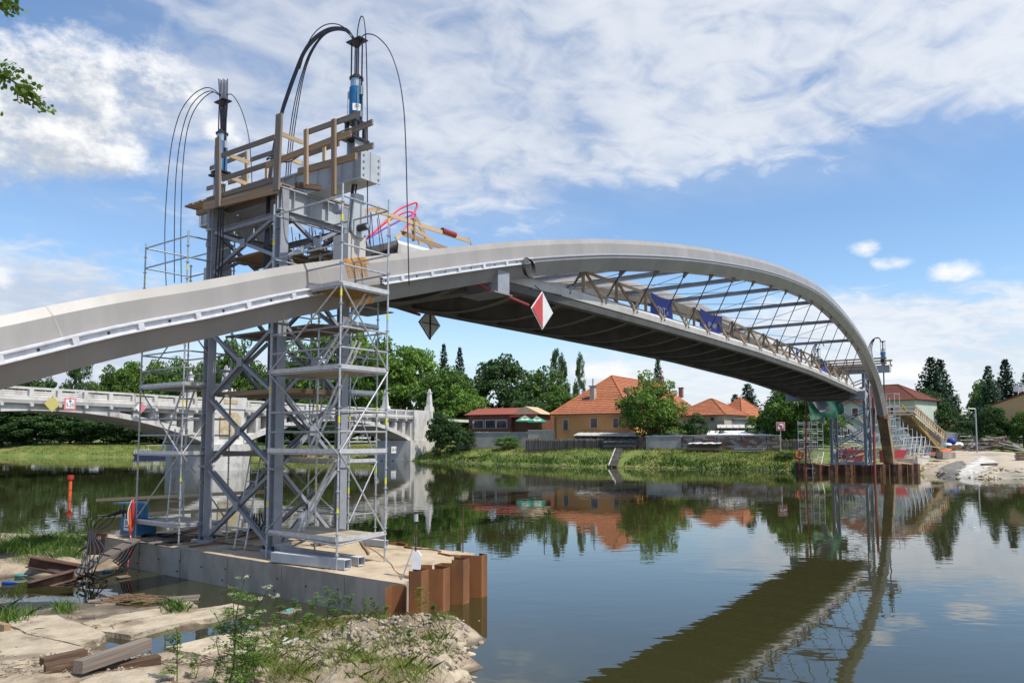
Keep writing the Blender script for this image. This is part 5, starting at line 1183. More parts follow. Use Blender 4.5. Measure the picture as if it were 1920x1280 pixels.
# boat ramp on the left bank
M['ramp'] = mat('ramp_concrete', (.36, .36, .34), (.28, .28, .27), 1, .9)
a, b_, c, d = W(52, 853, 166), W(85, 854, 164), W(112, 835, 178), W(72, 835, 180)
mb = MB(); mb.add([p + UP * .12 for p in (a, b_, c, d)] + [p - UP * .6 for p in (a, b_, c, d)], [(0, 1, 2, 3), (0, 4, 5, 1), (1, 5, 6, 2), (3, 2, 6, 7), (0, 3, 7, 4)]); kind(mb.obj('boat_ramp', M['ramp']), 'structure')
# ------------------------------------------------------------------ far bank buildings
M['orangewall'] = mat('orange_plaster', (.62, .29, .105), (.57, .265, .095), .8, .9, col3=(.36, .16, .06), scale3=.4, con3=(.6, .8))
M['palewall'] = mat('pale_plaster', (.43, .395, .325), (.36, .33, .27), .8, .9)
M['mintwall'] = mat('mint_plaster', (.50, .56, .48), (.45, .51, .44), .8, .9)
M['greywall'] = mat('grey_plaster', (.36, .35, .33), (.27, .26, .25), .6, .95, col3=(.2, .19, .18), scale3=.3, con3=(.58, .72))
M['panelwall'] = mat('panel_block', (.42, .42, .42), (.37, .37, .37), .5, .9)
M['ochrewall'] = mat('ochre_plaster', (.60, .36, .18), (.55, .33, .165), .4, .9)
M['tile'] = mat('roof_tiles', (.43, .155, .065), (.32, .105, .05), 2.2, .85, jitter=.12, col3=(.26, .10, .06), scale3=.6, con3=(.56, .72))
M['tiledark'] = mat('dark_roof_tiles', (.20, .06, .04), (.14, .045, .03), 2.2, .85, jitter=.12)
M['tilepink'] = mat('hut_roof', (.42, .12, .085), (.36, .10, .07), 2.2, .8, jitter=.1)
M['glass'] = mat('window_glass', (.03, .035, .04), (.05, .055, .06), .5, .08, spec=.8)
M['frame'] = mat('pale_frame', (.55, .42, .28), (.5, .38, .25), 1, .7)
M['brownwood'] = mat('brown_boarding', (.19, .075, .045), (.14, .055, .035), 1, .8, jitter=.1)
M['fence'] = mat('fence_board', (.15, .135, .12), (.09, .08, .072), 1.5, .95, jitter=.3, stretch=(1, 1, .2))
M['brick'] = mat('old_brick', (.26, .15, .11), (.19, .115, .09), 1.4, .95, jitter=.25)
M['parasol'] = mat('green_parasol', (.05, .30, .19), (.04, .25, .16), 1.2, .7)
def wallbox(name, m_, pts, z0, z1, parent):
    mb = MB(); mb.prism([(p[0], p[1], z0) for p in pts], (0, 0, z1 - z0)); return mb.obj(name, m_, parent)
def slope_tiles(parent, P, rows_n, m_, th=.10):
    """roof slope P = eave0, eave1, ridge1, ridge0 as overlapping tile courses"""
    a, b_, c, d = [Vector(p) for p in P]; nrm = (b_ - a).cross(d - a)
    if nrm.length < 1e-6: nrm = (b_ - a).cross(c - a)
    nrm.normalize()
    if nrm.z < 0: nrm = -nrm
    for k in range(rows_n):
        f0 = k / rows_n; f1 = min(1, (k + 1.18) / rows_n); p0, p1 = a.lerp(d, f0), b_.lerp(c, f0); q0, q1 = a.lerp(d, f1), b_.lerp(c, f1)
        mb = MB(); mb.add([p0 + nrm * th, p1 + nrm * th, q1 + nrm * th * .3, q0 + nrm * th * .3, p0, p1], [(0, 1, 2, 3), (4, 5, 1, 0)]); mb.obj('tile_course', m_, parent)
def win(parent, c, x, nrm, w, h, fr=M['frame'], mull=True):
    wn_ = MB(); P = lambda a, b_, o: c + x * a + UP * b_ + nrm * o
    wn_.prism([P(-w / 2, -h / 2, -.06), P(w / 2, -h / 2, -.06), P(w / 2, h / 2, -.06), P(-w / 2, h / 2, -.06)], nrm * .075); g_ = wn_.obj('window', M['glass'], parent)
    for a0, b0, a1, b1, t_ in ((-w / 2 - .09, 0, -w / 2 - .09, 0, 0),): pass
    for sx in (-1, 1): piece('frame', fr, P(sx * (w / 2 + .07), -h / 2 - .14, .03), P(sx * (w / 2 + .07), h / 2 + .14, .03), .14, .09, g_, up=nrm)
    piece('frame', fr, P(-w / 2, h / 2 + .07, .03), P(w / 2, h / 2 + .07, .03), .09, .14, g_); piece('sill', fr, P(-w / 2 - .2, -h / 2 - .09, .07), P(w / 2 + .2, -h / 2 - .09, .07), .18, .07, g_)
    if mull: piece('mullion', M['tiledark'], P(0, -h / 2, .03), P(0, h / 2, .03), .06, .03, g_, up=nrm); piece('mullion', M['tiledark'], P(-w / 2, h * .15, .03), P(w / 2, h * .15, .03), .03, .05, g_)
    return g_
def hip_house(name, label, o, x, y, L, D, z0, ze, zr, wall, tile, rows_n=16, over=.5, hipf=(1, 1), parts=True, gable=None):
    """footprint corner o, axes x (length L) and y (depth D), hipped roof with ridge along x"""
    t = thing(name, label, 'house', o + UP * z0); P = lambda a, b_, z: o + x * a + y * b_ + UP * z
    wallbox('wall', wall, [P(0, 0, 0), P(L, 0, 0), P(L, D, 0), P(0, D, 0)], z0 - 1, ze, t)
    e = over; r0 = min(D / 2 * hipf[0], L / 2 - .05); r1 = min(D / 2 * hipf[1], L / 2 - .05)
    E0, E1, E2, E3 = P(-e, -e, ze - .12), P(L + e, -e, ze - .12), P(L + e, D + e, ze - .12), P(-e, D + e, ze - .12); R0, R1 = P(r0, D / 2, zr), P(L - r1, D / 2, zr)
    mb = MB(); mb.add([p - UP * .06 for p in (E0, E1, E2, E3, R0, R1)], [(0, 1, 5, 4), (1, 2, 5), (2, 3, 4, 5), (3, 0, 4), (0, 3, 2, 1)]); rf = mb.obj('roof', tile, t)
    slope_tiles(rf, (E0, E1, R1, R0), rows_n, tile); slope_tiles(rf, (E1, E2, R1, R1), rows_n, tile); slope_tiles(rf, (E3, E0, R0, R0), rows_n, tile); slope_tiles(rf, (E2, E3, R0, R1), rows_n, tile)
    for a, b_ in ((E0, R0), (E1, R1), (R0, R1), (E2, R1), (E3, R0)): rod('ridge_tile', tile, a + UP * .1, b_ + UP * .12, .11, rf, 6)
    rod('gutter', M['tiledark'], E0 + UP * .0 - y * .08, E1 - y * .08, .08, t, 6)
    return t, P
# orange house: the corner between the front (facing the river) and the right side is hidden by the walnut tree
Hy = 124.0
oL = W(1040, 812, Hy); oR = W(1180, 808, Hy - 7)
hx = Vector((oR.x - oL.x, oR.y - oL.y, 0)).normalized(); hyv = Vector((-hx.y, hx.x, 0)); fL = (Vector((oR.x, oR.y, 0)) - Vector((oL.x, oL.y, 0))).length
o0 = Vector((oL.x, oL.y, 0)); ze = W(1040, 776, Hy).z
# roof: hipped; front slope faces the river, ridge runs back
ap = W(1147, 705.5, Hy + 5.5)
t = thing('orange_house', 'large orange plastered house with hipped red tile roof on the far bank', 'house', o0 + UP * 3)
P = lambda a, b_, z: o0 + hx * a + hyv * b_ + UP * z
DL = 40.0
wallbox('wall', M['orangewall'], [P(0, 0, 0), P(fL, 0, 0), P(fL, DL, 0), P(0, DL, 0)], 2.0, ze, t)
ov = .55; am = fL / 2
zr = ap.z; rb = (ap - o0).dot(hyv); ra = (ap - o0).dot(hx)
E0, E1, E2, E3 = P(-ov, -ov, ze - .1), P(fL + ov, -ov, ze - .1), P(fL + ov, DL + ov, ze - .1), P(-ov, DL + ov, ze - .1); R0, R1 = P(ra, rb, zr), P(ra, DL - 6, zr)
mb = MB(); mb.add([p - UP * .06 for p in (E0, E1, E2, E3, R0, R1)], [(0, 1, 4), (1, 2, 5, 4), (2, 3, 5), (3, 0, 4, 5), (0, 3, 2, 1)]); rf = mb.obj('roof', M['tile'], t)
slope_tiles(rf, (E0, E1, R0, R0), 22, M['tile'], .13); slope_tiles(rf, (E1, E2, R1, R0), 22, M['tile'], .13); slope_tiles(rf, (E3, E0, R0, R1), 22, M['tile'], .13)
for a, b_ in ((E0, R0), (E1, R0), (R0, R1)): rod('ridge_tile', M['tile'], a + UP * .12, b_ + UP * .14, .14, rf, 6)
rod('gutter', M['tiledark'], E0 - hyv * .08, E1 - hyv * .08, .09, t, 6); rod('downpipe', M['tiledark'], P(.25, -.08, 3), P(.25, -.08, ze - .2), .06, t, 6)
piece('cornice', M['ochrewall'], P(-.05, -.06, ze - .3), P(fL + .05, -.06, ze - .3), .16, .35, t)
for (u, v0, v1, w) in ((1061, 787, 806, .85), (1114, 784, 801, 1.15), (1155, 784, 801, .85)):
    c0 = Wp(u, v0, o0, hyv); c1 = Wp(u, v1, o0, hyv); win(t, (c0 + c1) / 2 - hyv * .02, hx, -hyv, w, c0.z - c1.z)
def chimney(parent, p, w, d, h, m_=M['palewall'], pot=True):
    mb = MB(); mb.box(p - UP * .8, p + UP * h, w, d, up=hx); c_ = mb.obj('chimney', m_, parent); piece('chimney_cap', M['brick'], p + UP * (h + .06) - hx * (w * .65), p + UP * (h + .06) + hx * (w * .65), d * 1.3, .12, c_)
    if pot: rod('flue', M['galv'], p + UP * (h + .1), p + UP * (h + 1.3), .12, c_, 8)
fs = (E1 - E0).cross(R0 - E0).normalized()
chimney(rf, Wp(1112, 748, E0, fs), .9, .8, 2.1); rs_ = (E2 - E1).cross(R0 - E1).normalized()
for u, v, h in ((1176, 740, 1.0),): chimney(rf, Wp(u, v, E1, rs_), .8, .8, h, M['brick'], False)
chimney(rf, R0 + (R1 - R0) * .55, .8, .8, .9, M['brick'], False); chimney(rf, R1 - UP * .2, .9, .9, 1.6, M['brick'], False); chimney(rf, Wp(1277, 738, E1, rs_), .8, .8, 1.2, M['brick'], False)
piece('skylight', M['galv'], Wp(1098, 747, E0, fs) + fs * .2 - hx * .4, Wp(1098, 747, E0, fs) + fs * .2 + hx * .4, .5, .06, rf)
# low pale houses to the right
v0 = W(1268, 808, 124); v1 = W(1362, 808, 118); vx = Vector((v1.x - v0.x, v1.y - v0.y, 0)).normalized(); vy = Vector((-vx.y, vx.x, 0))
t2, P2 = hip_house('low_pale_house', 'low pale house with red hipped roof right of the walnut tree', Vector((v0.x, v0.y, 0)), vx, vy, 8.6, 8, 3, W(1320, 777, 121).z, W(1300, 749, 124).z, M['palewall'], M['tile'], 12)
win(t2, Wp(1336, 785, Vector((v0.x, v0.y, 0)), vy) - vy * .02, vx, -vy, .6, .5, M['palewall'], False); piece('skylight', M['galv'], W(1289, 766, 122.2), W(1296, 764, 122.2), .5, .08, t2)
u0 = W(1335, 800, 133); u1 = W(1398, 800, 127); ux = Vector((u1.x - u0.x, u1.y - u0.y, 0)).normalized(); uy = Vector((-ux.y, ux.x, 0))
t3, P3 = hip_house('hipped_garage_house', 'red roofed annex behind the low pale house', Vector((u0.x, u0.y, 0)), ux, uy, 6.6, 7.5, 3, W(1390, 783, 128).z, W(1346, 746, 132).z, M['palewall'], M['tile'], 12)
for u, v in ((1340, 770), (1374, 778)): rod('flue', M['galv'], W(u, v, 122.5), W(u, v - 9, 122.5), .12, t3, 6)
# dark red roofed mint house at the right, panel block, ochre gable
m0 = W(1648, 800, 128); m1 = W(1708, 800, 124); mx = Vector((m1.x - m0.x, m1.y - m0.y, 0)).normalized(); my = Vector((-mx.y, mx.x, 0))
t4, P4 = hip_house('mint_house', 'mint green house with dark red hipped roof behind the far tower', Vector((m0.x - mx.x * 9, m0.y - mx.y * 9, 0)), mx, my, 15, 9, 2.5, W(1690, 748, 125).z, W(1668, 719, 126).z, M['mintwall'], M['tiledark'], 14)
for a in (2, 5, 8, 11): win(t4, P4(a, -.02, W(1690, 770, 125).z), mx, -my, 1.0, 1.4, M['white'])
b0 = W(1790, 800, 230); t5 = thing('panel_apartment_block', 'grey concrete apartment block end with yellow balconies behind the spruces', 'apartment block', b0)
bxv = Vector((.80, .6, 0)); byv = Vector((-.6, .8, 0)); zt_ = W(1790, 737, 230).z
b1 = Vector((b0.x, b0.y, 0)); wallbox('wall', M['panelwall'], [b1 - bxv * .0 , b1 + bxv * 4.6, b1 + bxv * 4.6 + byv * 8, b1 + byv * 3], 2, zt_, t5)
for k in range(4):
    for j in range(2): win(t5, b1 + bxv * (1.3 + j * 1.9) + UP * (zt_ - 1.6 - k * 2.9) - byv * .03, bxv, -byv, 1.1, 1.5, M['white'], False)
    piece('balcony', M['yellow'] if k % 2 else M['white'], b1 + bxv * 2.0 - byv * .4 + UP * (zt_ - 2.9 - k * 2.9), b1 + bxv * 4.2 - byv * .4 + UP * (zt_ - 2.9 - k * 2.9), .8, .9, t5)
for k in range(4): rod('roof_vent', M['red'], b1 + bxv * (.6 + k * .9) + byv * 2 + UP * zt_, b1 + bxv * (.6 + k * .9) + byv * 2 + UP * (zt_ + 1.2), .14, t5, 6)
g0 = W(1868, 800, 128); t6 = thing('ochre_gable_house', 'plain ochre gable wall of a house at the right picture edge', 'house', g0); gx = Vector((.84, -.54, 0)); gy = Vector((.54, .84, 0)); g1 = Vector((g0.x, g0.y, 0))
gp = [g1 - gx * 1.5, g1 + gx * 13]; zr_, ze_ = W(1912, 734, 126).z, W(1850, 757, 128).z; c = g1 + gx * 5.4
mb = MB(); mb.prism([gp[0] + UP * 2, gp[1] + UP * 2, gp[1] + UP * (ze_ - .6), c + UP * zr_, gp[0] + UP * (ze_ - .6)], gy * 12); mb.obj('gable_wall', M['ochrewall'], t6)
for a, b_ in ((gp[0], c), (c, gp[1])):
    za, zb_ = (ze_ - .6, zr_) if a is gp[0] else (zr_, ze_ - .6); mb = MB(); A_1 = a + UP * (za + .1) - gy * .3; B_1 = b_ + UP * (zb_ + .1) - gy * .3; mb.add([A_1, B_1, B_1 + gy * 13, A_1 + gy * 13, A_1 + UP * .15, B_1 + UP * .15, B_1 + gy * 13 + UP * .15, A_1 + gy * 13 + UP * .15], [(0, 1, 5, 4), (4, 5, 6, 7), (0, 3, 2, 1), (1, 2, 6, 5), (3, 0, 4, 7)]); mb.obj('roof', M['tiledark'], t6)
for k in range(3): piece('chimney', M['white'], W(1904 + k * 9, 734, 130), W(1904 + k * 9, 724, 130), .6, .6, t6)
# ------------------------------------------------------------------ riverside restaurant with parasols
r0, r1 = W(876, 807, 138), W(1012, 807, 131); rx_ = Vector((r1.x - r0.x, r1.y - r0.y, 0)).normalized(); ry_ = Vector((-rx_.y, rx_.x, 0)); rb0 = Vector((r0.x, r0.y, 0)); rz = r0.z - .2; RL = (r1 - r0).length
t = thing('riverside_restaurant', 'brown wooden restaurant hut with pinkish red tiled roof on the far bank', 'restaurant', rb0 + UP * rz); P = lambda a, b_, z: rb0 + rx_ * a + ry_ * b_ + UP * z
zE, zR = W(900, 778, 137).z, W(960, 765.5, 139).z; La = RL * .62
wallbox('wall', M['brownwood'], [P(.3, 0, 0), P(La, 0, 0), P(La, 6, 0), P(.3, 6, 0)], rz, zE, t)
wallbox('side_wall', M['brownwood'], [P(La + .01, 1.0, 0), P(RL, 1.0, 0), P(RL, 6, 0), P(La + .01, 6, 0)], rz, zE - .1, t)
mb = MB(); mb.add([P(-.3, -.7, zE), P(La + .6, -.7, zE), P(La + .6, 3, zR), P(.6, 3, zR), P(-.3, 6.7, zE), P(La + .6, 6.7, zE)], [(0, 1, 2, 3), (3, 2, 5, 4), (0, 3, 4)]); rf = mb.obj('roof', M['tilepink'], t)
slope_tiles(rf, (P(-.3, -.7, zE), P(La + .6, -.7, zE), P(La + .6, 3, zR), P(.6, 3, zR)), 10, M['tilepink'], .08)
mb = MB(); mb.prism([P(La + .2, -.6, zE), P(RL + .6, -.6, zE), P((La + RL) / 2 + .3, -.6, zR + .1)], ry_ * 5); mb.obj('gable_porch', M['woodpale'], t)
for k in range(3):
    w_ = win(t, P(2.6 + k * 2.35 if k else 2.4, -.02, rz + 1.35), rx_, -ry_, 2.0, 1.3, M['galv'], True)
piece('door', M['tiledark'], P(.9, -.04, rz), P(.9, -.04, rz + 1.9), .8, .06, t, up=ry_); piece('sign_board', M['black'], P(.5, -.05, rz + .9), P(1.3, -.05, rz + .9), .05, .5, t)
piece('red_awning', M['red'], P(La + .3, -.9, zE - .35), P(RL - .2, -.9, zE - .35), .6, .3, t); piece('menu_board', M['white'], P(1.2, -.12, rz + 1.75), P(1.6, -.12, rz + 1.75), .05, .4, t)
for lab, u, v in (('green parasol with a white and red emblem in front of the restaurant gable', 984, 784), ('green parasol with a white and red emblem next to the orange house', 1007, 785.5)):
    c = W(u, v + 9, 128.5); c.z = rz; zt_ = W(u, v - 6, 128.5).z; ze_ = W(u, v + 4.5, 128.5).z; t = thing('parasol', lab, 'parasol', c, 'green parasols'); rod('pole', M['brownwood'], c, Vector((c.x, c.y, zt_)), .05, t, 6); r = 2.2
    ring = [c + Vector((math.cos(a) * r, math.sin(a) * r, 0)) for a in [math.pi / 4 + k * math.pi / 2 for k in range(4)]]
    mb = MB(); apx = Vector((c.x, c.y, zt_)); 
    for k in range(4):
        a, b_ = ring[k], ring[(k + 1) % 4]; A1, B1 = Vector((a.x, a.y, ze_)), Vector((b_.x, b_.y, ze_)); mb.add([A1, B1, apx, A1 - UP * .18, B1 - UP * .18], [(0, 1, 2), (3, 4, 1, 0)])
    mb.obj('canopy', M['parasol'], t)
    for k in (2, 3):
        a, b_ = ring[k], ring[(k + 1) % 4]; A1, B1 = Vector((a.x, a.y, ze_)), Vector((b_.x, b_.y, ze_)); nn = (B1 - A1).cross(apx - A1).normalized(); nn = nn if nn.z > 0 else -nn
        m0_ = (A1 + B1) / 2; q = lambda f, s_: m0_.lerp(apx, f) + (B1 - A1).normalized() * s_ + nn * .03
        mb = MB(); mb.add([q(.12, -.75), q(.12, .75), q(.32, .5), q(.22, 0), q(.32, -.5)], [(0, 1, 2, 3, 4)]); mb.obj('white_emblem', M['white'], t); mb = MB(); mb.add([q(.34, -.28), q(.34, .28), q(.56, .2), q(.56, -.2)], [(0, 1, 2, 3)]); mb.obj('red_emblem', M['red'], t)
# ------------------------------------------------------------------ walls and fences on the far bank
def strip_wall(name, label, cat, pts, m_, th=.3, cap=None, zmin=None):
    """pts: (u, vtop, Y); a wall from the ground up to vtop"""
    t = thing(name, label, cat, W(pts[0][0], pts[0][1], pts[0][2]))
    for (u0, v0, y0), (u1, v1, y1) in zip(pts[:-1], pts[1:]):
        a, b_ = W(u0, v0, y0), W(u1, v1, y1); zt0, zt1 = a.z, b_.z; d = Vector((b_.x - a.x, b_.y - a.y, 0)).normalized(); nn = Vector((-d.y, d.x, 0)) * th
        mb = MB(); mb.prism([Vector((a.x, a.y, 1.0)), Vector((b_.x, b_.y, 1.0)), Vector((b_.x, b_.y, zt1)), Vector((a.x, a.y, zt0))], nn); mb.obj('wall_panel', m_, t)
        if cap: piece('coping', cap, a + nn * .5 + UP * .05, b_ + nn * .5 + UP * .05, th * 1.5, .12, t)
    return t
strip_wall('retaining_wall', 'grey stained retaining wall below the restaurant terrace', 'wall', [(855, 811, 133), (990, 811, 127.5), (1003, 811, 127)], M['greywall'], .4, M['concpale'])
strip_wall('cream_wall', 'short cream wall between restaurant and orange house', 'wall', [(990, 807, 126.4), (1042, 807, 124.3)], M['palewall'], .3, M['oldconc'])
strip_wall('garden_wall', 'grey rendered garden wall below the walnut tree', 'wall', [(1211, 818, 110.4), (1277, 817, 108.2)], M['greywall'], .3, M['concpale'])
bw = thing('brick_garden_wall', 'old weathered brick garden wall with pale coping on the far bank', 'wall', W(1280, 838, 102))
a, b_ = W(1279, 817, 108), W(1462, 817, 101.5); d = (b_ - a); L = Vector((d.x, d.y, 0)).length; dx = Vector((d.x, d.y, 0)) / L; nn = Vector((-dx.y, dx.x, 0)); h = a.z - 1.6
mb = MB(); mb.prism([Vector((a.x, a.y, 1.2)) + nn * .06, Vector((b_.x, b_.y, 1.2)) + nn * .06, Vector((b_.x, b_.y, a.z)) + nn * .06, Vector((a.x, a.y, a.z)) + nn * .06], nn * .25); mb.obj('wall_core', M['brick'], bw)
rr = random.Random(11)
for j in range(7):
    n = 20
    for k in range(n):
        x0 = L * (k + (.5 if j % 2 else 0)) / n; x1 = min(L, x0 + L / n - .03); z = a.z - .2 - j * .25
        if x1 - x0 > .1 and z > 1.3: piece('brick', rr.choice([M['brick'], M['brick'], M['greywall']]), a + dx * x0 + UP * (z - a.z) + nn * .05, a + dx * x1 + UP * (z - a.z) + nn * .05, .1 + rr.random() * .02, .22, bw)
piece('coping', M['concpale'], a + UP * .06 + nn * .15, b_ + UP * .06 + nn * .15 + UP * (a.z - b_.z), .5, .12, bw)
for k in range(4): piece('wall_post', M['dark'], a + dx * (L * (.25 * k + .12)) + UP * -.9, a + dx * (L * (.25 * k + .12)) + UP * .02, .12, .12, bw, up=nn)
def plank_fence(label, pts, n, h=None):
    t = thing('plank_fence', label, 'fence', W(*pts[0]), 'plank fences'); rr = random.Random(n)
    for (u0, v0, y0), (u1, v1, y1) in zip(pts[:-1], pts[1:]):
        a, b_ = W(u0, v0, y0), W(u1, v1, y1); k_ = max(2, int(n * (u1 - u0) / (pts[-1][0] - pts[0][0])))
        for k in range(k_):
            f = (k + .5) / k_; p = a.lerp(b_, f); w_ = (b_ - a).length / k_ * .94; zb_ = bankz(p.x, p.y) - .1; piece('board', M['fence'], Vector((p.x, p.y, min(zb_, p.z - 1))), p + UP * rr.uniform(-.12, .08), w_, .05, t, up=Vector((.3, -.95, 0)))
        piece('fence_rail', M['fence'], a - UP * .5 + Vector((.02, .08, 0)), b_ - UP * .5 + Vector((.02, .08, 0)), .06, .1, t)
plank_fence('long grey plank fence below the orange house', [(985, 821, 120), (1050, 822, 117.5), (1135, 822, 114), (1205, 823, 111)], 70)
plank_fence('dark plank gate beside the garden wall', [(1197, 819, 111), (1211, 819, 110.6)], 5)
plank_fence('dark plank fence under the trees left of the far tower', [(1463, 822, 102), (1530, 824, 100)], 22)
# sheds and lean-to roofs
def shed_roof(label, pts, m_, posts=True):
    P = [W(*p) for p in pts]; t = thing('lean_to_shed', label, 'shed', Vector((P[0].x, P[0].y, bankz(P[0].x, P[0].y))), 'lean-to sheds')
    mb = MB(); mb.prism(P, UP * .12); mb.obj('roof_sheet', m_, t)
    n = 9
    for k in range(n):
        a, b_ = P[0].lerp(P[1], (k + .5) / n), P[3].lerp(P[2], (k + .5) / n); rod('corrugation', m_, a + UP * .13, b_ + UP * .13, .07, t, 5)
    mb = MB(); a, b_ = P[0] + (P[3] - P[0]) * .25, P[1] + (P[2] - P[1]) * .25; mb.prism([Vector((a.x, a.y, 1.5)), Vector((b_.x, b_.y, 1.5)), b_ + UP * .02, a + UP * .02], Vector((.2, 1.6, 0))); mb.obj('board_wall', M['fence'], t); return t
shed_roof('low shed with rough pale roof sheets in front of the orange house', [(1075, 817, 117), (1200, 818, 113), (1196, 812, 117), (1085, 812, 120)], M['concpale'])
shed_roof('shed with bright white sheet roof behind the brick wall', [(1325, 816, 109), (1452, 816, 105), (1440, 808, 110), (1328, 809, 113)], M['white'])
shed_roof('flat grey shed roof below the low pale house', [(1345, 803, 114), (1460, 803, 110), (1450, 797, 115), (1345, 797, 118)], M['concpale'])
shed_roof('small corrugated roof right of the walnut tree', [(1222, 816, 112), (1290, 817, 110), (1285, 809, 114), (1240, 809, 116)], M['galv'])
strip_wall('yard_wall', 'tall grey yard wall behind the sheds', 'wall', [(1341, 784, 121), (1412, 786, 119)], M['greywall'], .3, M['concpale'])
# timber stacks along the bank
def stack(label, u0, v0, u1, v1, Y0, Y1, rows_n, cols, m_, roof=None, seed=0, th=.14):
    a, b_ = W(u0, v0, Y0), W(u1, v1, Y1); rr = random.Random(seed); a.z = bankz(a.x, a.y) + .15; b_.z = bankz(b_.x, b_.y) + .15; d = Vector((b_.x - a.x, b_.y - a.y, 0)); nn = Vector((-d.y, d.x, 0)).normalized(); t = thing('timber_stack', label, 'timber stack', a, 'timber stacks on the far side')
    for j in range(rows_n):
        for k in range(cols):
            o = nn * (k * th * 1.5) + UP * (j * th * 1.1 + .08); e0, e1 = rr.uniform(-.06, .05), rr.uniform(-.05, .06); piece('stacked_board', M[rr.choice(m_)], a + d * e0 + o, b_ + d * e1 + o + UP * rr.uniform(-.03, .05), th * 1.3, th * .85, t)
    if roof:
        for k in range(8): f = (k + .5) / 8; piece('cover_sheet', M[roof], a + d * f + UP * (rows_n * th * 1.1 + .12 + .05 * (k % 2)) - nn * .3, a + d * f + UP * (rows_n * th * 1.1 + .25 + .03 * (k % 3)) + nn * (cols * th * 1.6 + .2), d.length / 8 * 1.02, .04, t)
    return t
stack('covered pile of grey boards in front of the plank fence', 1132, 836, 1190, 836, 112.5, 110.5, 6, 4, ['fence', 'woodgrey'], 'woodgrey', 1); stack('pile of boards under a bright white sheet cover by the brick wall', 1290, 836, 1350, 836, 105.5, 103.5, 6, 5, ['wooddark', 'wood'], 'white', 2)
stack('low pile of grey boards at the foot of the brick wall', 1375, 838, 1432, 838, 102.5, 100.5, 3, 4, ['woodgrey', 'concpale'], None, 3); stack('dark low boards at the foot of the plank fence', 985, 842, 1070, 840, 118.5, 115, 2, 3, ['wooddark', 'fence'], None, 4)
# steps down to the water
t = thing('bank_steps', 'flight of dark steps with pale edge leading down the bank to the water', 'steps', Wz(1148, 876, .1))
p0, p1 = Wz(1150, 874, .15), W(1162, 843, 111); p1.z = 2.35
for k in range(14):
    c = p0.lerp(p1, (k + .5) / 14) + UP * .16; piece('step', M['fence'], c - Vector((.5, .1, .05)), c + Vector((.5, -.1, -.05)), .62, .2, t)
piece('kerb', M['concpale'], p0 + Vector((-.62, .1, .1)), p1 + Vector((-.62, .1, .1)), .14, .25, t)
# no-turn sign on a post
c = W(1463.5, 799, 100); t = thing('river_sign', 'square red-rimmed white sign with a barred black arrow on the far bank', 'sign', Vector((c.x, c.y, bankz(c.x, c.y)))); sx = Vector((1, -.1, 0)).normalized(); sn = Vector((-.1, -1, 0)).normalized()
def pan(nm, P, m_, o): mb = MB(); mb.prism([c + sx * a + UP * b_ + sn * o for a, b_ in P], sn * .02); mb.obj(nm, m_, t)
S_ = lambda h: [(-h, -h), (h, -h), (h, h), (-h, h)]
pan('rim', S_(.56), M['white'], 0); pan('red_border', S_(.51), M['red'], .022); pan('face', S_(.36), M['white'], .045); pan('arrow', [(-.05, -.3), (.08, -.3), (.08, .0), (.22, .0), (.22, .12), (-.2, .12), (-.2, .0), (-.05, .0)], M['black'], .068); pan('bar', [(-.36, .28), (-.28, .36), (.36, -.28), (.28, -.36)], M['red'], .09)
rod('post', M['galv'], Vector((c.x, c.y + .06, bankz(c.x, c.y))), c + Vector((0, .06, .3)), .05, t, 6)
# street lamp and traffic signal behind the restaurant
for lab, u, v0, v1, Y, arm in (('slim grey street lamp in front of the far trees, left of the orange house', 1020, 805, 690, 140, 0), ('grey street lamp with a bent arm beside the timber heap', 1832, 838, 766, 100, -1)):
    p = W(u, v0, Y); z1 = W(u, v1, Y).z; t = thing('street_lamp', lab, 'street lamp', p, 'street lamps'); rod('pole', M['galv'] if arm else M['dark'], p - UP * 1, Vector((p.x, p.y, z1)), .09, t, 7)
    if arm: rod('arm', M['galv'], Vector((p.x, p.y, z1)), Vector((p.x - 1.0, p.y, z1 + .02)), .05, t, 6); piece('lamp_head', M['galv'], Vector((p.x - 1.0, p.y, z1)), Vector((p.x - 1.6, p.y, z1 - .05)), .25, .12, t)
    else: piece('signal_box', M['yellow'], Vector((p.x - .5, p.y - .1, 8.0)), Vector((p.x - .5, p.y - .1, 9.0)), .4, .3, t); piece('lamp_head', M['galv'], Vector((p.x, p.y, z1)), Vector((p.x + 1.2, p.y, z1 + .1)), .3, .14, t)
# ------------------------------------------------------------------ far lifting tower and construction site
S2 = 73.4; ZF = 1.1
far_tower = lifting_tower('distant grey lifting tower on the far cofferdam under the bridge end', S2, ZT, hi=False, zb=ZF)
zfj = [ZT + .745] + [Ps(1652, v, S2).z for v in (679, 674, 660, 656, 654, 640)]
fj1 = strand_jack('distant blue strand jack right of the arch rib above the far tower', 3.3, zfj, S2, False)
fj2 = strand_jack('distant blue strand jack seen through the hangers at the far tower', -3.3, [ZT + .745] + [z - .35 for z in zfj[1:]], S2, False)
for jk, du, dv in ((fj1, 0, 0), (fj2, -107, 8)):
    for k in range(3):
        o = k * 1.6
        strands(jk, [[(1652 + du, 641 + dv), (1649 + du - o * .3, 634 + dv), (1643 + du - o, 633 + dv + o * .5), (1636 + du + o, 637 + dv), (1631 + du + o * 1.5, 645 + dv), (1628 + du + o * 2, 656 + dv), (1630 + du + o * 2, 668 + dv + o * 2)]], .045, S2, 4)
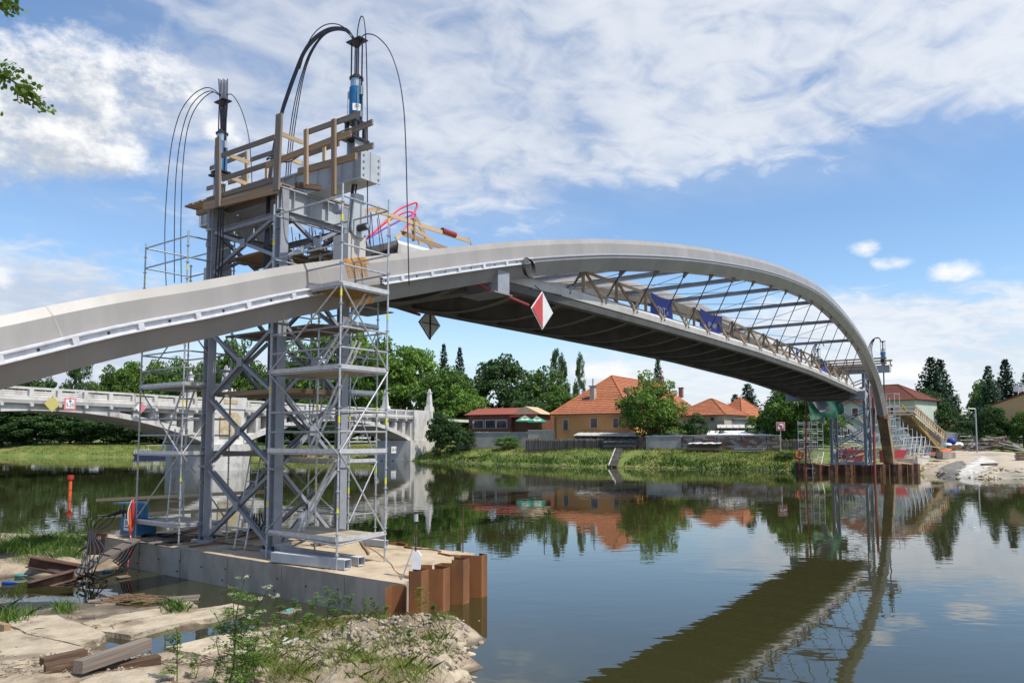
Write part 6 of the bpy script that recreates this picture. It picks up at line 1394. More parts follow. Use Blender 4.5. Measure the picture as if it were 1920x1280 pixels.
for sd in (1, -1):
    top = rib_at(S2, sd, 0, .5)
    t = thing('lifting_lug', 'distant lifting lug at the far end of the near rib' if sd > 0 else 'distant lifting lug at the far end of the rear rib', 'lifting lug', top, 'lifting lugs'); mb = MB(); mb.box(top - UP * .3, top + UP * .8, .5, .5, up=BA); mb.obj('lug_box', M['steelpaint'], t)
    for k in range(3): rod('lifting_strand', M['cable'], top + UP * .8 + BA * (k * .1 - .1), BF(S2 + k * .1 - .1, 3.3 * sd, ZT), .05, t, 5)
fp_ = thing('timber_work_platform', 'distant timber work platform with railings on the far tower', 'work platform', BF(S2, 0, ZT + .2))
for k in range(6): piece('floor_plank', M['wood'], BF(S2 - 1.4 + k * .55, -3.6, ZT + .25 if abs(-1.4 + k * .55) > .4 else ZT + .8), BF(S2 - 1.4 + k * .55, 2.4, ZT + .25 if abs(-1.4 + k * .55) > .4 else ZT + .8), .5, .08, fp_)
for h in (.6, 1.15):
    for s in (-1.5, 1.6): piece('rail', M['wood'], BF(S2 + s, -3.6, ZT + .25 + h), BF(S2 + s, 3.9, ZT + .25 + h), .06, .16, fp_)
for q in (-3.5, -1.8, 0, 1.8, 3.7):
    for s in (-1.5, 1.6): piece('post', M['wood'], BF(S2 + s, q, ZT + .2), BF(S2 + s, q, ZT + 1.5), .12, .1, fp_)
# cofferdam
c0, c1, c2, c3 = Wz(1496, 885.5, 0), Wz(1705, 889.5, 0), Wz(1722, 888.5, 0), Wz(1735, 884, 0)
cd = thing('far_cofferdam', 'rusty sheet pile cofferdam around the far tower foundation', 'cofferdam', c0)
mb = MB(); inn = Vector((.3, .95, 0)); pg = [c0 + inn * .4, c1 + inn * .4, c2 + inn * .4, c2 + Vector((3.5, 11, 0)), c0 + Vector((4.5, 13, 0))]; mb.prism([(p.x, p.y, -1.5) for p in pg], (0, 0, 2.45)); mb.obj('fill', M['sand'], cd)
pile_run(cd, [(c0.x, c0.y), (c1.x, c1.y), (c2.x, c2.y)], 1.12, 'rustdark', .42, .8, 1, seed=7); pile_run(cd, [(c0.x, c0.y), (c0.x + 3, c0.y + 8)], 1.12, 'rustdark', .4, .8, -1, seed=8); pile_run(cd, [(c2.x, c2.y), (c2.x + 3, c2.y + 8)], 1.12, 'rust', .4, .8, 1, seed=9)
n = 26
for k in range(n):
    p = c0.lerp(c1, (k + .5) / n); 
    if k % 2: piece('pile_edge', M['rust'], p + Vector((-.05, -.24, -.6)), p + Vector((-.05, -.24, 1.08)), .10, .05, cd, up=Vector((0, 1, 0)))
def siteW(u, v, Y): return W(u, v, Y)
t = tag(piece('steel_beam', M['steelpaint'], W(1556, 867.5, 82.3), W(1642, 869, 80.5), .3, .3), 'blue grey steel beam lying along the front of the far cofferdam', 'steel beam')
# concrete upstands right of the tower
for lab, (u0, u1, vt, Y0, Y1) in (('low grey concrete upstand behind the far sheet piles', (1660, 1719, 859, 86, 85)), ('pale concrete block end at the right of the cofferdam', (1720, 1729, 854, 86.5, 87)), ('grey concrete retaining end beside the pale block', (1729, 1743, 855, 88, 90))):
    a, b_ = W(u0, vt, Y0), W(u1, vt, Y1); mb = MB(); mb.prism([Vector((a.x, a.y, .4)), Vector((b_.x, b_.y, .4)), Vector((b_.x, b_.y, a.z)), a], Vector((.4, 1.3, 0))); tag(mb.obj('concrete_upstand', M['concpale'] if 'pale' in lab else M['concrete']), lab, 'concrete wall', 'concrete upstands on the far site')
# pier leg that will receive the rib
e = RC[-1]; p0 = BF(e.x, e.y, e.z); p1 = W(1668, 862, 84.5)
pl_ = thing('pier_leg', 'brown inclined pier leg under the far end of the near rib', 'pier leg', p1)
M['ply'] = mat('formwork_ply', (.19, .14, .10), (.13, .095, .065), 1.2, .7, jitter=.1, col3=(.38, .27, .15), scale3=.6)
mb = MB(); d = (p1 - p0).normalized(); mb.box(p0 + d * .1, p1, 1.25, .95, up=BR); mb.obj('leg_shaft', M['ply'], pl_); piece('rust_collar', M['rust'], p0 - d * .02, p0 + d * .16, 1.35, 1.05, pl_, up=BR)
# red mooring pipes
for lab, a, b_ in (('thin red brown mooring pipe left of the far tower', W(1512, 735, 82), W(1510, 890, 82)), ('red mooring pipe standing in the water before the far tower', W(1637, 745, 79), W(1641, 912, 78))):
    p = Vector((b_.x, b_.y, -1)); tag(rod('mooring_pipe', M['redpipe'], p, a, .13 if 'before' in lab else .10, None, 8), lab, 'pipe', 'red mooring pipes')
# tarpaulins
def cloth(name, label, P, m_, amp=.35, n=12, group='tarpaulins'):
    a, b_, c, d = P; mb = MB(); rows = []
    nn = (b_ - a).cross(d - a).normalized()
    for j in range(n + 1):
        r = []
        for i in range(n + 1):
            p = a.lerp(b_, i / n).lerp(d.lerp(c, i / n), j / n); r.append(p + nn * amp * (mnoise.noise(p * .55) + .5 * mnoise.noise(p * 1.3)) + UP * .3 * mnoise.noise(p * .5 + Vector((9, 0, 0))))
        rows.append(r)
    mb.grid(rows); return tag(mb.obj(name, m_, smooth=True), label, 'tarpaulin', group)
M['tarpgreen'] = mat('green_tarpaulin', (.008, .11, .06), (.006, .07, .04), .8, .6); M['tarpgrey'] = mat('grey_tarpaulin', (.22, .22, .235), (.14, .14, .15), .8, .6)
cloth('green_tarpaulin', 'dark green tarpaulin hanging under the far deck end, left part', [W(1518, 744, 79), W(1556, 746, 79.5), W(1550, 782, 79.5), W(1520, 790, 79)], M['tarpgreen'], .6); cloth('green_tarpaulin', 'dark green tarpaulin hanging behind the far tower column', [W(1550, 745, 79.5), W(1586, 748, 80.5), W(1582, 776, 80.5), W(1552, 786, 79.5)], M['tarpgreen'], .6)
cloth('grey_tarpaulin', 'long grey tarpaulin sagging in front of the green one', [W(1514, 738, 78), W(1526, 734, 78), W(1562, 772, 78), W(1540, 774, 78)], M['tarpgrey'], .7)
cloth('grey_tarpaulin', 'short grey rag hanging at the deck end left of the far tower', [W(1504, 738, 81), W(1511, 737, 81), W(1507, 757, 81), W(1502, 752, 81)], M['tarpgrey'], .3); cloth('white_sheet', 'narrow white sheet hanging at the far deck end', [W(1618, 728, 78), W(1622, 727, 78), W(1626, 758, 78), W(1620, 748, 78)], M['white'], .2)
# lifebuoy
p = W(1499, 853, 82.5); t = thing('lifebuoy', 'orange lifebuoy on a post at the left end of the far cofferdam', 'lifebuoy', p - UP * 1.2); mb = MB()
ring = [p + Vector((math.cos(a) * .38, 0, math.sin(a) * .40)) for a in np.linspace(0, 2 * math.pi, 17)]; mb.tube(ring, .12, 8); mb.obj('ring', M['orange'], t, smooth=True); rod('post', M['red'], p + Vector((0, .1, -1.6)), p + Vector((0, .1, .6)), .05, t, 6)
# birdcage scaffolding and inclined formwork ramp
def cage(label, u0, u1, Y0, nx, ny, dzs, ztop, seed=0, step=1.5, group='birdcage scaffolds'):
    a, b_ = W(u0, 850, Y0), W(u1, 850, Y0 + 2); rr = random.Random(seed); t = thing('birdcage_scaffold', label, 'scaffold', Vector((a.x, a.y, bankz(a.x, a.y))), group); dx = Vector((b_.x - a.x, b_.y - a.y, 0)); dy = Vector((-dx.y, dx.x, 0)).normalized() * 1.6
    G = {}
    for i in range(nx):
        for j in range(ny):
            p = a + dx * (i / (nx - 1)) + dy * j; p.z = bankz(p.x, p.y) - .1; zt_ = ztop(u0 + (u1 - u0) * i / (nx - 1)); G[i, j] = (p, zt_); rod('standard', M['galv'], p, Vector((p.x, p.y, zt_)), .045, t, 5)
    for i in range(nx):
        for j in range(ny):
            p, zt_ = G[i, j]; z = p.z + .6
            while z < zt_ - .1:
                for q in ((i + 1, j), (i, j + 1)):
                    if q in G and z < G[q][1]: a_, b2 = G[q][0], G[q][1]; rod('ledger', M['galv'], Vector((p.x, p.y, z)), Vector((a_.x, a_.y, z)), .04, t, 4)
                z += step
    for i in range(nx - 1):
        if rr.random() < .8:
            p, z0 = G[i, 0]; q, z1 = G[i + 1, 0]; h = min(z0, z1); rod('diagonal', M['galv'] if rr.random() < .6 else M['white'], Vector((p.x, p.y - .06, p.z + .3)), Vector((q.x, q.y - .06, min(h - .2, p.z + 3.2))), .045, t, 4)
    return t
zr1 = lambda u: 3.9 + (YH - (768 + (u - 1668) * .80)) * 94 / FPX
cage('dense galvanised birdcage scaffold under the inclined formwork ramp', 1668, 1756, 93, 11, 3, None, lambda u: max(2.6, zr1(u)), 1)
cage('tall galvanised scaffold tower right of the far pier leg', 1662, 1690, 90.5, 4, 2, None, lambda u: 3.9 + (YH - (745 if u < 1680 else 735)) * 91 / FPX, 2)
cage('low tube scaffold in front of the formwork ramp, behind the red skip', 1688, 1744, 89.5, 8, 2, None, lambda u: 3.9 + (YH - (788 + (u - 1688) * .62)) * 90 / FPX, 6, 1.2)
cage('small scaffold frame under the green tarpaulin', 1523, 1544, 85.5, 3, 2, None, lambda u: 3.9 + (YH - 788) * 86 / FPX, 3, 1.0)
cage('low scaffold behind the far tower columns', 1578, 1650, 88, 7, 2, None, lambda u: 3.9 + (YH - 800) * 88 / FPX, 4)
rp = thing('formwork_ramp', 'inclined brown formwork ramp with timber post railing right of the far tower', 'formwork', W(1765, 850, 98))
M['yellowbeam'] = mat('yellow_form_beam', (.34, .235, .05), (.26, .17, .04), 2, .7)
R0_, R1_ = W(1706, 772, 93), W(1766, 848, 95); dd = R1_ - R0_; up_ = Vector((0, 0, 1)); bk = Vector((-.45, 3.0, 0))
A1_, B1_ = W(1701, 764, 93), W(1764, 821, 95)
mb = MB(); mb.prism([R0_, R1_, B1_, A1_ - UP * .9], bk); mb.obj('form_side', M['ply'], rp)
piece('bottom_beam', M['yellowbeam'], W(1690, 758, 92.8), R1_ + Vector((0, -.1, -.1)), .2, .22, rp); piece('top_waler', M['woodpale'], W(1713, 771, 92.8), W(1770, 822, 94.8), .1, .16, rp)
for k in range(16):
    f = k / 15; u = 1714 + (1772 - 1714) * f; v = 766 + (817 - 766) * f; b0_ = W(u, v + 9, 93 + 2 * f); b1_ = W(u + 1.5, v - 7, 93 + 2 * f); piece('rail_post', M['woodpale'] if k % 3 else M['wood'], b0_, b1_, .12, .14, rp)
    piece('rail_post', M['wood'], b0_ + bk, b1_ + bk, .12, .14, rp)
piece('hand_rail', M['wood'], W(1712, 760, 92.9), W(1773, 811, 94.9), .08, .14, rp); piece('hand_rail', M['wood'], W(1712, 760, 92.9) + bk, W(1773, 811, 94.9) + bk, .08, .14, rp)
for v in (762, 770, 776): piece('stage_rail', M['woodgrey'], W(1662, v + 1, 91), W(1716, v, 93), .06, .14, rp)
# red skips, chute, planks and other site things
def skip(label, u, v, Y, w, m_):
    p = W(u, v, Y); p.z = max(ZF, bankz(p.x, p.y)); mb = MB(); mb.prism([p + Vector((-w / 2, 0, .05)), p + Vector((w * .2, 0, .0)), p + Vector((w * .55, 0, 1.5)), p + Vector((-w * .5, 0, 1.5))], (.2, 1.6, 0)); o = mb.obj('red_skip', m_); return tag(o, label, 'skip', 'red skips')
M['maroon'] = mat('maroon_paint', (.20, .02, .025), (.16, .018, .02), 2, .5); M['skipred'] = mat('skip_red', (.42, .04, .04), (.34, .035, .035), 1.2, .6)
skip('red tipping skip right of the far pier leg', 1680, 857, 86, 2.6, M['skipred']); skip('maroon skip between the far tower columns', 1606, 852, 87, 2.2, M['maroon']); skip('maroon box behind the upper braces of the far tower', 1590, 812, 92, 2.4, M['maroon'])
cloth('white_chute', 'white sheet chute slanting through the far tower', [W(1584, 798, 84.5), W(1592, 795, 84.5), W(1642, 834, 86), W(1634, 838, 86)], M['white'], .15, 8, 'white sheets')
SITE = [(1642, 847, 1690, 870, 'woodpale', .1), (1650, 862, 1760, 876, 'woodpale', .12), (1515, 838, 1520, 868, 'woodpale', .12), (1522, 840, 1513, 868, 'woodpale', .1), (1528, 868, 1556, 872, 'woodpale', .14), (1560, 860, 1600, 864, 'wood', .2), (1500, 842, 1560, 846, 'woodgrey', .12), (1440, 838, 1500, 862, 'woodgrey', .14), (1700, 853, 1780, 866, 'woodpale', .12), (1590, 856, 1620, 850, 'woodpale', .2), (1735, 835, 1785, 842, 'woodpale', .12), (1700, 858, 1730, 850, 'woodpale', .15), (1608, 778, 1624, 800, 'woodpale', .2), (1560, 846, 1650, 842, 'rust', .1), (1560, 822, 1640, 820, 'woodgrey', .12)]
SITEL = ['pale plank slanting down from the red mooring pipe to the upstand', 'long pale plank sloping along the front of the concrete upstand', 'pale prop leaning at the left end of the cofferdam, right one of a crossed pair', 'pale prop leaning at the left end of the cofferdam, left one of a crossed pair', 'short pale plank lying on the cofferdam left of the blue grey beam', 'brown plank lying at the foot of the left far tower column', 'grey rail crossing behind the lifebuoy', 'grey pole slanting down the bank to the lifebuoy', 'pale plank lying from the red skip towards the yard', 'pale board leaning between the far tower columns', 'thin pale plank beside the orange pipes in the yard', 'pale board in front of the red tipping skip', 'pale board standing slanted under the far deck end', 'rusty bar crossing low behind the far tower', 'grey rail crossing the far tower at mid height']
for k, (u0, v0, u1, v1, m_, w) in enumerate(SITE): tag(piece('site_timber', M[m_], W(u0, v0, 84 + k * .25), W(u1, v1, 84 + k * .25), .08, w), SITEL[k], 'timber', 'timbers on the far site')
# yard things
def yp_(u, v, Y): p = W(u, v, Y); p.z = bankz(p.x, p.y) + .14; return p
t = thing('pipe_bundle', 'bundle of orange red pipes lying in the sandy yard', 'pipe bundle', yp_(1760, 842, 100))
for k in range(7): a, b_ = yp_(1740 + k, 842, 99 + k * .25), yp_(1778 + k % 3 * 2, 841, 100 + k * .25); rod('pipe', M['orange'], a + UP * (.2 + .2 * (k % 2)), b_ + UP * (.2 + .2 * (k % 2)), .16, t, 7)
p = yp_(1780, 858, 92); mb = MB(); mb.prism([p + Vector((-.8, 0, 0)), p + Vector((.8, 0, 0)), p + Vector((.8, 0, .8)), p + Vector((-.7, 0, .85))], (.3, 2.2, 0)); tag(mb.obj('concrete_block', M['concrete']), 'dark grey concrete block in the sandy yard', 'concrete block')
stack('low stack of brown boards beside the concrete block', 1745, 852, 1768, 854, 94, 94, 2, 3, ['wooddark', 'rustdark'], None, 11); stack('brown timber stack at the back of the yard, left one', 1781, 842, 1803, 842, 108, 108, 5, 4, ['wood', 'wooddark', 'rust'], None, 12); stack('brown timber stack at the back of the yard, right one', 1806, 842, 1824, 842, 108, 108, 4, 4, ['wood', 'rustdark'], None, 13)
stack('dark log pile cut by the right picture edge', 1909, 865, 1935, 866, 86, 86, 6, 3, ['wooddark', 'rustdark'], None, 14); stack('flat dark boards at the yard edge above the water', 1842, 884, 1872, 884, 80.5, 80.5, 2, 3, ['wooddark', 'rustdark'], None, 15, .12)
hp_ = thing('timber_heap', 'large grey heap of scrap timber and beams in the yard', 'timber heap', yp_(1868, 840, 104)); rr = random.Random(31); c = yp_(1868, 842, 105)
for k in range(110):
    a = rr.gauss(0, .3); x = rr.gauss(0, 1.6); hgt_ = max(0, 1.75 - abs(x) * .62); p = c + Vector((x, rr.uniform(-1, 1.5), .1 + rr.random() * hgt_)); L = rr.uniform(.8, 2.0); d = Vector((math.cos(a), math.sin(a) * .5, -math.copysign(.32, x) * rr.random())) * L
    piece('scrap_beam', M[rr.choice(['woodgrey', 'fence', 'woodgrey', 'concpale', 'wooddark'])], p - d, p + d, rr.uniform(.1, .22), rr.uniform(.08, .2), hp_)
for k in range(3): p = c + Vector((.6 + k * .4, -.7, 1.35 - .25 * k)); piece('pale_sheet', M['concpale'], p + Vector((-.6, 0, .35)), p + Vector((1.6, 0, -.6)), .5, .06, hp_)
for k, (u, v, m_) in enumerate(((1778, 824, 'white'), (1788, 825, 'white'), (1784, 817, 'bannerblue'), (1797, 822, 'white'))):
    p = yp_(u, v, 112); p.z += .45 + (.7 if m_ != 'white' else 0); mb = MB(); mb.tube([p + Vector((0, 0, z)) for z in (-.5, -.35, .1, .45, .55)], [.35, .62, .65, .5, .25], 10); tag(mb.obj('bulk_bag', M[m_], smooth=True), ('white bulk bag at the ramp end, left', 'white bulk bag at the ramp end, middle', 'blue bag lying on the white bulk bags', 'white bulk bag at the ramp end, right')[k], 'bulk bag', 'bulk bags')
yf = thing('mesh_fence', 'thin site fence with rusty posts at the back of the yard', 'fence', yp_(1800, 825, 118))
for k in range(9): p = yp_(1800 + k * 14, 828, 118); rod('fence_post', M['rust'], p, p + UP * 1.7, .05, yf, 5)
for h in (.5, 1.1, 1.65): a, b_ = yp_(1800, 828, 118), yp_(1912, 828, 118); rod('fence_wire', M['galv'], a + UP * h, b_ + UP * h, .02, yf, 4)
strip_wall('site_wall', 'low pale wall at the back of the yard', 'wall', [(1760, 809, 124), (1836, 812, 122), (1930, 815, 120)], M['concpale'], .3)
a, b_ = W(1765, 800, 135), W(1796, 800, 135); t = thing('red_roof_shed', 'small shed with red roof behind the ramp', 'shed', a); wallbox('wall', M['cream'], [(a.x, a.y), (b_.x, b_.y), (b_.x, b_.y + 4), (a.x, a.y + 4)], 2, a.z, t); piece('roof', M['tile'], a + Vector((-.3, 1.5, .25)), b_ + Vector((.3, 1.5, .25)), 5, .25, t)
M['palepatch'] = mat('pale_patch', (.62, .60, .56), (.42, .39, .34), 1.2, .8, bump=1.0, bscale=2.5, dist=.2, contrast=(.42, .6))
wp_ = [Wz(1762, 884, .75), Wz(1800, 885, .7), Wz(1845, 876, 1.0), Wz(1868, 864, 1.4), Wz(1842, 857, 1.6), Wz(1815, 868, 1.2), Wz(1790, 878, .9)]
o = ground_patch('pale_ground_patch', [(p.x, p.y) for p in wp_], M['palepatch'], .2, .6); del o['kind']; tag(o, 'uneven whitish patch spread over the sandy yard', 'ground sheet')  # mottled whitish patch laid a little above the yard ground
gp_ = [Wz(1752, 876, 1.0), Wz(1785, 879, .9), Wz(1812, 867, 1.3), Wz(1800, 862, 1.4), Wz(1765, 868, 1.2)]
M['gravelgrey'] = mat('grey_gravel', (.20, .19, .175), (.13, .125, .115), 3, .95, bump=.6, bscale=8, dist=.05)
ground_patch('gravel_patch', [(p.x, p.y) for p in gp_], M['gravelgrey'], .17, .7)
# rubble along the right bank
rr = random.Random(41); pts = []
M['riprap'] = mat('riprap_stone', (.23, .20, .155), (.13, .115, .09), 3, .9, jitter=.35)
STM2 = [stone_mesh(20 + k, M['riprap']) for k in range(4)]
for k in range(70):
    u = rr.uniform(1724, 1925); w0_ = np.interp(u, [1722, 1780, 1850, 1935], [887, 893, 896.5, 898]); p = Wz(u, w0_ - rr.uniform(0, 7), .15); z = bankz(p.x, p.y); r = rr.uniform(.22, .5)
    o = bpy.data.objects.new('bank_stone', rr.choice(STM2)); _link(o, Matrix.Translation(Vector((p.x, p.y, max(-.1, z)))) @ Matrix.Rotation(rr.random() * 6, 4, 'Z') @ Matrix.Diagonal((r * 1.3, r, r, 1)), None); tag(o, 'grey riprap stone at the waterline right of the far cofferdam', 'stone', 'riprap on the far bank')
M['bankstone'] = mat('waterline_stone', (.20, .17, .125), (.12, .10, .075), 3, .9)
for k in range(260):
    u = rr.uniform(690, 1500); w0_ = np.interp(u, [690, 890, 1000, 1150, 1300, 1500], [862, 867.5, 872, 875.5, 878, 883.5]); p = Wz(u, w0_ - rr.uniform(-.5, 1.0), .05); pts.append((p.x, p.y, .05))
kind(scatter_bits('waterline_rubble', pts, .06, .2, M['bankstone'], 8), 'stuff')
# ------------------------------------------------------------------ trees
def leafmat(name, c1, c2, jit=.18):
    return mat(name, c1, c2, .5, .55, jitter=jit, contrast=(.35, .65), trans=.28, spec=.25)
M['leafA'] = leafmat('leaf_mid', (.115, .205, .036), (.07, .14, .028)); M['leafB'] = leafmat('leaf_bright', (.15, .25, .04), (.095, .175, .03)); M['leafC'] = leafmat('leaf_dark', (.065, .125, .035), (.04, .085, .025))
M['leafP'] = leafmat('leaf_poplar', (.085, .15, .05), (.055, .105, .035)); M['needle'] = leafmat('needle_dark', (.04, .08, .042), (.024, .052, .03)); M['needleB'] = leafmat('needle_blue', (.07, .12, .075), (.045, .085, .055))
M['bark'] = mat('bark', (.10, .075, .055), (.06, .045, .035), 3, .95, bump=.5, bscale=8)
def quads_from(cen, nrm, size, rs, asp=.62):
    n = len(cen); t = rs.normal(size=(n, 3)); t -= nrm * (t * nrm).sum(1, keepdims=True); t /= np.linalg.norm(t, axis=1, keepdims=True) + 1e-9; b_ = np.cross(nrm, t)
    s = size[:, None]; A = cen - t * s; B = cen + b_ * s * asp; C = cen + t * s; D = cen - b_ * s * asp
    V = np.stack([A, B, C, D], 1).reshape(-1, 3); Q = np.arange(4 * n).reshape(-1, 4); return V, Q
def rnd_dir(rs, n): v = rs.normal(size=(n, 3)); return v / (np.linalg.norm(v, axis=1, keepdims=True) + 1e-9)
def crown_broad(seed, nclump=70, per=110, leaf=.022, base=.06, gaps=.0, wob=.18):
    rs = np.random.RandomState(seed); d = rnd_dir(rs, nclump); d[:, 2] = d[:, 2] * .9 + .12; d /= np.linalg.norm(d, axis=1, keepdims=True)
    r = rs.uniform(.45, 1.0, nclump) ** .5; lob = 1 + wob * np.array([mnoise.noise(Vector(x) * 1.9 + Vector((seed * 3.1, 0, 0))) for x in d]) * 2
    zc = base + (1 - base) * .5; C = d * r[:, None] * lob[:, None] * np.array([.42, .42, (1 - base) * .46]) + np.array([0, 0, zc]); cr = rs.uniform(.07, .125, nclump)
    cen = []; nr = []; sz = []
    for k in range(nclump):
        q = rnd_dir(rs, per); q[:, 2] = q[:, 2] * .8 + .15; rad = cr[k] * rs.uniform(.55, 1.05, per) ** .5
        p = C[k] + q * rad[:, None] * np.array([1.15, 1.15, .8]); cen.append(p); nn = q * .5 + rnd_dir(rs, per) * .8 + np.array([0, 0, .35]); nr.append(nn / np.linalg.norm(nn, axis=1, keepdims=True)); sz.append(rs.uniform(.6, 1.25, per) * leaf)
    return quads_from(np.concatenate(cen), np.concatenate(nr), np.concatenate(sz), rs), C
def crown_poplar(seed):
    rs = np.random.RandomState(seed); n = 90; z = rs.uniform(.06, 1, n); w = .5 * np.sin(np.clip(z, 0, 1) ** .75 * math.pi) ** .7 * .95 + .04; a = rs.uniform(0, 6.28, n); r = w * rs.uniform(.35, 1, n); C = np.stack([np.cos(a) * r, np.sin(a) * r, z], 1); cen = []; nr = []; sz = []
    for k in range(n):
        per = 90; q = rnd_dir(rs, per); p = C[k] + q * np.array([.13, .13, .055]) * rs.uniform(.4, 1, per)[:, None]; cen.append(p); nn = q * .7 + rnd_dir(rs, per) * .7; nr.append(nn / np.linalg.norm(nn, axis=1, keepdims=True)); sz.append(rs.uniform(.6, 1.2, per) * .02)
    return quads_from(np.concatenate(cen), np.concatenate(nr), np.concatenate(sz), rs), C
def crown_spruce(seed, droop=.35):
    rs = np.random.RandomState(seed); cen = []; nr = []; sz = []
    for k in range(34):
        z = .05 + .93 * (k / 33) ** .9; R = .5 * (1 - z) ** .82 + .012; nb = max(4, int(15 * (1 - z) + 5)); a0 = rs.rand() * 6.28
        for j in range(nb):
            a = a0 + 6.28 * j / nb + rs.normal() * .15; L = R * rs.uniform(.65, 1.12); m = max(7, int(64 * L)); f = rs.uniform(.12, 1, m); dr = -droop * L * f ** 1.6 * .5 + .10 * L * (f > .85)
            wd = .05 * (1.15 - f) + .012; off = rs.normal(size=m) * wd * .6; x = np.cos(a) * L * f - np.sin(a) * off; y = np.sin(a) * L * f + np.cos(a) * off
            p = np.stack([x, y, z + dr * .55 + rs.normal(size=m) * .006 - np.abs(off) * .25], 1); cen.append(p); nn = np.array([[0, 0, 1.0]]) + rs.normal(size=(m, 3)) * .45; nr.append(nn / np.linalg.norm(nn, axis=1, keepdims=True)); sz.append(rs.uniform(.6, 1.2, m) * .030)
    return quads_from(np.concatenate(cen), np.concatenate(nr), np.concatenate(sz), rs, .5), None
def trunk_mesh(C, seed, h=.9, r=.022, limbs=14):
    rs = random.Random(seed); mb = MB(); pts = [Vector((.02 * math.sin(k * 1.3 + seed), .02 * math.cos(k * 1.7 + seed), h * k / 6)) for k in range(7)]; pts[0] = Vector((0, 0, -.03)); mb.tube(pts, [r * (1.25 - .17 * k) for k in range(7)], 7)
    if C is not None:
        idx = list(range(len(C))); rs.shuffle(idx)
        for i in idx[:limbs]:
            e = Vector(C[i]); z0 = max(.12, min(h * .8, e.z - .25 - .1 * rs.random())); b0 = Vector((0, 0, z0)); mid = b0.lerp(e, .5) + Vector((0, 0, -.02)); mb.tube([b0, mid, e], [r * .5, r * .34, r * .12], 5)
    return mb
TPL = {}
def tpl(key, crown, leafm, h=.85, r=.02, limbs=14):
    (V, Q), C = crown; me = bpy.data.meshes.new('crown_' + key); n = len(Q)
    me.vertices.add(len(V)); me.vertices.foreach_set('co', V.astype(np.float32).ravel()); me.loops.add(4 * n); me.loops.foreach_set('vertex_index', Q.astype(np.int32).ravel()); me.polygons.add(n); me.polygons.foreach_set('loop_start', np.arange(0, 4 * n, 4, dtype=np.int32)); me.update(calc_edges=True); me.materials.append(leafm)
    mb = trunk_mesh(C, hash(key) % 97, h, r, limbs); mt = bpy.data.meshes.new('trunk_' + key); mt.from_pydata(mb.v, [], mb.f); mt.materials.append(M['bark']); TPL[key] = (me, mt)
tpl('a1', crown_broad(1, 110, 120), M['leafA']); tpl('a2', crown_broad(2, 110, 120, wob=.3), M['leafA']); tpl('b1', crown_broad(3, 110, 120, base=.05), M['leafB']); tpl('b2', crown_broad(4, 110, 115, base=.03, wob=.3), M['leafB']); tpl('c1', crown_broad(5, 110, 120, base=.02), M['leafC']); tpl('c2', crown_broad(6, 110, 120, base=.0, wob=.28), M['leafC'])
tpl('bush', crown_broad(7, 60, 90, .026, base=.0), M['leafC'], .5, .012, 6); tpl('bushb', crown_broad(8, 60, 90, .026, base=.0), M['leafB'], .5, .012, 6); tpl('walnut', crown_broad(14, 130, 95, .02, base=.10, wob=.34), M['leafB'], .8, .026, 26)
tpl('pop', crown_poplar(9), M['leafP'], .8, .012, 10); tpl('pop2', crown_poplar(10), M['leafP'], .8, .012, 10); tpl('spr', crown_spruce(11), M['needle'], .97, .014, 0); tpl('spr2', crown_spruce(12, .5), M['needle'], .97, .014, 0); tpl('sprb', crown_spruce(13, .2), M['needleB'], .97, .014, 0)
rt = random.Random(77)
def tree(key, label, u, vtop, Y, wpx, zb=None, cat='tree', name='broadleaf_tree', group=None, rot=None):
    p = W(u, vtop, Y); z1 = p.z; z0 = bankz(p.x, p.y) - .1 if zb is None else zb; H_ = z1 - z0; Wd = wpx * Y / FPX * (1.75 if key[:3] == 'spr' else 1.15 if key[:3] == 'pop' else 1.22 if cat == 'tree' else 1.1)
    t = thing(name, label, cat, (p.x, p.y, z0), group); c_, tr = TPL[key]; kx = Wd / (.92 if key[:2] not in ('sp', 'po') else 1.0)
    Mx = Matrix.Translation((p.x, p.y, z0)) @ Matrix.Rotation(rt.random() * 6.28 if rot is None else rot, 4, 'Z') @ Matrix.Diagonal((kx, kx, H_, 1))
    _link(bpy.data.objects.new('trunk', tr), Mx, t); _link(bpy.data.objects.new('crown', c_), Mx, t); return t
G1 = 'trees beyond the old bridge'
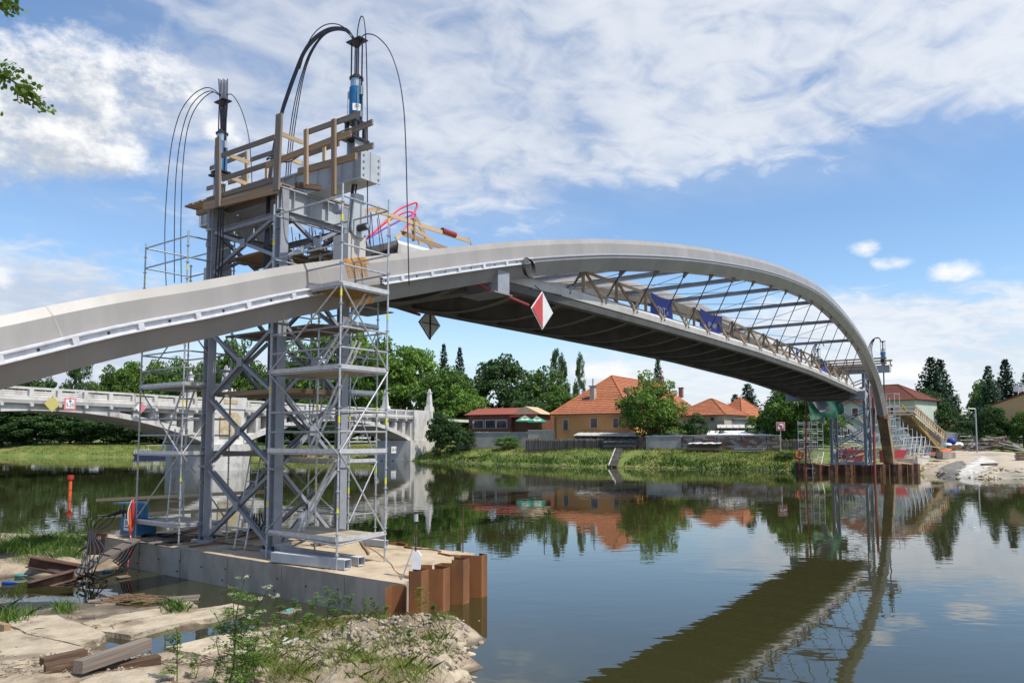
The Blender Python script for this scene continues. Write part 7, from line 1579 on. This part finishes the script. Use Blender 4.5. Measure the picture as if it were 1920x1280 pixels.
T = [('c1', 'dark rounded tree behind the old bridge at the left, below the rib', 55, 696, 182, 90), ('c2', 'dark low tree seen under the old bridge arch at the left edge', 10, 735, 176, 90), ('pop2', 'dense dark poplar-like tree behind the old bridge parapet', 150, 664, 190, 62), ('a2', 'mid green tree right of the dark poplar behind the bridge', 212, 696, 186, 64), ('b2', 'bright green tree left of the left scaffold', 245, 677, 190, 66), ('b1', 'bright green tree behind the left scaffold, higher one', 292, 672, 192, 70), ('a1', 'green tree behind the left scaffold, right of the higher one', 345, 680, 188, 72), ('b2', 'green tree just left of the lifting tower', 392, 678, 186, 70), ('a2', 'green tree seen through the left tower bay', 440, 640, 185, 60), ('a1', 'green tree seen through the middle of the tower', 490, 688, 182, 70), ('b1', 'green tree behind the tower, left of the right scaffold', 550, 668, 180, 80),
     ('b2', 'tall bright green tree behind the right scaffold', 622, 618, 178, 120), ('b1', 'tall bright green tree just right of the right scaffold', 700, 632, 176, 120), ('b2', 'bright green tree above the bridge obelisks', 762, 650, 172, 110), ('a1', 'green tree behind the right obelisk', 838, 694, 160, 105), ('b1', 'bright green tree between obelisk and restaurant', 868, 722, 156, 80),
     ('c1', 'big dark oak with rounded crown behind the restaurant', 938, 668, 190, 104), ('a2', 'dark green tree right of the big oak', 1012, 698, 196, 84), ('a1', 'green tree below the left poplar', 1050, 735, 185, 70), ('c2', 'dark bush-like tree between oak and lamp post', 985, 745, 170, 70),
     ('c2', 'dark tree under the old bridge arch, left', 60, 762, 178, 90), ('c1', 'dark tree under the old bridge arch, middle', 135, 766, 178, 90), ('c2', 'dark tree under the old bridge arch, right', 215, 772, 176, 90), ('c1', 'dark tree under the old bridge arch near the boat', 300, 776, 176, 90), ('c2', 'dark tree behind the bridge pier', 390, 770, 174, 90), ('c1', 'dark tree behind the second arch, left', 520, 770, 168, 90), ('c2', 'dark tree behind the second arch, right', 620, 775, 165, 90), ('a1', 'dark green willow-like tree behind the second arch', 590, 740, 168, 70)]
for key, lab, u, v, Y, w in T: tree(key, lab, u, v, Y, w, group=G1)
for key, lab, u, v, Y, w in (('spr', 'dark spruce above the bridge trees, left of the pair', 832, 643, 250, 40), ('spr2', 'dark spruce above the bridge trees, right of the pair', 862, 649, 250, 42), ('spr', 'lone dark spruce behind the orange house roof', 1233, 664, 205, 36), ('spr2', 'big dark spruce with broad branches at the right', 1745, 668, 150, 80), ('spr', 'dark spruce close behind the big right one', 1762, 672, 153, 62), ('sprb', 'blue grey spruce at the right, lower one', 1852, 684, 190, 52), ('spr', 'tall dark spruce near the right picture edge', 1884, 672, 195, 60), ('spr2', 'dark spruce cut by the right picture edge', 1926, 694, 190, 66), ('spr2', 'dark conifer just under the far deck end', 1462, 706, 150, 70), ('sprb', 'dark green conifer between sheds and far tower', 1402, 718, 165, 66), ('sprb', 'lower conifer left of the dark one behind the sheds', 1378, 738, 160, 50)):
    tree(key, lab, u, v, Y, w, name='conifer_tree', group='conifers')
tree('pop', 'slender poplar behind the trees, broader left one of two', 1043, 657, 232, 32, name='poplar_tree', group='poplars'); tree('pop2', 'second crown of the broader left poplar', 1054, 666, 234, 26, name='poplar_tree', group='poplars'); tree('pop2', 'slender poplar behind the trees, right one of two', 1087, 664, 232, 25, name='poplar_tree', group='poplars')
G2 = 'trees along the far bank'
for key, lab, u, v, Y, w in (('walnut', 'round walnut tree in front of the orange house', 1218, 706, 112.5, 88), ('bushb', 'bright green shrub at the foot of the walnut tree', 1262, 783, 112, 50), ('a1', 'bright green tree left of the far tower, under the deck', 1488, 722, 106, 92), ('b1', 'light green tree at the left of the far tower, lower', 1462, 760, 108, 70), ('b2', 'bright tree behind the green tarpaulin', 1530, 752, 108, 70), ('a1', 'green tree behind the far tower', 1560, 775, 118, 60), ('c1', 'blue green pine-like tree below the big spruce', 1738, 730, 132, 66), ('c2', 'dark tree between the big spruce and the apartment block', 1768, 748, 140, 34), ('a2', 'round green tree behind the apartment block', 1842, 716, 250, 44), ('c1', 'tall dark bush in front of the ochre gable', 1858, 760, 118, 46), ('a1', 'green bush at the right picture edge', 1918, 775, 116, 46), ('c2', 'dark bush beside the bent street lamp', 1815, 784, 124, 50), ('c1', 'dark hedge tree under the ochre gable', 1890, 790, 124, 60)): tree(key, lab, u, v, Y, w, group=G2)
for key, lab, u, v, Y, w in (('bush', 'dark green shrub right of the walnut tree', 1307, 775, 111, 46), ('bush', 'dark ivy mass on the bridge abutment, upper', 826, 772, 131, 46), ('bush', 'dark ivy mass on the bridge abutment, lower', 845, 788, 130, 60), ('bush', 'dark shrub against the retaining wall', 880, 806, 131, 26), ('bushb', 'green shrub against the stained retaining wall', 952, 816, 126, 46), ('bush', 'dark shrub on the bank before the restaurant', 890, 856, 124, 26), ('bushb', 'small tree-like shrub before the shed roofs', 1425, 768, 108, 46), ('bushb', 'yellow green shrub at the back of the yard, left', 1852, 808, 117, 30), ('bushb', 'yellow green shrub at the back of the yard, right', 1890, 812, 117, 40), ('bushb', 'low green shrub beside the concrete upstand', 1752, 862, 90, 26), ('bushb', 'green shrub at the left end of the cofferdam', 1478, 846, 96, 46), ('bush', 'green shrub between sheds and brick wall', 1352, 806, 110, 30), ('bushb', 'small green shrub next to the parasols', 1013, 797, 128, 12)): tree(key, lab, u, v, Y, w, cat='shrub', name='shrub', group='shrubs on the far bank')
for k in range(17):
    u = -30 + k * 44; tree('bush' if k % 3 else 'bushb', 'dark undergrowth shrub behind the left bank, number %s counted from the left edge' % ['one', 'two', 'three', 'four', 'five', 'six', 'seven', 'eight', 'nine', 'ten', 'eleven', 'twelve', 'thirteen', 'fourteen', 'fifteen', 'sixteen', 'seventeen'][k], u, 796 + (k * 7) % 9, 196 - k * .9, 66, cat='shrub', name='undergrowth_shrub', group='undergrowth behind the left bank')
for k, (u, w) in enumerate(((900, 70), (960, 70), (1010, 60), (1075, 50), (1330, 70), (1400, 70), (1440, 60), (1660, 60), (1720, 60), (1800, 60))): tree('bush', 'dark shrub filling the gap ' + ['left of the restaurant roof', 'behind the restaurant', 'behind the parasols', 'behind the orange house eaves', 'behind the low pale house', 'behind the red roofed annex', 'behind the sheds by the river sign', 'behind the mint house, left', 'behind the mint house, right', 'below the apartment block'][k], u, 778, 205, w, cat='shrub', name='undergrowth_shrub', group='shrubs behind the houses')
# ------------------------------------------------------------------ bank grass
def blades(name, P, hmin, hmax, wd, m_, seed, per=6, spread=.2, lean=.35):
    rs = np.random.RandomState(seed); P = np.array(P); n = len(P) * per; B = np.repeat(P, per, 0) + np.concatenate([rs.normal(size=(n, 2)) * spread, np.zeros((n, 1))], 1); h = rs.uniform(hmin, hmax, n); a = rs.uniform(0, 6.28, n); dx = np.stack([np.cos(a), np.sin(a), np.zeros(n)], 1) * (wd * rs.uniform(.6, 1.3, n))[:, None]; ln = rs.normal(size=(n, 3)) * lean; ln[:, 2] = 0
    m = B + ln * h[:, None] * .4 + np.stack([np.zeros(n), np.zeros(n), h * .6], 1); t = B + ln * h[:, None] + np.stack([np.zeros(n), np.zeros(n), h], 1)
    V = np.stack([B - dx, B + dx, m + dx * .7, t, m - dx * .7], 1).reshape(-1, 3); Q = (np.arange(n)[:, None] * 5 + np.arange(5)[None]); return kind(npmesh(name, V, Q, m_), 'stuff')
M['blade'] = leafmat('grass_blade', (.19, .25, .045), (.13, .19, .035)); M['bladeY'] = leafmat('dry_grass', (.27, .26, .08), (.18, .20, .055)); M['reed'] = leafmat('bank_weeds', (.13, .22, .04), (.075, .145, .03))
rs = random.Random(51); P1, P2_, P3_ = [], [], []
for p, i in BP:
    if not (2.5 < i < 17): continue
for k in range(7500):
    u = rs.uniform(-10, 1500); w0_ = float(np.interp(u, [-10, 250, 690, 890, 1000, 1150, 1300, 1500], [855, 857, 862, 867.5, 872, 875.5, 878, 884])); q = Wz(u, w0_, 0); o = rs.uniform(.2, 11); x, y = q.x + INL.x * o, q.y + INL.y * o
    if 1144 < u < 1172 and o < 9: continue
    z = bankz(x, y)
    if u > 760 and o < 2.6 + 3.2 * mnoise.noise(Vector((u * .035, 0, 0))): P2_.append((x, y, z - .05))
    elif rs.random() < .6: P1.append((x, y, z - .05))
    else: P3_.append((x, y, z - .05))
for k in range(160):
    u = rs.uniform(1722, 1925); v = rs.uniform(876, 890); p = Wz(u, v, .45)
    if v > 884 and mnoise.noise(Vector((u * .03, v * .05, 2))) > .15: P2_.append((p.x, p.y, bankz(p.x, p.y) - .05))
for k in range(500): p = W(rs.uniform(1765, 1835), rs.uniform(824, 838), rs.uniform(108, 116)); P1.append((p.x, p.y, bankz(p.x, p.y) - .05))
blades('mown_bank_grass', P1, .15, .4, .05, M['blade'], 1, 5, .35); blades('dry_bank_grass', P3_, .15, .45, .05, M['bladeY'], 2, 5, .35); blades('waterside_weeds', P2_, .2, .62, .07, M['reed'], 3, 6, .4, .6)
# ------------------------------------------------------------------ near shore plants
rs = random.Random(61); N1, N2_ = [], []
def nearp(u, v):
    z = .3
    for _ in range(5): p = Wz(u, v, z); z = nearz(p.x, p.y)
    return (p.x, p.y, nearzn(p.x, p.y) - .02)
def patch(L, u, v, ru, rv, n):
    for _ in range(n):
        p = nearp(rs.gauss(u, ru), rs.gauss(v, rv))
        if p[2] > .0: L.append(p)
for a in ((30, 1032, 34, 10, 160), (80, 1022, 40, 6, 120), (125, 1035, 14, 10, 60), (20, 1160, 18, 6, 30), (140, 1010, 20, 5, 40), (330, 1145, 10, 3, 14), (118, 1146, 7, 3, 12)): patch(N1, *a)
for a in ((560, 1195, 22, 8, 26), (610, 1172, 25, 7, 30), (520, 1215, 22, 12, 26), (700, 1160, 26, 4, 22), (640, 1230, 24, 12, 30), (690, 1255, 30, 14, 46), (760, 1240, 12, 22, 40), (815, 1225, 14, 12, 26), (500, 1255, 28, 16, 60), (825, 1165, 7, 6, 18), (560, 1262, 20, 12, 24), (720, 1210, 10, 10, 16), (780, 1275, 14, 8, 12), (590, 1215, 14, 8, 12)): patch(N2_, *a)
blades('left_bank_grass', N1, .12, .38, .007, M['reed'], 11, 16, .12, .6); blades('mound_grass', N2_, .05, .19, .0035, M['blade'], 12, 26, .10, .8); blades('mound_dry_grass', N2_[::2], .06, .22, .003, M['bladeY'], 13, 16, .12, .9)
def weed(label, u, v, h, seed, m_='leafB', umbel=False, n=26, name='weed', ls=.05, br=7):
    rr = random.Random(seed); p = Vector(nearp(u, v)); t = thing(name, label, 'plant', p, 'weeds on the near shore'); mb = MB(); lf = MB(); um = MB(); tips = []
    def stem(a, b_, r0, r1): mid = a.lerp(b_, .5) + Vector((rr.uniform(-.04, .04), rr.uniform(-.04, .04), .02)); mb.tube([a, mid, b_], [r0, (r0 + r1) / 2, r1], 5)
    def leaf(c, d, s):
        d = d.normalized(); x = d.cross(UP); x = x.normalized() if x.length > .05 else Vector((1, 0, 0)); w = s * .32; nz = UP * (-.25 * s)
        lf.add([c, c + d * s * .45 + x * w, c + d * s + nz, c + d * s * .45 - x * w], [(0, 1, 2, 3)])
    def frond(c, d, L):
        d = d.normalized(); x = d.cross(UP).normalized() if d.cross(UP).length > .05 else Vector((1, 0, 0))
        stem(c, c + d * L, .004, .002)
        for j in range(7):
            f = .2 + .8 * j / 6; q = c + d * (L * f) - UP * (.22 * L * f * f); s = ls * (1.25 - .5 * f) * L / .3
            for sd_ in (-1, 1):
                for e_ in range(3): leaf(q + x * (sd_ * s * .35 * e_), (x * sd_ + d * rr.uniform(.1, .7) + Vector((rr.uniform(-.3, .3), rr.uniform(-.3, .3), rr.uniform(-.25, .35)))), s * rr.uniform(.7, 1.2))
    top = p + Vector((rr.uniform(-.05, .08), 0, h)); stem(p - UP * .05, top, .014 * max(h, .5), .005)
    for k in range(br):
        f = .22 + .75 * k / br; b0 = p.lerp(top, f); a = rr.random() * 6.28; L = h * rr.uniform(.2, .34) * (1.25 - .55 * f); d = Vector((math.cos(a), math.sin(a), rr.uniform(.25, .7))); frond(b0, d, L)
        if f > .5:
            e_ = b0 + d.normalized() * L * .9 + UP * L * .5; stem(b0, e_, .006, .003); tips.append(e_)
    tips.append(top)
    for q in tips:
        for k in range(5 if not umbel else 3): a = rr.random() * 6.28; leaf(q - UP * .03, Vector((math.cos(a), math.sin(a), .3)), ls * .9)
        if umbel:
            for k in range(26): a = rr.random() * 6.28; r_ = .075 * rr.random() ** .5 * h; c = q + Vector((math.cos(a) * r_, math.sin(a) * r_, .03 - r_ * .35)); um.add([c + Vector((-.011, 0, 0)), c + Vector((0, -.011, .004)), c + Vector((.011, 0, 0)), c + Vector((0, .011, .004))], [(0, 1, 2, 3)])
    mb.obj('stem', M['reed'], t); kind(lf.obj('foliage', M[m_], t), 'stuff')
    if umbel: kind(um.obj('flower_umbels', M['umbel'], t), 'stuff')
M['umbel'] = mat('cream_flowers', (.62, .66, .42), (.5, .56, .34), 20, .8)
def hemlock(label, root, ends, Y, seed, hs=1.0):
    rr = random.Random(seed); p = Vector(nearp(*root)); Y = p.y; t = thing('hemlock_plant', label, 'plant', p, 'weeds on the near shore'); st = MB(); lf = MB(); um = MB()
    def leaflet(c, d, s):
        d = d.normalized(); x = d.cross(Vector((rr.gauss(0, .5), rr.gauss(0, .5), 1))).normalized(); n_ = 3
        for k in range(n_):
            f = k / n_; q = c + d * s * f
            for sd_ in (-1, 1): e_ = (x * sd_ + d * .8).normalized(); w = s * .6 * (1.1 - f); lf.add([q, q + e_ * w * .6 + d * w * .25, q + e_ * w, q + e_ * w * .55 - d * w * .12], [(0, 1, 2, 3)])
        lf.add([c + d * s * .7, c + d * s * .9 + x * s * .1, c + d * s * 1.15, c + d * s * .9 - x * s * .1], [(0, 1, 2, 3)])
    def frond(c, d, L):
        d = d.normalized(); sag = rr.uniform(.3, .7); pts = [c + d * (L * f) - UP * (sag * L * f * f) for f in (0, .25, .5, .75, 1)]; st.tube(pts, [.005, .004, .003, .003, .002], 4); x = d.cross(UP).normalized()
        for f in (.3, .48, .64, .8, .92):
            q = c + d * (L * f) - UP * (sag * L * f * f)
            for sd_ in (-1, 1): leaflet(q, x * sd_ + d * .6 + UP * rr.uniform(-.5, .2), L * .42 * (1.25 - f) * rr.uniform(.7, 1.2))
        leaflet(pts[-1], d - UP * sag, L * .26)
    main = W(*ends[0], Y); nodes = [p.lerp(main, f) + Vector((.03 * math.sin(f * 7), 0, 0)) for f in (0, .2, .4, .6, .8, 1)]; st.tube(nodes, [.016, .015, .013, .010, .008, .005], 6); tips = [main]
    for k, e_ in enumerate(ends[1:]):
        q = W(*e_, Y + rr.uniform(-.3, .3)); f = max(.15, min(.85, (q.z - p.z) / (main.z - p.z) - rr.uniform(.18, .34))); b0 = p.lerp(main, f); mid = b0.lerp(q, .5) + Vector(((q.x - b0.x) * .12, 0, -.04)); st.tube(catmull([b0, mid, q], 4), .0055, 5); tips.append(q)
        for g in (.35, .65): a = rr.random() * 6.28; frond(b0.lerp(q, g), Vector((math.cos(a), math.sin(a) * .6, .5)), rr.uniform(.2, .32) * hs)
    for k in range(22): f = rr.uniform(.08, .9); a = rr.random() * 6.28; frond(p.lerp(main, f), Vector((math.cos(a), math.sin(a) * .6, rr.uniform(.3, .9))), rr.uniform(.34, .55) * (1.15 - .55 * f) * hs)
    for q in tips:
        for k in range(7):
            a = rr.random() * 6.28; r_ = rr.uniform(.03, .1) * hs; h = q + Vector((math.cos(a) * r_, math.sin(a) * r_, rr.uniform(.02, .05))); st.tube([q - UP * .03, h], [.002, .0015], 3)
            for m_ in range(9): c = h + Vector((rr.gauss(0, .013), rr.gauss(0, .013), rr.gauss(0, .006))); um.add([c + Vector((-.008, 0, 0)), c + Vector((0, -.008, .004)), c + Vector((.008, 0, 0)), c + Vector((0, .008, .004))], [(0, 1, 2, 3)])
    st.obj('stem', M['reed'], t); kind(lf.obj('foliage', M['leafB'], t), 'stuff'); kind(um.obj('flower_umbels', M['umbel'], t), 'stuff')
hemlock('tall hemlock plant with cream umbels in front of the pad wall', (428, 1288), [(456, 1086), (503, 1104), (438, 1118), (484, 1128), (402, 1148), (516, 1122), (470, 1160), (405, 1200), (492, 1150)], 10.3, 1)
hemlock('shorter hemlock shoot close beside the tall one', (455, 1290), [(470, 1190), (440, 1180), (500, 1215), (420, 1210), (455, 1225)], 10.3, 2, .8)
weed('smaller hemlock plant left of the tall one', 332, 1287, .72, 3, 'leafB', False, name='hemlock_plant', ls=.075, br=10); weed('low hemlock leaves at the bottom edge right of the tall plant', 480, 1285, .6, 4, 'leafB', False, name='hemlock_plant', ls=.075, br=9)
WL = ['first weed right of the hemlock, at the puddle', 'second weed right of the hemlock, at the puddle', 'leafy weed left of the teal bottle', 'leafy weed right of the teal bottle', 'tall leafy weed before the middle of the pad wall', 'tallest weed before the right half of the pad wall', 'weed left of the single sheet pile', 'weed before the single sheet pile, left', 'weed before the single sheet pile, middle', 'short weed at the foot of the single sheet pile', 'weed just behind the white plastic scrap', 'weed beside the white plastic scrap', 'climbing weed against the rusty sheet piles', 'small weed on the stones below the sheet piles', 'small weed on the crest of the rubble mound', 'weed growing out of the pale slab by the hemlock', 'small weed at the bottom edge left of the hemlock', 'small weed at the bottom edge beside the hemlock root', 'small weed below the white plastic scrap', 'small weed on the right slope of the mound']
for k, (u, v, h) in enumerate(((505, 1196, .42), (525, 1186, .55), (548, 1178, .6), (585, 1172, .62), (612, 1166, .68), (632, 1164, .6), (655, 1163, .5), (680, 1162, .46), (705, 1161, .4), (722, 1160, .3), (570, 1190, .4), (540, 1202, .4), (790, 1155, .62), (812, 1168, .3), (640, 1200, .3), (480, 1200, .4), (365, 1270, .3), (400, 1285, .4), (560, 1210, .3), (770, 1228, .26))):
    weed(WL[k], u, v, h, 20 + k, ['leafB', 'reed', 'leafA'][k % 3], False, ls=.07, br=8)
# overhanging branches at the upper left
def branch(label, pts, Y, nleaf, seed, spread):
    rr = random.Random(seed); P = [W(u, v, Y) for u, v in pts]; t = thing('overhanging_branch', label, 'branch', P[0], 'oak branches at the top left'); mb = MB(); cp = catmull(P, 6); mb.tube(cp, [.02 - .016 * i / len(cp) for i in range(len(cp))], 6); lf = MB()
    tw = []
    for k in range(16): c = rr.choice(cp[2:]); d = Vector((rr.uniform(-1, 1), rr.uniform(-1, 1), rr.uniform(-1, .8))) * spread; mb.tube([c, c + d * .5, c + d], [.006, .004, .002], 4); tw += [c + d * f for f in (.4, .6, .8, 1)]
    tw += cp[3:]
    for k in range(nleaf):
        c = rr.choice(tw) + Vector((rr.gauss(0, .05), rr.gauss(0, .05), rr.gauss(0, .05))); d = Vector((rr.gauss(0, 1), rr.gauss(0, 1), rr.gauss(-.3, .8))).normalized(); s = rr.uniform(.045, .085); x = d.cross(Vector((rr.gauss(0, 1), rr.gauss(0, 1), rr.gauss(0, 1)))).normalized() * s * .36
        lf.add([c, c + d * s * .35 + x * .8, c + d * s * .7 + x, c + d * s, c + d * s * .7 - x, c + d * s * .35 - x * .8], [(0, 1, 2, 3, 4, 5)])
    mb.obj('twigs', M['bark'], t); kind(lf.obj('leaves', M['leafB'], t), 'stuff')
branch('leafy oak branch reaching in at the left edge below the cloud', [(-70, 118), (-20, 135), (20, 150), (50, 172), (74, 190)], 9, 420, 1, .16); branch('tip of an oak branch in the top left corner', [(-60, -8), (-20, 2), (10, 8), (26, 14)], 9, 110, 2, .07); branch('tiny leaf tip at the left edge under the oak branch', [(-60, 190), (-30, 196), (-5, 202)], 9, 40, 3, .05)
